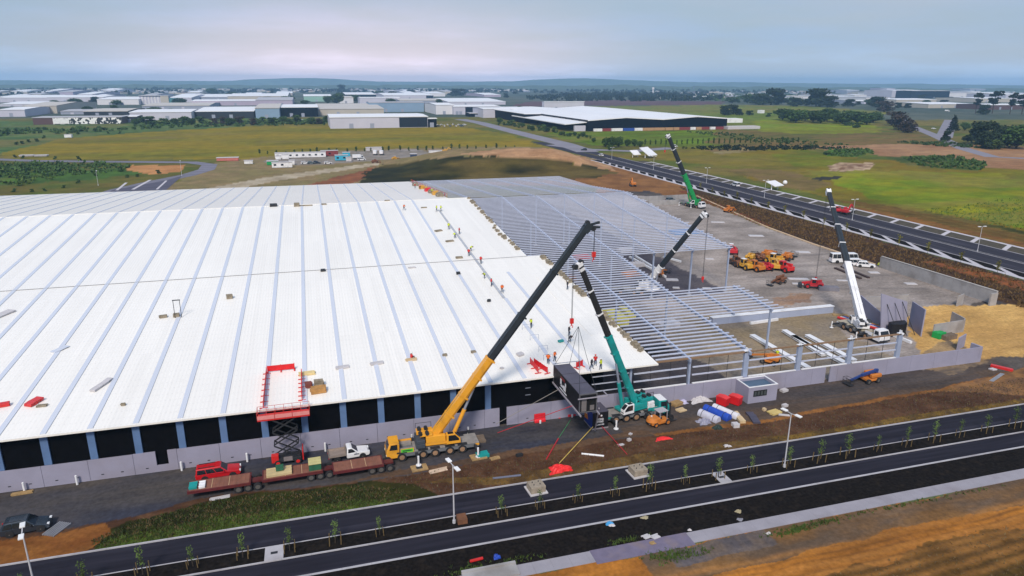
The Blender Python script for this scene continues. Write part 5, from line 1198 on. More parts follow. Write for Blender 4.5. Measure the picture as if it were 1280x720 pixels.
rag(880,528,1.0,.7,.7,mat('dull_plastic',S(150,150,170),.5),'crumpled grey plastic at the open end of the left white bundle','plastic','plastic_heap',7)
rag(897,535,.75,.5,.55,mat('dark_green_tarp',(.012,.03,.025,1),.6),'dark green covered lump in front of the blue bundle','tarp','tarp',5)
plank_stack(923,523,(.9,3.2,.45),'long pale timber pack wrapped in white at one end',mat('ply',S(215,190,150),.7,var=.15),R(-10),n=3); plank_stack(919.5,533,(.9,1.0,.55),'white wrapped block at the near end of the pale timber pack',PALE,R(-10),n=1,cat='wrapped block',name='wrapped_block')
plank_stack(941,523,(1.1,3.4,.3),'dark grey slab lying right of the pale timber pack',mat('slab_grey',S(78,76,92),.6),R(-17),n=1,cat='slab',name='slab')
plank_stack(968,516,(1.9,1.3,.25),'yellowish plywood sheet lying near the far lamp post top',mat('ply_yellow',S(215,190,120),.7),.2,n=2,cat='plywood',name='plywood_sheet'); plank_stack(980,519,(1.6,.5,.12),'white board beside the yellowish plywood sheet',PALE,-.5,n=1,cat='board',name='board')
rag(874,500,1.5,1.0,.7,PALE,'white sheeting heap against the panel wall','sheeting','sheeting_heap',9)
rag(853,503,.8,.6,.5,mat('lav',S(200,195,225),.5),'lavender white bag left of the white sheeting heap','bag','bag',12)
plank_stack(845,506,(1.8,1.2,.5),'brown pallets stacked right of the teal crane',TIMBER,.3); plank_stack(851,513,(1.4,1.1,.18),'single beige pallet on the gravel right of the forklift mast',mat('ply',S(215,190,150),.7,var=.15),.2,n=2)
for (u, v, sz, lb, m_) in [(961,492,(1.6,1.2,.6),'dark rubble pile right of the precast box',mat('rubble',S(78,68,62),.9,var=.4)),(966,490,(.5,.5,1.0),'pale upright offcut beside the dark rubble pile',PALE),(962,495,(1.2,.5,.4),'white offcut in front of the dark rubble pile',PALE),(980,489,(1.2,.8,.4),'pale grey block near the wall right of the dark rubble pile',PALE),(981,508,(.9,.6,.4),'white crumpled sack on the gravel above the lamp post top',PALE),(955,513,(.5,.5,.4),'cream bucket on the gravel below the precast box',mat('ply',S(215,190,150),.7,var=.15)),(945,500,(.25,.25,1.1),'white post standing in front of the precast box',WHITE)]:
    plank_stack(u, v, sz, lb, m_, .2, n=1, cat='debris' if 'post' not in lb else 'post', name='site_debris' if 'post' not in lb else 'marker_post')
for i, (u, v) in enumerate([(36,607),(96,607),(227.5,588),(309.5,576),(407,565.5)]):
    x, y, _ = at(u,v); b = MB(); b.tube((0,0,0),(0,0,1.25),.13,.13,10); b.tube((0,0,1.25),(0,0,1.3),.13,.05,10); tag(b.build('bollard', WHITE, loc=(x,87.3,0)), ['white post at the wall nearest the left picture edge','white post at the wall above the dark estate car','white post at the wall left of the red pickup','white post at the wall just right of the red pickup','white post at the wall left of the white ute'][i], 'post')
plank_stack(1252,461,(3.2,.7,.4),'red and white pipe stack at the right end of the gravel',RED,R(-60),cat='pipe stack',name='pipe_stack'); plank_stack(1246,472,(5.2,.6,.1),'long pale steel plate on the dirt at the right end',mat('zinc',S(170,170,175),.5,.4),R(22),n=1,cat='plate',name='steel_plate'); plank_stack(1241,462,(1.0,.8,.2),'small white bag left of the red pipe stack',PALE,0,n=1,cat='bag',name='bag')
for (u0,v0,u1,v1,lb) in [(940,420,1010,461,'leftmost of four long white beams lying in the open frame'),(980,414,1030,445,'second from left of the four long white beams lying in the open frame'),(991,421,1056,455,'third from left of the four long white beams lying in the open frame'),(1009,420,1068,452,'rightmost of four long white beams lying in the open frame')]:
    b = MB(); a, c = at(u0,v0,.25), at(u1,v1,.25); b.beam(a,c,1.15,.12); b.beam((a[0],a[1],a[2]+.32),(c[0],c[1],c[2]+.32),1.15,.1); b.beam((a[0],a[1],a[2]+.16),(c[0],c[1],c[2]+.16),.12,.2); tag(b.build('steel_beam', WHITE), lb, 'beam')
for (u0,v0,u1,v1,lb) in [(787,321,832,346,'left white beam lying on the gravel beside the purlin edge'),(794,320,820,336,'right short white beam lying on the gravel beside the purlin edge'),(829,321,851,327,'single white beam at the back of the unroofed bay'),(938,404,972,399,'pale beam lying in front of the pale blue dock wall'),(1112,417,1139,428,'white beam lying at the foot of the leaning panel')]:
    b = MB(); b.beam(at(u0,v0,.3),at(u1,v1,.3),.5,.5); tag(b.build('steel_beam', WHITE), lb, 'beam')
for (u, v, sx, sy, lb) in [(840,350,3.0,2.0,'white board on the gravel right of the hidden crane'),(845,360,1.6,1.2,'small white pad right of the hidden crane, lower one'),(884,361,2.0,1.4,'white pad at the foot of the lone column'),(887,324,2.2,1.3,'white pad on the gravel left of the red telehandler'),(945,295,4.6,2.4,'white pad in the dark patch at the back of the yard'),(1003,315.5,4.2,2.0,'white pad left of the minibus'),(897,278,4.6,1.6,'two tone pale pad at the back below the green crane'),(998,349,5.0,1.6,'long white board stack beside the red telehandler'),(997,355,2.6,1.2,'white board below the long board stack'),(1053,351,2.8,1.0,'white strip on the gravel left of the white boom'),(1138,355,2.6,1.6,'pale pallet alone at the right of the yard'),(1050,394,3.0,1.2,'beige boards at the end of the pale blue dock wall'),(1092,341,2.6,1.6,'pale pallet of parts on the dark rails')]:
    plank_stack(u, v, (sx,sy,.18), lb, PALE if 'beige' not in lb else TIMBER, R(-20), n=1, cat='board', name='board')
for k, (u0,v0,u1,v1) in enumerate([(1044,335,1076,348),(1052,333,1086,347)]):
    b = MB(); b.beam(at(u0,v0,.2),at(u1,v1,.2),.7,.4); tag(b.build('steel_rail', mat('rail_brown',S(74,58,56),.7)), ['near one','far one'][k]+' of two dark steel rails behind the white boom', 'rail')
x, y, _ = at(1035,362.5); crate('trailer_box', (x,y,0), (4.6,2.0,.9), 'dark grey low trailer right of the dark red telehandler', 'trailer', GRYS, R(-25))
x, y, _ = at(880,290); crate('material_stack', (x-7,y,0), (10,5,.8), 'blue covered stack under the purlins', 'stack', mat('blue_sheet',(.02,.16,.42,1),.5), 0)
x, y, _ = at(752,352); crate('material_stack', (58.0,126.0,0), (5.2,7,1.6), 'large yellow pallet stack seen through the purlins', 'stack', mat('pale_yellow',S(215,205,90),.6,var=.15), 0); crate('material_stack', (63.2,129.0,0), (1.8,5,1.2), 'small yellow pallet stack beside the larger one under the purlins', 'stack', mat('pale_yellow',S(215,205,90),.6,var=.15), 0)
for k, (x, y, c, lb) in enumerate([(72,178,DR,'red skip seen through the purlins near the middle of the frame'),(56,205,DR,'red stack seen under the far purlins'),(83,166,PALE,'white sheet stack under the purlins toward the right'),(88,183,PALE,'white pallet stack under the purlins near the right edge'),(78,158,ORG,'orange stack under the purlins'),(60,158,BRN,'brown stack under the purlins left of the middle'),(52,146,ORG,'orange brown stack under the purlins by the open roof edge'),(68,120,PALE,'white pallet stack below the gap in the purlins'),(59,108,DSTEEL,'dark stack seen through the nearest purlins')]):
    crate('material_stack', (x,y,0), (4.5,2.6,1.0), lb, 'stack', c, .1)
x, y, _ = at(1105,405); 
for k, (c, lb) in enumerate([(RED,'red'),(PALE,'white'),(mat('blue_pipe',(.03,.10,.45,1),.5),'blue'),(ORG,'orange'),(TIMBER,'beige')]):
    b = MB(); b.tube((105.2+k*.55,114.5-k*.2,.35+.05*k),(108.6+k*.4,103.6-k*.1,.35+.05*k),.26,n=8); tag(b.build('pipe', c), '%s pipe in the pipe rack behind the white crane' % lb, 'pipe')
x, y, _ = at(1173,422); crate('skip_bin', (x,y,0), (2.0,1.6,1.2), 'bright green skip at the corner of the precast panels', 'skip bin', mat('skip_green',(.01,.34,.08,1),.45), .2); x, y, _ = at(1180,424); crate('material_stack', (x+1,y,0), (3.2,1.4,.9), 'dark brown stack right of the green skip', 'stack', mat('old_timber',S(120,105,90),.85,var=.3), .1)
x, y, _ = at(1101,331); rag(1101,331,1.0,.7,.9,mat('lime_tarp',S(200,205,60),.6),'lime green covered heap at the end of the retaining wall','tarp','tarp',4); rag(1108,335,1.2,.6,.9,BLK,'dark heap beside the lime green one at the retaining wall','heap','rubbish_heap',6); rag(1236,369,.9,.7,.9,BLK,'dark heap in the corner of the retaining wall end panel','heap','rubbish_heap',8)
# kerb of the yard
b = MB(); pts = [(162.9,270),(156.6,235),(150.4,201.5),(148.2,176),(147.6,150)]
for a, c in zip(pts[:-1], pts[1:]): b.beam((a[0],a[1],.1),(c[0],c[1],.1),.7,.34)
tag(b.build('kerb', mat('new_kerb',S(215,185,150),.8)), kind='structure')
for k in range(2):
    b = MB(); 
    for q in range(5): b.box(131+q*4.6, 131+q*4.6+4.5, 262-k*9, 262.4-k*9, 0, 2.3-k*.4)
    tag(b.build('concrete_barrier', CONC2), ['long grey block wall at the back of the yard beside the spoil heap','low grey block wall in front, left of the grey car'][k], 'wall')
for (u, v, sx, sy, lb) in [(343,691,1.9,2.2,'left'),(902,598,1.6,2.2,'right')]:
    x, y, _ = at(u,v); b = MB(); b.box(-sx/2,sx/2,-1.13,1.13,.1,.16); b.box(-.35,.35,-.2,.2,.161,.175,1)
    tag(b.build('drain_slab', [KERB, DSTEEL], loc=(x,66.79,0)), 'pale drain slab set in the median, the %s one' % lb, 'drain cover')
x, y, _ = at(577,652); b = MB(); b.box(-.55,.55,-.6,.6,.1,.75); tag(b.build('pit_cover', mat('brown_board',S(120,80,55),.85,var=.3), loc=(x,66.8,0)), 'brown boarded pit cover at the foot of the middle lamp post', 'pit cover')
b = MB(); x0, y0, _ = at(560,716); b.box(11.6,17.3,56.4,58.2,.0,.30); b.box(11.6,17.3,58.0,58.3,.3,.45); tag(b.build('concrete_pit', CONC2), 'rough concrete pit at the end of the footpath with grass around', 'pit')
plank_stack(596,700,(1.4,.3,.15),'red tube lying on the concrete pit',RED,.1,z=.35,n=1,cat='tube',name='tube'); rag(621,697,.4,.4,.4,BLUEP,'blue bag at the right end of the concrete pit','bag','bag',15); rag(762,655,.5,.35,.3,mat('bag_blue',(.05,.3,.6,1),.5),'blue bag on the dark verge by the kerb','bag','bag',16); rag(765,657,.4,.3,.2,PALE,'white bag beside the blue bag on the dark verge','bag','bag',17); rag(806,647.5,.5,.3,.2,mat('stone',S(170,160,130),.9),'pale stone heap at the kerb of the dark verge','stones','stone_heap',18)
for k, (u, v) in enumerate([(808,671),(819,671)]): plank_stack(u, v, (.9,.7,.1), ['left','right'][k]+' one of two pale lids on the new path section', PALE, .2, z=.07, n=1, cat='lid', name='path_plate')
plank_stack(815,679,(.6,.5,.08),'yellowish lid below the two pale lids on the path',TIMBER,.1,z=.07,n=1,cat='lid',name='path_plate')
rag(908,557.5,.35,.25,.25,PALE,'left white bag among the seedlings on the bank','bag','bag',21); rag(912,558,.25,.2,.2,PALE,'right small white bag among the seedlings on the bank','bag','bag',22); rag(862,663,.25,.2,.2,PALE,'small white bag at the path edge','bag','bag',23); rag(961,667,.3,.2,.2,PALE,'white bag on the brown dirt below the path','bag','bag',24); rag(923,640,.4,.3,.3,mat('stone',S(170,160,130),.9),'pale stone on the dark verge, upper one','stone','stone_heap',25); rag(925,650,.4,.3,.2,mat('stone2',S(140,140,150),.9),'grey stone heap on the dark verge near the path','stone','stone_heap',26)

# ---------------------------------------------------------------- things on the roof
CLUT = mat('clutter_brown', S(150,138,118), .8, var=.4); 
def on_roof(u, v): return rf(u, v)
def roof_item(u, v, sz, m, label, cat, name, rz=0, n=2, group=None):
    if m is CLUT: sz = (sz[0]*.72, sz[1]*.62, sz[2]*.8)
    x, y, z = rf(u,v); o = plank_stack(u, v, sz, label, m, rz, n=n, cat=cat, name=name, pos=(x,y,z+.05)); o.rotation_euler = (math.atan(SLOPE)*(1 if y < CREST_Y else -1), 0, rz)
    if group: o['group'] = group
    return o
for (u, v, sz, m_, rz, lb, cat, nm) in [(204,397,(1.6,1.0,.5),CLUT,.2,'brown bundle on the roof left of the small frame','bundle','bundle'),(221,396,(1.3,1.3,.7),CLUT,0,'brown bundle under the small wire frame on the roof','bundle','bundle'),(287,373,(1.4,1.2,.9),CLUT,.1,'lone brown bundle on the open roof','bundle','bundle'),
    (5,393,(1.6,3.2,.2),PALE,-.5,'white flashing pieces at the left edge of the roof','flashing','flashing_stack'),(127,482,(.8,3.6,.25),PALE,-.42,'long white tray of sheets on the roof near the eave','tray','sheet_tray'),(154,507,(.7,.5,.4),CLUT,0,'tiny brown box on the roof right of the white tray','box','box'),
    (43,504,(1.1,2.0,.4),RED,-.5,'red crate with debris on the roof near the eave','crate','crate'),(53,508,(1.6,.8,.25),CLUT,0,'loose debris beside the red crate on the roof','debris','debris'),(5,508,(1.2,.6,.5),RED,.2,'red lump at the very left edge of the roof','crate','crate'),
    (398,490,(2.0,1.2,.7),mat('tan_timber',S(190,140,80),.8,var=.3),.1,'tan timber pallet on the roof by the scissor lift, lower one','pallet','pallet'),(399,482,(1.7,1.1,1.1),CLUT,0,'brown pallet of parts on the roof by the scissor lift, upper one','pallet','pallet'),(386,484,(.9,.9,.7),mat('dkred',S(130,70,60),.7),0,'dark red canister left of the pallets by the scissor lift','canister','canister'),(384,468,(2.2,.9,.3),mat('cream_ply',S(235,210,150),.7),.05,'cream plank pack on the roof right of the red barriers','plank pack','plank_pack'),
    (428,460,(1.9,.7,.25),PALE,.1,'pale plank across the roof strip right of the pallets','plank','plank'),(471,455,(1.9,.7,.25),PALE,.1,'pale plank across the next roof strip to the right','plank','plank'),(514,450.5,(1.6,.6,.25),mat('ply',S(215,190,150),.7,var=.15),.05,'beige plank under the sitting worker','plank','plank'),(556,445,(.9,.7,.4),CLUT,.1,'brown bundle under the charcoal boom','bundle','bundle'),(592,441,(1.0,.7,.4),CLUT,.1,'brown bundle left of the charcoal boom','bundle','bundle'),(641,409,(.6,.9,.6),CLUT,.1,'brown bundle touching the charcoal boom right side','bundle','bundle'),
    (650,444,(1.0,.9,.3),PALE,.4,'pale litter on the roof left of the red barriers','litter','litter'),(627,461,(.5,.4,.2),PALE,.4,'white scrap on the roof left of the red barriers','scrap','scrap'),(701,427.5,(.9,.5,.3),TEAL,.3,'teal sack on the roof under the thin sling','sack','sack'),
    (342,258,(1.8,1.2,.7),DSTEEL,0,'dark lump on the ridge of the white roof, left one','lump','tool_pile'),(371,258,(1.9,1.6,1.2),CLUT,0,'grey brown pile on the ridge of the white roof','pile','tool_pile'),(382,257.5,(5,.7,.3),CLUT,0,'scattered offcuts along the ridge','offcuts','offcuts'),(405,256,(1.8,.8,.4),CLUT,0,'small offcuts right along the ridge','offcuts','offcuts'),(484,251.5,(2,.7,.4),CLUT,0,'small offcuts at the ridge near the frame','offcuts','offcuts'),(530,260,(2.2,.8,.3),CLUT,0,'offcuts below the ridge near the standing workers','offcuts','offcuts'),
    (404,339,(.9,.7,.4),DSTEEL,0,'dark box on the seam of the roof','box','box'),(573,343,(.7,.6,.5),DSTEEL,0,'dark box below the seam of the roof','box','box'),(611,377,(.6,.5,.4),DSTEEL,0,'dark box farther down below the seam','box','box'),(574,323,(2.0,.9,.5),CLUT,0,'brown pack above the seam of the roof','pack','pack'),(515,335,(1.5,.4,.2),PALE,0,'pale strip piece near the seam','strip','offcuts'),(548,289,(2.6,1.6,.3),CLUT,.4,'scattered brown clips on the upper roof','clips','clip_scatter'),(562,302,(2.6,1.4,.3),CLUT,.2,'scattered brown clips below the first lot on the upper roof','clips','clip_scatter'),
    (75,437,(1.1,2.4,.12),SKYL,-.6,'loose translucent sheet lying on the roof at the left','sheet','loose_sheet')]:
    roof_item(u, v, sz, m_, lb, cat, nm, rz)
x, y, z = rf(223,397); b = MB()
for dx in (-.5,.5): b.tube((dx,0,0),(dx,0,3.0),.05,n=6)
b.box(-.6,.6,-.05,.05,3.0,3.15); tag(b.build('wire_frame', DSTEEL, loc=(x,y,z)), 'small upright wire frame on the white roof', 'frame')
edge = []
for (u0,v0,u1,v1,n) in [(590,248,601,262,6),(602,261,622,283,9),(615,284,634,300,6),(636,300,650,313,5),(676,320,690,332,5),(697,337,716,354,6),(718,358,735,372,4),(752,392,775,415,6),(777,414,806,441,6)]:
    for k in range(n):
        f = (k+.5)/n; edge.append((u0+(u1-u0)*f+rnd.uniform(-1.2,1.2), v0+(v1-v0)*f+rnd.uniform(-1,1)))
proto = None
for (u, v) in edge:
    x, y, z = rf(u,v)
    if y < 141.2: x = min(x, 47.6)
    else: x = min(x, 43.6)
    z = roof_z(y)
    if proto is None:
        b = MB(); b.box(-.45,.45,-.32,.32,.03,.34); b.box(-.3,.5,-.2,.34,.35,.52); o = b.build('fixing_pack', CLUT); tag(o, 'small brown fixing pack in the line along the open edge of the white roof', 'fixing pack', 'fixing packs along the open roof edge'); proto = o
    else: o = proto.copy(); COL.objects.link(o)
    o.location = (x,y,z); o.rotation_euler = (math.atan(SLOPE),0,rnd.uniform(-.6,.6)); s = rnd.uniform(.75,1.25); o.scale = (s,s,s)
t = empty('guard_hoops', (0,0,0), 0, 'row of thin wire guard hoops along the roof strip above the red barriers', 'guard rail')
for (u, v) in ((657,412),(667,425),(678,439),(684,450)):
    x, y, z = rf(u,v); b = MB(); b.path([(x-.6,y,z),(x-.6,y,z+.9),(x+.8,y,z+.9),(x+.9,y,z)], .03, 5); b.build('hoop', STEEL, t)
# far roof edge rail and clutter
t = empty('edge_rail', (0,0,0), 0, 'red and yellow edge rail along the stepped end of the back roof', 'guard rail')
for k in range(22):
    y = 202+k*3.6; z = roof_z(y); b = MB(); b.tube((38.3,y,z),(38.3,y,z+1.1),.07,n=5); b.build('post', RED if k % 3 else OY, t)
b = MB(); b.tube((38.3,202,roof_z(202)+1.1),(38.3,278,roof_z(278)+1.1),.06,n=5); b.tube((38.3,202,roof_z(202)+.5),(38.3,278,roof_z(278)+.5),.05,n=5); b.build('rail', mat('rail_red', S(200,60,55), .5), t)
for k, (y, c) in enumerate([(206,CLUT),(213,OY),(220,CLUT),(228,RED),(240,OY),(256,CLUT)]):
    b = MB(); b.box(-1.0,1.0,-1.4,1.4,0,.8); b.box(-.7,.8,-1.0,1.1,.81,1.2); o = b.build('tool_pile', c, loc=(36.8,y,roof_z(y))); tag(o, ['brown','yellow','grey brown','red','second yellow','farthest brown'][k]+' tool pile at the stepped end of the back roof', 'tool pile')
# ---------------------------------------------------------------- lamp posts
POLE = mat('lamp_post_grey', S(205,205,210,.85), .5, .1)
def lamp_post(x, y, h, label, arms=2, ang=0.0, group=None):
    t = empty('street_lamp', (x,y,0), ang, label, 'street lamp', group)
    b = MB(); b.tube((0,0,0),(0,0,h),.10,.06,10); b.tube((0,0,0),(0,0,.5),.2,.18,10); b.build('pole', POLE, t)
    for s in ((1,-1) if arms == 2 else (1,)):
        b = MB(); b.beam((0,0,h-.06),(0,s*.75,h+.06),.08,.08); b.build('arm', POLE, t)
        b = MB(); b.cbox((0,s*1.05,h+.08),(.46,.85,.16)); o = b.build('lamp_head', mat('lamp_head',(.8,.8,.8,1),.4), t, bevel=.03)
        b = MB(); b.cbox((0,s*1.05,h-.012),(.34,.6,.02)); b.build('lens', HL, o)
    return t
lamp_post(12.6,66.75,7.5,'grey lamp post in the median in front of the yellow crane',ang=R(15)); lamp_post(56.3,66.75,7.8,'grey lamp post in the median below the pale precast box',ang=R(15)); lamp_post(-28.9,67.0,7.0,'grey lamp post at the lower left corner by the orange earth',ang=R(15))
for k, (y, lb) in enumerate([(154.4,'far road lamp post nearest the right picture edge'),(205.5,'far road lamp post beside the red excavator'),(258,'far road lamp post above the minibus row near the white canopy'),(305,'far road lamp post right of the green crane boom'),(361.8,'far road lamp post left of the green crane boom'),(420,'far road lamp post near the white entry fins')]):
    lamp_post(188.9,y,7.6,lb,ang=R(90))
lamp_post(-98,373,6.8,'lamp post beside the road left of the striped apron',arms=1); lamp_post(-65.3,400,7.8,'lamp post beside the orange patch on the left road',arms=1)

# ---------------------------------------------------------------- plants
def leafmat(name, col, var=.35, back=.25):
    m = mat(name, col, .75, 0, var, .9, spec=.15, detail=3); t = m.node_tree; n = t.nodes; l = t.links; b = n['Principled BSDF']
    oi = n.new('ShaderNodeObjectInfo'); hs = n.new('ShaderNodeHueSaturation'); r1 = n.new('ShaderNodeMapRange'); r1.inputs['To Min'].default_value = .72; r1.inputs['To Max'].default_value = 1.3; l.new(oi.outputs['Random'], r1.inputs[0])
    src = b.inputs['Base Color'].links[0].from_socket; l.new(src, hs.inputs['Color']); l.new(r1.outputs[0], hs.inputs['Value']); l.new(hs.outputs[0], b.inputs['Base Color'])
    return m
LF_DK = leafmat('leaf_dark', (.022,.036,.016,1)); LF_MD = leafmat('leaf_mid', (.050,.092,.022,1)); LF_LT = leafmat('leaf_light', (.085,.13,.026,1)); LF_YL = leafmat('leaf_yellow', (.16,.15,.03,1)); LF_BR = leafmat('leaf_brown', (.060,.045,.035,1)); LF_PN = leafmat('leaf_pine', (.018,.030,.020,1))
BARK = mat('bark', (.05,.038,.028,1), .9, var=.3, scale=3)
def leaves(b, c, rad, n, size, r, hollow=.35):
    for _ in range(n):
        while True:
            p = Vector((r.uniform(-1,1), r.uniform(-1,1), r.uniform(-1,1)))
            if hollow < p.length < 1: break
        q = Vector((c[0]+p.x*rad[0], c[1]+p.y*rad[1], c[2]+p.z*rad[2]))
        d = Vector((r.gauss(0,1), r.gauss(0,1), r.gauss(0,1)+.5)).normalized(); u = d.orthogonal().normalized(); v = d.cross(u); s = size*r.uniform(.6,1.3)
        b.add([q-u*s-v*s*.5, q+u*s*.2-v*s*.8, q+u*s+v*s*.4, q-u*s*.1+v*s*.8], [(0,1,2,3)])
def make_tree(kind, seed, h, w, leafm, clumps=9, n=90, size=.45):
    r = random.Random(seed); t = empty(kind, (0,0,-500)); b = MB(); c = MB()
    if kind == 'conifer_tree':
        b.tube((0,0,0),(0,0,h*.95),.25,.05,8)
        for k in range(clumps):
            f = k/clumps; z = h*(.15+.85*f); rr = w*(1-f)*.5+.3
            leaves(c, (r.uniform(-.2,.2),r.uniform(-.2,.2),z), (rr,rr,h*.09), int(n*(1.1-f)), size, r, 0)
    elif kind == 'pine_tree':
        b.tube((0,0,0),(r.uniform(-.4,.4),0,h*.9),.35,.12,8)
        for k in range(clumps):
            a = r.uniform(0,6.28); z = h*r.uniform(.45,1.0); d = w*.42*r.uniform(.2,1)
            q = (d*math.cos(a), d*math.sin(a), z); b.tube((0,0,z-.08*h),q,.10,.05,5); leaves(c, q, (w*.2,w*.2,h*.05), n, size, r, 0)
    elif kind == 'sapling':
        b.tube((0,0,0),(0,0,h*.8),.05,.02,6)
        for k in range(clumps):
            z = h*(.40+.56*k/clumps); leaves(c, (r.uniform(-.15,.15)*w,r.uniform(-.15,.15)*w,z), (w*.35,w*.35,h*.13), n, size, r, 0); leaves(c, (0,0,z), (.06,.06,h*.06), 3, size*1.6, r, 0)
    else:
        th = h*(.10 if kind == 'broad_tree' else .05); b.tube((0,0,0),(0,0,th),.035*h,.025*h,8)
        for k in range(clumps):
            a = 6.28*k/clumps*2.4+r.uniform(-.4,.4); d = w*.5*r.uniform(.05,.70); z = th+(h-th)*r.uniform(.12,.86-.25*d/w)
            q = (d*math.cos(a), d*math.sin(a), z); b.tube((0,0,th*.8),q,.016*h,.008*h,5)
            k2 = r.uniform(.7,1.2); leaves(c, q, (w*.25*k2,w*.25*k2,(h-th)*.19*k2), n, size, r, .1)
    b.build('trunk', BARK, t, fix=False); c.build('crown', leafm, t, fix=False)
    return tree_of(t)
TREES = {}
def proto(key, *a, **k):
    if key not in TREES: TREES[key] = [make_tree(*a, **k), False]
    return TREES[key]
def plant(key, u, v, hpx, label, group=None, cat='tree', wk=1.0, z=0):
    """stand a tree of the given kind where its foot is seen; hpx = its height in the photograph"""
    x, y, _ = at(u, v, z); d = (Vector((x,y,0))-Vector((0,0,CAM_H))).dot(_f); hm = hpx*d/FPX/math.cos(PITCH)
    return plant_xy(key, x, y, hm, label, group, cat, wk)
BASEH = dict(rowan=3, broad=10, broad2=10, bush=4, conifer=12, pine=16, sapling=3, thin=6, brown=10, light=8)
SPEC = dict(broad=('broad_tree',1,10,9,LF_MD,16,120,.5), broad2=('broad_tree',2,10,9,LF_DK,16,120,.5), bush=('bush',3,4,5,LF_MD,8,70,.32), conifer=('conifer_tree',4,12,5,LF_PN,11,80,.5), pine=('pine_tree',5,16,9,LF_PN,15,55,.6), sapling=('sapling',6,3,.95,leafmat('leaf_sapling',(.10,.155,.042,1)),9,13,.065), thin=('sapling',7,6,2.2,LF_MD,8,30,.26), rowan=('sapling',8,3,1.3,LF_YL,6,12,.14), brown=('broad_tree',8,10,9,LF_BR,14,80,.55), light=('bush',9,8,7,LF_LT,9,80,.5))
def plant_xy(key, x, y, hm, label, group=None, cat='tree', wk=1.0, rz=None):
    p = proto(key, *SPEC[key]); s = hm/BASEH[key]; rz = rnd.uniform(0,6.28) if rz is None else rz
    if not p[1]:
        p[1] = True; o = p[0][0]; o.location = (x,y,float(mound_h(np.array([x]),np.array([y]))[0])-.05); o.rotation_euler = (0,0,rz); o.scale = (s*wk,s*wk,s); tag(o, label, cat, group); return o
    o = dup(p[0], (x,y,float(mound_h(np.array([x]),np.array([y]))[0])-.05), rz, label, (s*wk,s*wk,s)); o['category'] = cat
    if group: o['group'] = group
    elif 'group' in o: del o['group']
    return o
# saplings with stakes in the median
STK = mat('stake_timber', S(120,100,62), .85, var=.25); sap = None
tx = [-29.9,-24.6,-19.4,-14.7,-9.9,-5.2,-.5,4.3,18.2,22.9,27.6,32.4,37.0,42.0,46.6,51.6,56.9,61.6,66.2,71.2,76.0,80.8,85.4,90.3,95.6,100.4]
for i, x in enumerate(tx):
    lb = 'young green tree held by stakes in the black median, %s from the left' % ORD[i]
    o = plant_xy('sapling', x, 66.85+rnd.uniform(-.12,.12), 3.2*rnd.uniform(.78,1.2), lb, 'staked young trees along the median', 'young tree', rnd.uniform(.85,1.25), rz=rnd.choice([0,math.pi])); o.rotation_euler = (rnd.uniform(-.05,.05), rnd.uniform(-.05,.05), o.rotation_euler[2])
    if i == 0:
        for dx in (-.5,.5):
            for dy in (-.35,.35):
                b = MB(); b.tube((dx,dy,0),(dx,dy,1.15),.045,n=6); b.build('stake', STK, o)
        TREES['sapling'][0] = tree_of(o)
# small trees on the verge of the far road
for i in range(17):
    y = 112+i*10.9; plant_xy('rowan', 171.6+rnd.uniform(-.4,.4)+max(0,(y-230)*.05), y, 3.6*rnd.uniform(.8,1.15), 'small thin tree on the brown verge of the far road, %s from the right' % ORD[i], 'small trees along the far road verge', 'young tree', .9)
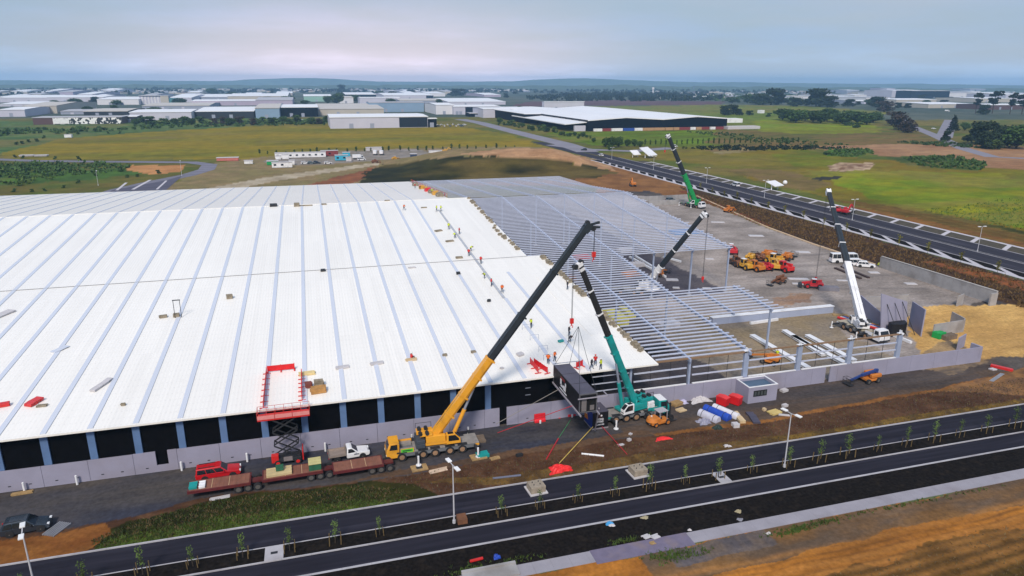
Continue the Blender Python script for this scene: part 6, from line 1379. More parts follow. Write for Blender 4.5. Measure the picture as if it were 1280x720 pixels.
# trees named one by one
for key, u, v, h, lb, wk in [('broad2',1222,180,28,'dark broad tree left end of the dark group at the right edge',1.35),('broad2',1248,184,27,'dark tree in the middle of the dark group at the right edge',1.3),('broad',1270,186,30,'dark tree at the right end of the dark group by the picture edge',1.3),('broad2',1236,186,22,'lower dark tree in front of the dark group at the right edge',1.4),('light',1243,187,13,'light green bush at the foot of the dark group at the right edge',1.2),
    ('conifer',1191,165,20,'dark green conifer standing alone beside the curved road',1.5),('broad2',1181,177,14,'small dark round bush standing between the curved road and the bare earth',.8),('broad',1206,163,10,'light tree between the conifer and the dark group',1.2),
    ('pine',1219,142,23,'tall dark pine left of the pair before the distant white sheds',1.0),('pine',1240,142,25,'tall dark pine with open tiers before the distant white sheds',1.1),('pine',1262,143,24,'tall dark pine right of the open tiered pine',1.0),('pine',1277,143,22,'dark pine at the right picture edge',1.3),('broad2',1228,143,12,'low dark tree between the tall pines',1.3),
    ('brown',1105,140,14,'brown leafless looking tree left of the curved road start',1.6),('brown',1118,157,18,'brown tree at the left of the brown copse by the curved road',1.5),('brown',1128,163,19,'brown tree in the middle of the brown copse by the curved road',1.5),('brown',1135,166,15,'low brown tree at the right end of the brown copse',1.5),('broad2',1098,134,13,'dark blue green tree before the distant sheds',1.8),
    ('broad2',1020,133,22,'wide dark umbrella shaped tree on the skyline',1.6),('broad2',971,131,20,'round dark tree on the skyline left of the umbrella tree',1.5),('broad2',948,131,14,'lower dark tree at the left of the skyline group',1.8),('broad2',1035,134,14,'low dark tree right of the umbrella tree',1.8),('broad2',995,133,11,'low dark tree between the two skyline trees',2),('broad2',1060,133,9,'low dark tree farther right of the umbrella tree',1.8),
    ('broad2',906,144,12,'dark round tree in the green field right of the navy shed',1.5),('broad2',917,143,12,'dark round tree joined to its left neighbour in the green field',1.4),('broad2',924,144,8,'smaller dark tree right of the pair in the green field',1.3),('bush',937,144,6,'round bush alone in the green field',1.5),('broad',934,129,11,'green tree at the edge of the far fields',1.8),('broad',915,129,8,'dark tree line end left of the green tree at the far fields',2.2),
    ('bush',1072,160,7,'small dark bush in front of the hedge trees',1.4),('bush',1058,157,9,'dark bush left of the small one in front of the hedge trees',1.5),('bush',961,146,5,'bush beside the white hut in the green field',1.3),
    ('broad',425,127,11,'round green tree among the left roofs',1.2),('broad',410,130,10,'green tree left of the round one among the roofs',1.2),('broad',421,130,12,'large green tree before the blue glass block',1.6),('broad',445,128,9,'green tree right of the blue glass block',1.5),('broad2',427,115,9,'blue dark tree far behind the roofs',1.4),('broad2',332,128,5,'dark tree before a long pale shed',2.2),('bush',66,128,4,'dark conifer like bush among the left sheds',1.2),('broad',95,131,8,'grey green tree among the left sheds',2.2),('broad2',118,128,7,'dark tree group among the left sheds',1.8),('broad',486,128,5,'round tree before a white shed',1.3),('broad2',570,120,9,'dark blue wide tree behind the white sheds',2.6)]:
    plant(key, u, v, h, lb, wk=wk)
for i in range(13):
    u = 977+i*9.6+rnd.uniform(-2,2); plant('broad', u, 150+ (i%3)*1.4+i*.28, 14*rnd.uniform(.85,1.15), 'green tree in the long hedge of trees beyond the bright field, %s from the left' % ORD[i], 'trees in the long hedge', wk=1.7)
for i in range(22):
    u = 168+i*12.2+rnd.uniform(-3,3); plant(rnd.choice(['broad','bush','brown','broad']), u, 156-.10*max(0,(u-300)*.12)+rnd.uniform(-1.5,1), rnd.uniform(6,11), 'tree or shrub in the belt along the left field edge, %s from the left' % ORD[i], 'shrub belt along the left field edge', wk=1.4)
for i in range(26):
    u = 622+i*4.6+rnd.uniform(-2,2); v = 155+ (u-622)*.165+rnd.uniform(-1.5,1.5); plant(rnd.choice(['bush','broad','light']), u, v, rnd.uniform(4,7.5), 'small tree along the road to the navy shed, %s from its far end' % ORD[i], 'small trees along the navy shed road', wk=1.2)
for i, (u, v, h) in enumerate([(757,184,12),(764,185,14),(773,184,13),(784,183,9),(793,183,9),(800,184,8),(762,188,7),(742,178,6)]):
    plant('broad', u, v, h, 'dense dark green bush by the junction, %s from the left' % ORD[i], 'dense bushes by the junction', wk=1.0)
for i in range(30):
    u = 806+i*6.6; plant('thin', u, 183.5-i*.12+rnd.uniform(-.3,.3), rnd.uniform(7.5,10), 'slim young tree in the planted row in the green field, %s from the left' % ORD[i], 'planted row of slim young trees', 'young tree', .9)
for i in range(30):
    u = 322+i*11+rnd.uniform(-3,3); plant('thin', u, 195-.026*(u-322)+rnd.uniform(-1,.5), rnd.uniform(5,8.5), 'small tree on the edge of the olive field behind the compound, %s from the left' % ORD[i], 'small trees along the olive field edge', 'young tree', 1.3)
for i, (u, v, h) in enumerate([(21,181,4),(28,180,4),(36,178,4),(46,177,4),(55,173,4),(84,169,4),(98,168,4),(135,167,3),(150,167,3),(69,199,4),(98,199,4),(19,197,4),(29,198,4),(119,220,4),(98,229,5),(80,235,4),(56,239,4),(40,240,4),(18,240,5),(159,222,4),(172,221,4),(198,217,5)]):
    plant('bush', u, v, h, 'small round bush on the left verges, %s in the row seen' % ORD[i], 'small bushes on the left verges', 'bush', 1.1)
rt_ = random.Random(29)
for i, u in enumerate(sorted(rt_.uniform(0,650) for _ in range(34))):
    plant(rt_.choice(['broad','broad2','broad']), u, rt_.choice([119,122,126,131,137,141]), rt_.uniform(4,8.5), 'tree among the distant sheds behind the olive field, %s from the left' % ORD[i], 'trees between the distant sheds', wk=rt_.uniform(1.2,2.4))
for i, u in enumerate(sorted(rt_.uniform(1045,1290) for _ in range(16))):
    plant(rt_.choice(['broad2','broad']), u, rt_.choice([120,126,131,135]), rt_.uniform(4,8), 'tree among the distant sheds near the tall pines, %s from the left' % ORD[i], 'trees between the distant sheds', wk=rt_.uniform(1.2,2.2))
# masses of growth nobody could count
def scrub(name, polys, n, hmin, hmax, m, seed, size=.5, per=14):
    r = random.Random(seed); b = MB()
    for poly, k in polys:
        xs_ = [p[0] for p in poly]; ys_ = [p[1] for p in poly]; px = np.array([r.uniform(min(xs_),max(xs_)) for _ in range(k*8)]); py = np.array([r.uniform(min(ys_),max(ys_)) for _ in range(k*8)])
        ok = np.nonzero(pip(px,py,poly))[0][:k]
        gz = mound_h(px, py)
        for i in ok:
            h = r.uniform(hmin,hmax); leaves(b, (px[i],py[i],gz[i]+h*.4), (h*.9,h*.9,h*.55), per, size*r.uniform(.7,1.2), r, 0)
    return tag(b.build(name, m, fix=False), kind='stuff')
scrub('scrub', [(P((-200,212),(0,206),(140,205),(175,212),(135,217),(0,224),(-200,240)), 420)], 0, 1.6, 3.4, LF_MD, 5, .8)
scrub('scrub', [(P((-200,232),(0,222),(110,218),(60,228),(0,236),(-200,260)), 160)], 0, 1.0, 2.0, LF_LT, 6, .7)
scrub('hedge', [(P((-100,164),(0,162),(160,160.5),(175,156),(300,152),(420,150),(420,156),(300,158),(200,161),(0,171),(-100,178)), 420)], 0, 1.5, 3.2, LF_MD, 7, 1.5, 10)
scrub('hedge', [(P((850,186),(900,183),(1000,183),(1060,186),(1000,188),(900,189)), 220)], 0, 1.0, 2.2, LF_DK, 8, .8, 10)
scrub('scrub', [(P((1035,187),(1085,186),(1095,192),(1060,197),(1030,194)), 120),(P((1130,198),(1190,195),(1235,204),(1225,213),(1150,209)), 220)], 0, .8, 1.8, LF_MD, 9, .8, 10)
scrub('scrub', [(P((860,165),(900,166),(990,175),(1060,180),(1060,184),(960,182)), 140),(P((1120,178),(1190,178),(1240,186),(1170,183)), 120)], 0, .8, 2.2, LF_MD, 10, .8, 10)
scrub('far_wood', [(P((655,124),(700,118.5),(780,117),(870,118.5),(905,121),(900,126),(800,127),(700,126.5)), 420)], 0, 7, 13, LF_DK, 11, 4.5, 16)
scrub('far_wood', [(P((870,121),(960,118),(1000,119),(990,128),(900,128)), 130)], 0, 5, 9, LF_MD, 12, 3.5, 14)
scrub('far_wood', [(P((-60,114),(0,112),(200,111.5),(420,112),(660,112),(660,117.5),(400,116),(0,120)), 620)], 0, 5, 13, LF_DK, 13, 6.5, 10)
scrub('far_wood', [(P((660,113),(900,112.5),(1340,112),(1340,116),(1040,118),(660,117)), 420)], 0, 5, 12, LF_DK, 14, 6.5, 10)
def tufts(name, m, items, h0, h1, wd, r, blades=5):
    b = MB()
    for x, y in items:
        for _ in range(blades):
            a = r.uniform(0,6.28); h = r.uniform(h0,h1); w = wd*r.uniform(.6,1.3); dx, dy = r.gauss(0,h*.45), r.gauss(0,h*.45); jx, jy = r.gauss(0,wd*1.5), r.gauss(0,wd*1.5)
            b.add([(x+jx-w*math.cos(a),y+jy-w*math.sin(a),0),(x+jx+w*math.cos(a),y+jy+w*math.sin(a),0),(x+jx+dx,y+jy+dy,h)], [(0,1,2)])
    return tag(b.build(name, m, fix=False), kind='stuff')
r = random.Random(3)
def scatter(poly, n):
    xs_ = [p[0] for p in poly]; ys_ = [p[1] for p in poly]; px = np.array([r.uniform(min(xs_),max(xs_)) for _ in range(n*3)]); py = np.array([r.uniform(min(ys_),max(ys_)) for _ in range(n*3)])
    return [(px[i],py[i]) for i in np.nonzero(pip(px,py,poly))[0][:n]]
BANKG = [(-25,72.9),(9,72.9),(7.5,75.5),(3,77.5),(-14,79.0),(-22,77.0),(-26,74.6)]
tufts('grass', leafmat('grass_blade',(.042,.058,.014,1)), scatter(BANKG, 2200), .08, .3, .06, r, 4); tufts('grass', LF_LT, scatter([(-25,72.7),(8,72.7),(2,74.4),(-12,75.4),(-24,74.4)], 1300), .08, .3, .05, r, 4); tufts('grass', leafmat('dry_blade',(.12,.085,.04,1)), scatter(BANKG, 700), .1, .35, .06, r, 4)
sd_ = []
for yy in np.arange(73.0, 80.4, .62):
    x = 4+(80-yy)*1.2
    while x < 128:
        if yy < 78.0+max(0,(x-60)*.06) : sd_.append((x+r.uniform(-.12,.12), yy+r.uniform(-.08,.08)))
        x += .66
half = [p for p in sd_ if r.random() < .5]; oth = [p for p in sd_ if p not in set(half)]
tufts('seedlings', leafmat('leaf_olive_brown', (.075,.062,.028,1)), half, .10, .30, .07, r, 3); tufts('seedlings', leafmat('leaf_dull_brown',(.085,.062,.045,1)), oth, .10, .28, .07, r, 3)
def clump(cx_, cy_, sx_, sy_, n): return [(r.gauss(cx_,sx_), r.gauss(cy_,sy_)) for _ in range(n)]
cl = clump(33.5,55.0,1.2,.5,130)+clump(36,54.6,1.5,.4,40)+clump(50,55.3,1.6,.28,110)+clump(47,55.0,1.2,.3,30)+clump(54,55.4,2.4,.2,40)+clump(62,55.7,3,.2,40)+clump(72,55.7,4,.2,30)+clump(13,58.6,2.0,.35,110)+clump(18,58.7,1.2,.3,40)+clump(30,58.6,1.0,.2,50)
tufts('grass', LF_LT, cl, .08, .35, .06, r, 4); tufts('grass', LF_MD, cl[::2], .08, .35, .06, r, 3)
tufts('grass', MATS['dry_blade'], scatter([(25,30),(120,30),(100,44),(70,49.5),(45,47.5),(36,43)], 2600), .05, .22, .06, r, 3)
tufts('grass', leafmat('leaf_dry', (.14,.085,.035,1)), scatter([(150.5,110),(171,110),(171,240),(166,280),(156,250),(150.5,200)], 2400), .2, .8, .16, r, 4)
tufts('grass', LF_LT, scatter([(228,70),(300,70),(300,230),(231,215)], 2600), .2, .7, .22, r, 3)

# ---------------------------------------------------------------- distant buildings
RFW = mat('far_white_roof', (.80,.80,.82,1), .5, var=.04, scale=.02); RFG = mat('far_grey_roof', S(190,188,192), .6, var=.06, scale=.02); RFB = mat('far_beige_roof', S(205,198,190), .6, var=.06, scale=.02)
def wallm(nm, *c): return mat('far_wall_'+nm, S(*c), .7, var=.05, scale=.05)
WA = dict(pale=wallm('pale',206,204,218), grey=wallm('grey',160,166,184), navy=mat('far_wall_navy',(.003,.006,.013,1),.8,spec=.1), dark=wallm('dark',40,46,56), blue=wallm('blue',140,166,192), beige=wallm('beige',196,188,176), brown=wallm('brown',96,70,70), white=wallm('white',232,230,234), green=wallm('green',150,190,176), mauve=wallm('mauve',188,176,196))
GLF = mat('far_glass', (.012,.02,.035,1), .2)
def shed_far(u0, u1, vb, vt, vr, wall, label, roof=RFW, gable=.05, doors=2, rot=0.0, name='industrial_shed', dark=0.0):
    """a shed whose front wall is seen from u0 to u1, foot at vb, eave at vt, back of its roof at vr"""
    um = (u0+u1)/2; p = Vector(at(um, vb)); a = on_y(u0, vb, p.y)[0]; c = on_y(u1, vb, p.y)[0]; w = c-a
    h = max(3.0, on_y(um, vt, p.y)[2]); q = at(um, vr, h+.5); dp = min(max(q[1]-p.y, 12), 320 if um < 800 else 130)
    t = empty(name, (a, p.y, 0), rot, label, 'building')
    b = MB(); g = gable*dp/2*.5
    b.add([(0,0,0),(w,0,0),(w,dp,0),(0,dp,0),(0,0,h),(w,0,h),(w,dp,h),(0,dp,h),(0,dp/2,h+g),(w,dp/2,h+g)], [(0,1,5,4),(2,3,7,6),(1,2,6,9,5),(3,0,4,8,7)]); b.build('wall', WA[wall], t)
    b = MB(); e = .6; z = .15
    b.add([(-e,-e,h+z-.02),(w+e,-e,h+z-.02),(w+e,dp/2,h+g+z),(-e,dp/2,h+g+z),(w+e,dp+e,h+z-.02),(-e,dp+e,h+z-.02),(-e,-e,h-.5),(w+e,-e,h-.5)], [(0,1,2,3),(3,2,4,5),(6,7,1,0)]); b.build('roof', roof, t)
    if dark > 0:
        b = MB(); b.box(w*(1-dark), w-.4, -.12, -.01, .4, h-1.0); b.build('glazing', GLF, t)
    for k in range(doors):
        x = w*(.15+.6*(k+.5)/max(doors,1))*(1-dark); b = MB(); b.box(x-2.2,x+2.2,-.1,-.01,0,min(5,h*.6)); b.build('roller_door', WA['grey'] if wall != 'grey' else WA['pale'], t)
    return t
B = [(413,535,160,146,141.5,'pale','long white shed in front with dark glazing at its right end',.30),(535,546,159,148,147,'navy','dark annex at the right end of the long white shed',0),
 (153,172,153,145.5,143.5,'dark','dark shed at the right end of the black and white patterned wall',0),(163,240,150,140,136,'pale','pale grey ribbed shed right of the patterned wall',0),(245,318,148,139,133,'dark','dark fronted shed with a wide white roof',0),(320,350,148,135,129,'blue','pale blue shed left of the dark open one',0),(350,398,146,134,130,'navy','dark open shed with navy doors behind the hedge',0),(398,480,144,136,129,'beige','wide low shed with a cream roof',0),(462,530,140,128,126.5,'blue','shed with a pale blue gable end',0),
 (545,568,143,131,128,'white','white gabled shed left of the navy glazed one',0),(567,625,143,133,130.5,'pale','white shed with navy glazing',.75),(604,665,147,136,133.5,'pale','pale shed beside the road with a red door side',0),(587,606,146,141.5,140,'navy','small navy office before the white shed',0),(560,632,131,127,121.5,'pale','long white roofed shed behind the navy glazed one',0),(680,730,137,127,126.8,'pale','pale square shed behind the navy shed roof',0),(620,676,138,135,133,'pale','low white roof left of the pale square shed',0),
 (0,60,128,122,119,'pale','long pale shed at the far left skyline',0),(60,130,128,121.5,119,'pale','long pale shed left of the tower block',0),(0,32,146,137,133,'pale','pale shed at the left edge behind the hedge',0),(30,72,142,132,127,'beige','beige shed with blank wall at the left',0),(48,64,140,136,135,'brown','small terracotta roofed building before the beige shed',0),(0,50,133,130,126.5,'pale','white roofed low shed at the left edge',0),(105,160,144,139,135,'dark','grey shed with dark front behind the patterned wall',0),(76,108,143,139,136,'grey','grey blue shed behind the patterned wall',0),
 (122,174,131,124,121,'white','white rounded shed left of the tower block',0),(212,240,128,122,118,'pale','white roofed shed right of the tower block',0),(232,300,126,121,117,'grey','grey pitched shed behind the tower block',0),(240,330,132,126,124,'mauve','long mauve shed with a thin white roof',0),(178,262,136,132,128,'grey','long low grey roof before the tower block',0),(285,360,126,120,115.5,'beige','cream shed group far behind',0),(320,366,132,125,121.5,'mauve','mauve shed before the cream group',0),(380,415,127,120,118,'green','glassy pale green block among the trees',0),(432,470,122,118,115.5,'navy','navy shed with white roof far behind',0),(450,500,130,122,121,'pale','white walled shed before the far navy one',0),(480,542,124,119,116,'pale','long white roofed shed far behind the blue gable',.15),(500,555,131,125.5,123,'grey','dark grey shed right of the blue gable',0),(425,442,129,122,120,'white','white gabled house like shed among trees',0),
 (1114,1152,122,113,110,'pale','pale tall shed behind the navy box on the right',0),(1139,1186,123,113.5,113,'navy','navy box shed among the right sheds',0),(1186,1222,122,116,114,'white','white shed right of the navy box',0),(1120,1170,129,124.5,121,'beige','cream low roofed shed before the navy box',0),(1160,1216,135,130,126,'beige','wide cream roofed shed with dark bays on the right',0),(1220,1262,128,123,120,'beige','beige shed between the tall pines',0),(1236,1282,137,131,129,'brown','brown walled shed behind the pines',0),(1225,1262,122,116,114,'white','white shed behind the pines',0),(1048,1075,125,121,119.5,'white','white shed left of the right group',0),(1065,1100,130,126,124.5,'grey','low pale roof left of the cream shed',0),(1082,1112,128,122,120.5,'white','white roofed shed in the middle of the right group',0),(990,1010,124,120.5,119,'white','small white shed left of the umbrella tree',0),(1030,1046,123,119,117,'white','small white shed right of the umbrella tree',0),(1256,1300,126,118,115,'pale','pale shed at the right picture edge',0)]
for (u0,u1,vb,vt,vr,w,lb,dk) in B: shed_far(u0,u1,vb,vt,vr,w,lb,doors=2 if (u1-u0) > 40 else 1,dark=dk,roof=rnd.choice([RFW,RFW,RFG,RFB]) if w != 'pale' else RFW)
# building with the black and white patterned wall
x0, y0, _ = at(42,156); x1 = on_y(153,155,y0)[0]; h = on_y(100,147,y0)[2]
t = empty('patterned_building', (x0,y0,0), 0, 'long dark building with a black and white patterned wall at the left', 'building'); Wd = x1-x0
b = MB(); b.box(0,Wd,0,35,0,h); b.build('wall', WA['brown'], t)
b = MB(); b.box(-.5,Wd+.5,-.5,35.5,h+.01,h+.5); b.build('roof', RFG, t)
pm = mat('patterned_wall', (.8,.8,.8,1), .6, var=0); nt_ = pm.node_tree; vo = nt_.nodes.new('ShaderNodeTexVoronoi'); vo.inputs['Scale'].default_value = .42; vo.distance = 'MANHATTAN'
tc_ = nt_.nodes.new('ShaderNodeTexCoord'); nt_.links.new(tc_.outputs['Object'], vo.inputs[0]); th = nt_.nodes.new('ShaderNodeMath'); th.operation = 'GREATER_THAN'; th.inputs[1].default_value = .52
sp_ = nt_.nodes.new('ShaderNodeSeparateColor'); nt_.links.new(vo.outputs['Color'], sp_.inputs[0]); nt_.links.new(sp_.outputs[0], th.inputs[0]); mx = nt_.nodes.new('ShaderNodeMix'); mx.data_type = 'RGBA'; nt_.links.new(th.outputs[0], mx.inputs[0]); mx.inputs[6].default_value = (.02,.025,.03,1); mx.inputs[7].default_value = (.8,.8,.8,1); nt_.links.new(mx.outputs[2], nt_.nodes['Principled BSDF'].inputs['Base Color'])
b = MB(); b.box(Wd*.22,Wd,-.3,-.01,.3,h-.2); b.build('patterned_panel', pm, t)
b = MB(); b.box(Wd*.22,Wd*.40,-.5,-.31,.8,h-.6); b.build('white_panel', WHITE, t)
# tower block
x0, y0, _ = at(175,130.5); x1 = on_y(211,130.5,y0)[0]; h = on_y(190,120.5,y0)[2]
t = empty('tower_block', (x0,y0,0), 0, 'pale square tower block with ribbed front and brown corner among the left sheds', 'building'); Wd = x1-x0
b = MB(); b.box(0,Wd,0,30,0,h); b.build('wall', WA['pale'], t)
for k in range(6): b = MB(); b.box(Wd*(.08+k*.11),Wd*(.13+k*.11),-.8,-.01,0,h-.5); b.build('rib', WA['white'], t)
b = MB(); b.box(Wd*.74,Wd*1.02,-2,-.01,0,h+1); b.build('corner_tower', WA['beige'], t)
b = MB(); b.box(Wd*1.02,Wd*1.3,0,20,0,h*.75); b.build('green_wing', wallm('teal',80,140,150), t)
b = MB(); b.box(-.5,Wd*1.02+.5,-2.5,30.5,h+1.01,h+1.8); b.build('roof', RFG, t)
# the navy distribution shed with folded white roof, canopy and containers
x0, y0, _ = at(735,164); x1 = on_y(908,162,y0)[0]; h = on_y(735,150.5,y0)[2]; Wd = x1-x0; D_ = 330
t = empty('distribution_shed', (x0,y0,0), 0, 'very large navy shed with a folded white roof in the middle distance', 'building')
zz_ = lambda f: h+ (1.9 if .20 < f < .30 else 0)
fs_ = [0,.26,.52,.77,1.0]; hz = [h, h+2.6, h+.2, h+2.8, h+.4]
b = MB(); n = len(fs_); vs = [(Wd*f,0,0) for f in fs_]+[(Wd*f,0,z) for f, z in zip(fs_,hz)]+[(Wd*f,D_,0) for f in fs_]+[(Wd*f,D_,z) for f, z in zip(fs_,hz)]
b.add(vs, [(i,i+1,n+i+1,n+i) for i in range(n-1)]+[(2*n+i,2*n+i+1,3*n+i+1,3*n+i) for i in range(n-1)]+[(0,2*n,3*n,n),(n-1,2*n-1,4*n-1,3*n-1)]); b.build('wall', WA['navy'], t)
b = MB(); vs = [(Wd*f+(-1 if f == 0 else 1 if f == 1 else 0),-1.2,z+.3) for f, z in zip(fs_,hz)]+[(Wd*f,D_+1,z+.3) for f, z in zip(fs_,hz)]; b.add(vs, [(i,i+1,n+i+1,n+i) for i in range(n-1)]); vs2 = [(v[0],v[1],v[2]-.9) for v in vs[:n]]; b.add(vs[:n]+vs2, [(i,i+1,n+i+1,n+i) for i in range(n-1)]); b.build('roof', RFW, t)
b = MB(); b.add([(-24,4,7.2),(-24,200,7.2),(0,200,9.0),(0,4,9.0),(-24,4,6.4),(-24,200,6.4),(0,200,8.2),(0,4,8.2)], [(0,3,2,1),(4,5,6,7),(0,4,7,3),(0,1,5,4),(1,2,6,5)]); b.build('canopy', RFW, t)
for k in range(9): b = MB(); b.box(-.3,-.02,8+k*20,22+k*20,h-3.4,h-.8); b.build('clerestory_window', GLF, t)
b = MB(); b.box(-22,-2,150,320,0,h); b.build('wing', WA['navy'], t)
b = MB(); b.box(-23,-1,149,321,h+.01,h+.6); b.build('wing_roof', RFW, t)
b = MB(); b.box(-14,-2,2,5,0,5.5); b.build('office', WA['pale'], t)
cc = [('pale',WHITE),('brown red',mat('cont_red',(.22,.04,.04,1),.6)),('white',WHITE),('blue',mat('cont_blue',(.03,.08,.35,1),.6)),('white',WHITE),('tan',mat('cont_tan',S(190,150,110),.6)),('tan',MATS['cont_tan']),('tan',MATS['cont_tan']),('tan',MATS['cont_tan']),('dark red',MATS['cont_red']),('white',WHITE),('tan',MATS['cont_tan']),('dark red',MATS['cont_red']),('white',WHITE),('dark red',MATS['cont_red']),('blue',MATS['cont_blue']),('white',WHITE),('white',WHITE)]
x = x0+4
for i, (cn, cm) in enumerate(cc):
    ln = rnd.choice([6.1,12.2,9.0]); 
    if x+ln > x1-2: break
    b = MB(); b.box(0,ln,-2.5,0,.1,2.8)
    for k in range(int(ln/.6)): b.box(k*.6+.1,k*.6+.35,-2.55,-2.501,.2,2.7)
    tag(b.build('shipping_container', cm, loc=(x,y0-4,0)), '%s container along the front of the large navy shed, %s from the left' % (cn, ORD[i]), 'container', 'containers along the navy shed'); x += ln+rnd.uniform(.3,1.2)
# far left compound: site offices, trucks
for i, (u, v, sz, c, lb) in enumerate([(376,197,(40,3,5),WHITE,'long white site office row in the far compound'),(412,195,(14,3,5.4),mat('cont_red',(.22,.04,.04,1),.6),'dark red cabin at the right end of the white site office row'),(427,200.5,(10,3,5),mat('cyan_cabin',(.05,.38,.55,1),.5),'cyan cabin in the far compound'),(433,195.5,(6,3,4),MATS['cyan_cabin'],'smaller cyan cabin behind the first'),(353,209.5,(14,3,4.5),WHITE,'white cabin at the front left of the far compound'),(341,206,(8,4,3.4),GREEN,'green skip at the left of the far compound'),(436,202,(4,3,4),PALE,'cream tank beside the cyan cabin'),(365,206,(4,3,4),WHITE,'small white cabin right of the front white cabin'),(357,199,(5,3,4.4),WHITE,'white hut left of the site office row'),(348,199.5,(4,3,3.6),WHITE,'smallest white hut at the left of the far compound'),(517,197.5,(5,4,4),mat('blue_bin',S(60,75,105),.6),'blue grey bin on the pale pad of the far compound'),(468,188.5,(15,4,3.6),PALE,'pale roofed shelter behind the far compound'),(546,191,(14,3,2.4),WHITE,'white stack left of the yellow excavator on the mound'),(420,151.5,(6,3,3),BLUEP,'blue bin at the left end of the long white shed'),(376,153,(7,4,5),WHITE,'white square hut in the field left of the long white shed'),(34,195.5,(10,4,1.2),PALE,'left white slab at the edge of the olive field'),(52,195.5,(9,4,1.2),PALE,'right white slab at the edge of the olive field'),(86,172,(7,4,4),WHITE,'white hut alone on the left edge of the olive field'),(285,201,(16,4,3),mat('pink_cabin',S(205,120,110),.6),'pinkish low cabins at the end of the left road'),(311,205,(6,3,3),WHITE,'white cabin right of the pinkish cabins')]):
    sz = (sz[0]*.8, sz[1], sz[2]*.66); x, y, _ = at(u,v); t = empty('site_cabin' if i not in (5,6,10,13,15,16) else 'site_store', (x,y,0), 0, lb, 'cabin')
    b = MB(); b.box(-sz[0]/2,sz[0]/2,-sz[1]/2,sz[1]/2,.2,sz[2]); b.build('body', c, t, bevel=.08)
    b = MB(); b.box(-sz[0]/2-.2,sz[0]/2+.2,-sz[1]/2-.2,sz[1]/2+.2,sz[2]+.01,sz[2]+.25); b.build('roof', PALE, t)
    if sz[0] > 7 and sz[2] > 2.8:
        for k in range(int(sz[0]/4)):
            b = MB(); b.box(-sz[0]/2+1+k*4,-sz[0]/2+2.4+k*4,-sz[1]/2-.06,-sz[1]/2-.01,1.3,2.3); b.build('window', GLF, t)
for i, (u, v, k_, c, rz) in enumerate([(448,199,'truck',WhP,0),(452,200.5,'van',WhP,10),(410,205,'suv',WhP,5),(389,205,'suv',GrP,5),(396,204.5,'suv',DkP,5),(381,205,'suv',WhP,5),(469,193.5,'truck',DkP,80),(477,193.5,'truck',DkP,80)]):
    x, y, _ = at(u,v); car((x,y,0), R(rz), ['white truck at the right of the far compound','white van just in front of the white truck in the far compound','white car lying right of the others in the far compound','grey car in the row of the far compound','dark car in the row of the far compound','white car at the left of the row in the far compound','dark truck left of the pair behind the far compound','dark truck right of the pair behind the far compound'][i], c, k_, 'truck' if k_ == 'truck' else 'car')
for i in range(14):
    u = 534+i*3.6; x, y, _ = at(u, 158.2-(i%2)*1.6); car((x,y,0), R(rnd.uniform(0,90)), 'white vehicle parked right of the long white shed, %s from the left' % ORD[i], WhP if i % 4 else GrP, 'suv' if i % 3 else 'van', 'car')
# white canopies at the far road
def canopy(u, v, w, d, hgt, rz, label, tilt=.35):
    x, y, _ = at(u,v); t = empty('entry_canopy', (x,y,0), rz, label, 'canopy')
    b = MB(); b.add([(-w/2,-d/2,hgt-tilt*d/2),(w/2,-d/2,hgt-tilt*d/2),(w/2,d/2,hgt+tilt*d/2),(-w/2,d/2,hgt+tilt*d/2),(-w/2,-d/2,hgt-tilt*d/2-.3),(w/2,-d/2,hgt-tilt*d/2-.3),(w/2,d/2,hgt+tilt*d/2-.3),(-w/2,d/2,hgt+tilt*d/2-.3)], [(0,1,2,3),(7,6,5,4),(0,4,5,1),(1,5,6,2),(2,6,7,3),(3,7,4,0)]); b.build('sheet', WHITE, t)
    for dx in (-w*.35,w*.35): b = MB(); b.tube((dx,0,0),(dx,0,hgt-.3),.25,n=8); b.build('post', WHITE, t)
canopy(968,237,7,5,3.0,R(20),'white tilted canopy sheet beside the far road'); canopy(810,197,10,8,4.2,R(30),'white fin shaped entry canopy at the far road, the left larger fin',.6); canopy(794,196.5,6,5,3.2,R(10),'smaller white entry canopy left of the fin at the far road',.5)
x, y, _ = at(981,231); b = MB(); b.sphere((0,0,1.1),1.1,10,6); tag(b.build('water_tank', WHITE, loc=(x,y,0)), 'white round tank right of the tilted canopy sheet', 'tank')
x, y, _ = at(926,161); crate('storage_heap', (x,y,0), (40,12,3), 'white sheeted heap right of the large navy shed', 'heap', PALE, 0); x, y, _ = at(914,153); crate('storage_shelter', (x,y,0), (22,16,5), 'small white roofed shelter at the right end of the large navy shed', 'shelter', WHITE, 0); x, y, _ = at(951,141.5); crate('field_hut', (x,y,0), (9,7,5), 'small white hut in the green field', 'hut', WHITE, .2)
for k, (u, v) in enumerate([(867,113),(816,119)]):
    x, y, _ = at(u,v); b = MB(); b.tube((0,0,0),(0,0,22),3.2,2.6,10); b.tube((0,0,22),(0,0,30),4.6,4.6,12); tag(b.build('water_tower', wallm('towergrey',110,120,140) if k == 0 else WA['white'], loc=(x,y,0)), ['grey water tower on the far skyline','white tower before the far wood'][k], 'tower')
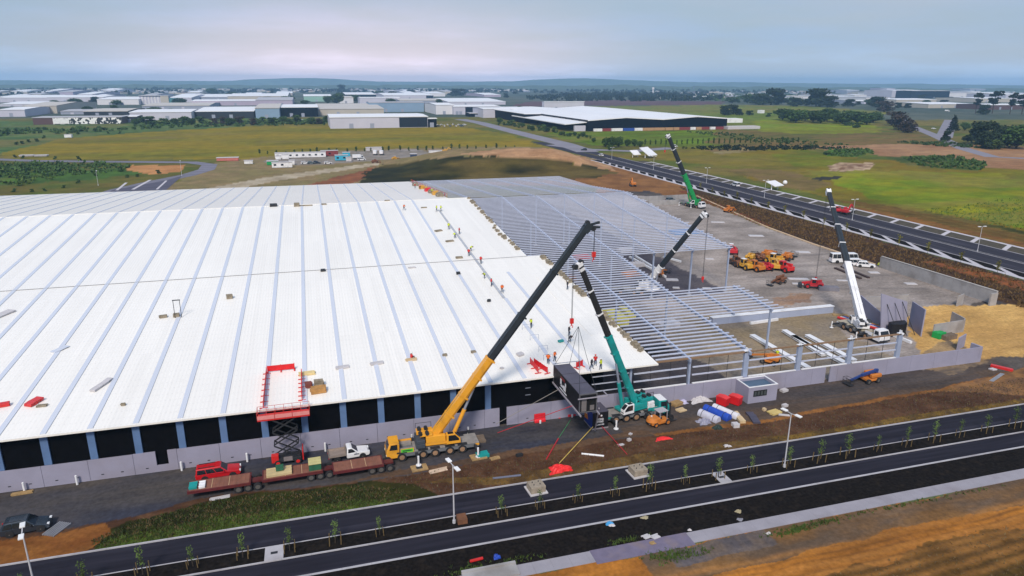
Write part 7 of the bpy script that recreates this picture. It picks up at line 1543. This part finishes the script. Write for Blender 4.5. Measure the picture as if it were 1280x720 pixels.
# far suburbs: too many small roofs to count
b = MB(); r = random.Random(77)
for (u0,u1,v0,v1,n) in [(-40,240,112.5,118,150),(240,660,111.5,115.5,220),(820,960,115,124,60),(960,1320,112,119,200)]:
    for _ in range(n):
        u, v = r.uniform(u0,u1), r.uniform(v0,v1); x, y, _z = at(u,v); w = r.uniform(9,34); d = r.uniform(9,26); hh = r.uniform(3.5,7); rz = r.uniform(0,1.5)
        b.cbox((x,y,hh/2),(w,d,hh),rz,r.choice([0,0,1])); b.cbox((x,y,hh+.5),(w+1,d+1,1.0),rz,r.choice([2,2,3,4]),.8)
tag(b.build('far_suburb', [WA['beige'],WA['grey'],RFW,RFG,WA['brown']], fix=False), kind='stuff')
US = sorted(r.uniform(-30,650) for _ in range(30))+sorted(r.uniform(1050,1300) for _ in range(14))
for i in range(44):
    u = US[i]; v = r.uniform(116,124) if i < 30 else r.uniform(114,122); w = r.uniform(9,26)
    shed_far(u,u+w*.9,v,v-r.uniform(2.5,4.5),v-r.uniform(5,7.5),r.choice(['pale','grey','beige','mauve','white']),'low distant shed among the skyline roofs behind the %s, %s from the left' % ('long white shed' if i < 30 else 'tall pines', ORD[i if i < 30 else i-30]),roof=r.choice([RFW,RFW,RFG]),doors=0)
# ---------------------------------------------------------------- people: one skinned body per pose
def body_mesh(name, J, E_, rad, mats):
    me = bpy.data.meshes.new(name+'_skel'); me.from_pydata([Vector(J[k]) for k in J], [(list(J).index(a), list(J).index(c)) for a, c in E_], [])
    o = bpy.data.objects.new(name+'_skel', me); COL.objects.link(o)
    sk = o.modifiers.new('skin','SKIN'); o.modifiers.new('sub','SUBSURF').levels = 1
    sv = me.skin_vertices[0].data
    for i, k in enumerate(J): sv[i].radius = (rad[k], rad[k]); sv[i].use_root = (k == 'pelvis')
    dg = bpy.context.evaluated_depsgraph_get(); dg.update(); m2 = bpy.data.meshes.new_from_object(o.evaluated_get(dg)); bpy.data.objects.remove(o); m2.name = name
    for mt in mats: m2.materials.append(mt)
    hz = J['head'][2]-.13
    zc = [max(m2.vertices[i].co.z for i in p.vertices) for p in m2.polygons]
    for p in m2.polygons:
        c = p.center; near = min(J, key=lambda k: (Vector(J[k])-c).length)
        p.material_index = 1 if near in ('head','neck','handl','handr','crown') else (2 if near in ('footl','footr','toel','toer') else 0); p.use_smooth = True
    return m2
BASE_R = dict(pelvis=.15,belly=.145,chest=.16,neck=.06,head=.105,crown=.085,shl=.075,shr=.075,ell=.052,elr=.052,handl=.042,handr=.042,hipl=.10,hipr=.10,kneel=.068,kneer=.068,footl=.05,footr=.05,toel=.04,toer=.04)
EDG = [('pelvis','belly'),('belly','chest'),('chest','neck'),('neck','head'),('head','crown'),('chest','shl'),('shl','ell'),('ell','handl'),('chest','shr'),('shr','elr'),('elr','handr'),('pelvis','hipl'),('hipl','kneel'),('kneel','footl'),('footl','toel'),('pelvis','hipr'),('hipr','kneer'),('kneer','footr'),('footr','toer')]
def pose(lean=0.0, crouch=0.0, step=.12, arm=.25, sit=False):
    pz = .95-crouch*.45; J = {}; J['pelvis'] = (0,0,pz)
    def up(d, x=0, y=0): return (x+d*math.sin(lean), y, pz+d*math.cos(lean))
    J['belly'] = up(.2); J['chest'] = up(.42); J['neck'] = up(.58); J['head'] = up(.70, .02); J['crown'] = up(.80,.02)
    for s, n in ((1,'l'),(-1,'r')):
        J['sh'+n] = up(.48,0,s*.20); e = up(.22, arm*.5*(1 if s > 0 else .6), s*.27); J['el'+n] = e; J['hand'+n] = (e[0]+.10+arm*.35, s*.24, e[2]-.20+arm*.25)
        J['hip'+n] = (0, s*.11, pz-.06)
        if sit: J['knee'+n] = (.42, s*.13, pz+.02+.12); J['foot'+n] = (.62, s*.13, .06); J['toe'+n] = (.76, s*.14, .04)
        else:
            fx = s*step; J['knee'+n] = (fx*.55+.06+crouch*.30, s*.12, .5-crouch*.10); J['foot'+n] = (fx, s*.13, .07); J['toe'+n] = (fx+.16, s*.15, .04)
    return J
POSES = {'stand':pose(.05,0,.10,.2), 'walk':pose(.12,.05,.28,.35), 'bend':pose(1.05,.25,.16,.5), 'kneel':pose(.45,.75,.2,.6), 'sit':pose(.15,1.55,.1,.4,True)}
BODY = {k: body_mesh('person_'+k, J, EDG, BASE_R, [NAVYCL, SKIN, BLK]) for k, J in POSES.items()}
def vest_mesh(k, m):
    J = POSES[k]; b = MB(); pts = ['pelvis','belly','chest']; n = 12; rings = []
    a = Vector(J['belly']); ax = (Vector(J['chest'])-a).normalized(); sx = Vector((0,1,0)); sy = sx.cross(ax)
    base = Vector(J['pelvis'])+ax*.02
    for d, ry, rx in ((0,.20,.165),(.2,.205,.17),(.40,.235,.185),(.52,.20,.15)):
        rings.append([base+ax*d+sx*(ry*math.cos(2*math.pi*q/n))+sy*(rx*math.sin(2*math.pi*q/n)) for q in range(n)])
    for r0, r1, mi in zip(rings, rings[1:], (0,1,0)): b.add(r0+r1, [(q,(q+1)%n,n+(q+1)%n,n+q) for q in range(n)], 0)
    for n_ in 'lr':
        s, e = Vector(J['sh'+n_]), Vector(J['el'+n_]); b.tube(s+(s-e)*.1, e, .10,.075,8)
    return b.mesh('vest_'+k, m, True)
VEST = {(k, c): vest_mesh(k, m) for k in POSES for c, m in (('yellow',HIV_Y),('orange',HIV_O),('red',RED),('dark',mat('dark_jacket',(.03,.032,.04,1),.8)))}
def helmet_mesh(k, m):
    J = POSES[k]; b = MB(); h = Vector(J['head']); c = Vector(J['crown']); a = (c-h).normalized(); q = h+a*.05
    b.sphere((q.x,q.y,q.z+.03), .135, 10, 6, 0, .8); b.tube((q.x+.03,q.y,q.z+.01),(q.x+.03,q.y,q.z+.03),.155,.15,12); return b.mesh('helmet_'+k, m, True)
HEL = {k: helmet_mesh(k, HELM) for k in POSES}; HELR = {k: helmet_mesh(k, HELM_R) for k in POSES}
def person(loc, k, c, label, rz, tilt=0):
    o = bpy.data.objects.new('person', BODY[k]); COL.objects.link(o); o.location = loc; o.rotation_euler = (0,0,rz); tag(o, label, 'person', 'workers on the site')
    for nm, me in (('vest',VEST[(k,c)]),('helmet',(HELR if 'red helmet' in label else HEL)[k])):
        q = bpy.data.objects.new(nm, me); COL.objects.link(q); q.parent = o
PPL = [(505,263,'walk','orange','worker in orange walking near the ridge left of the others'),(546,264.5,'stand','yellow','worker in yellow, left of the pair at the top of the mesh strip'),(551,264.5,'walk','yellow','worker in yellow, right of the pair at the top of the mesh strip'),(561,287,'stand','yellow','worker in yellow standing second down the mesh strip'),(569,298,'bend','yellow','worker in yellow bending third down the mesh strip'),(574,293,'stand','red','worker in red right of the bending one high on the mesh strip'),(588,314,'bend','yellow','worker in yellow above the roof seam at the mesh strip'),(586,320.5,'stand','red','worker in red just above the roof seam'),(601,330,'stand','red','worker in red just below the roof seam'),(606,348,'bend','yellow','worker in yellow bending below the roof seam'),(614,358,'stand','red','worker in red at the lower end of the mesh strip'),(627.5,366,'walk','orange','worker in orange right of the lower end of the mesh strip'),
 (664,410,'stand','yellow','worker in yellow standing right of the charcoal boom'),(711,420,'stand','dark','dull clad worker, upper of the pair above the black container'),(711,428,'bend','dark','dull clad worker, lower of the pair above the black container'),(709,362,'stand','dark','dark clad worker near the open roof edge left of the teal boom'),(685,455.5,'stand','orange','worker in orange left of the black container end'),(693,452,'stand','orange','worker in orange at the corner of the black container end'),(739,461.5,'walk','dark','dark clad worker left of the group at the eave beside the teal boom'),(744,457.5,'stand','red','worker with a red helmet middle of the group at the eave'),(751,462,'stand','yellow','worker in yellow right of the group at the eave'),(514,449,'sit','red','worker in red sitting on the roof by the beige plank'),
 (519,235.5,'stand','red','worker in red at the far end of the back roof edge'),(525,236.5,'bend','red','worker in red bending at the back roof edge'),(533,239,'stand','yellow','worker in yellow on the back roof edge'),(540,242.5,'walk','yellow','worker in yellow walking nearest the ridge on the back roof edge')]
for i, (u, v, k, c, lb) in enumerate(PPL):
    x, y, z = rf(u, v); z = roof_z(y); person((x,y,z+.03), k, c, lb, rnd.uniform(0,6.28))
for (u, v, k, c, lb) in [(971,448,'stand','yellow','worker in yellow on the ground behind the girts left of the white beams'),(1169,419,'stand','dark','dark clad worker beside the green skip')]:
    x, y, z = at(u,v); person((x,y,0), k, c, lb, 1.0)

# ---------------------------------------------------------------- the air
b = MB(); b.box(-7800,9800,-500,9700,-6,118); hz_ = b.build('haze', []); tag(hz_, kind='stuff')
m = bpy.data.materials.new('haze_air'); m.use_nodes = True; n = m.node_tree.nodes; n.clear(); vo_ = n.new('ShaderNodeVolumePrincipled'); oo = n.new('ShaderNodeOutputMaterial')
vo_.inputs['Color'].default_value = (.37,.65,1.0,1); vo_.inputs['Density'].default_value = 0.000115; vo_.inputs['Anisotropy'].default_value = 0.0
m.node_tree.links.new(vo_.outputs[0], oo.inputs['Volume']); hz_.data.materials.append(m)
SC.cycles.volume_bounces = 1; SC.cycles.max_bounces = 6; SC.cycles.diffuse_bounces = 3; SC.cycles.glossy_bounces = 2; SC.cycles.transparent_max_bounces = 8
SC.cycles.use_denoising = True
for o in bpy.data.objects:
    if o.parent is None and o.location.z < -400: o.location.z = 0
# pieces of one kind that stand apart become parts of their own
def part_split(o):
    me = o.data; nv = len(me.vertices); par = list(range(nv))
    def fd(i):
        while par[i] != i: par[i] = par[par[i]]; i = par[i]
        return i
    for e in me.edges:
        a, c = fd(e.vertices[0]), fd(e.vertices[1])
        if a != c: par[c] = a
    isl = {}
    for i in range(nv): isl.setdefault(fd(i), []).append(i)
    ks = list(isl); bb = []
    for k in ks:
        P_ = np.array([me.vertices[i].co[:] for i in isl[k]]); bb.append((P_.min(0), P_.max(0)))
    g = list(range(len(ks)))
    def fg(i):
        while g[i] != i: i = g[i]
        return i
    for i in range(len(ks)):
        for j in range(i):
            gap = np.maximum(0, np.maximum(bb[i][0]-bb[j][1], bb[j][0]-bb[i][1])); sz = max((bb[i][1]-bb[i][0]).max(), (bb[j][1]-bb[j][0]).max())
            if np.linalg.norm(gap) <= max(.02, .5*sz):
                a, c = fg(i), fg(j)
                if a != c: g[a] = c
    groups = sorted({fg(i) for i in range(len(ks))})
    if len(groups) < 2: return
    vg = {}
    for i, k in enumerate(ks):
        for v in isl[k]: vg[v] = fg(i)
    mats_ = list(me.materials); new = []
    for q in groups:
        idx = {}; b = MB()
        for p in me.polygons:
            if vg[p.vertices[0]] != q: continue
            for v in p.vertices:
                if v not in idx: idx[v] = len(b.v); b.v.append(me.vertices[v].co[:])
            b.f.append(tuple(idx[v] for v in p.vertices)); b.m.append(p.material_index)
        new.append(b.mesh(o.name.split('.')[0], mats_, fix=False))
    o.data = new[0]
    for m_ in new[1:]: c = o.copy(); c.data = m_; COL.objects.link(c)
for o in list(bpy.data.objects):
    if o.type == 'MESH' and o.parent is not None and o.name.split('.')[0] in ('strap','side_locker','roof_rail','power_pack','pivot_pin','lifting_eye','lid_batten','jib','corner_frame','cross_bearer','girt','lettering_small','roof_rack','mast','bracing_rod','deck'): part_split(o)
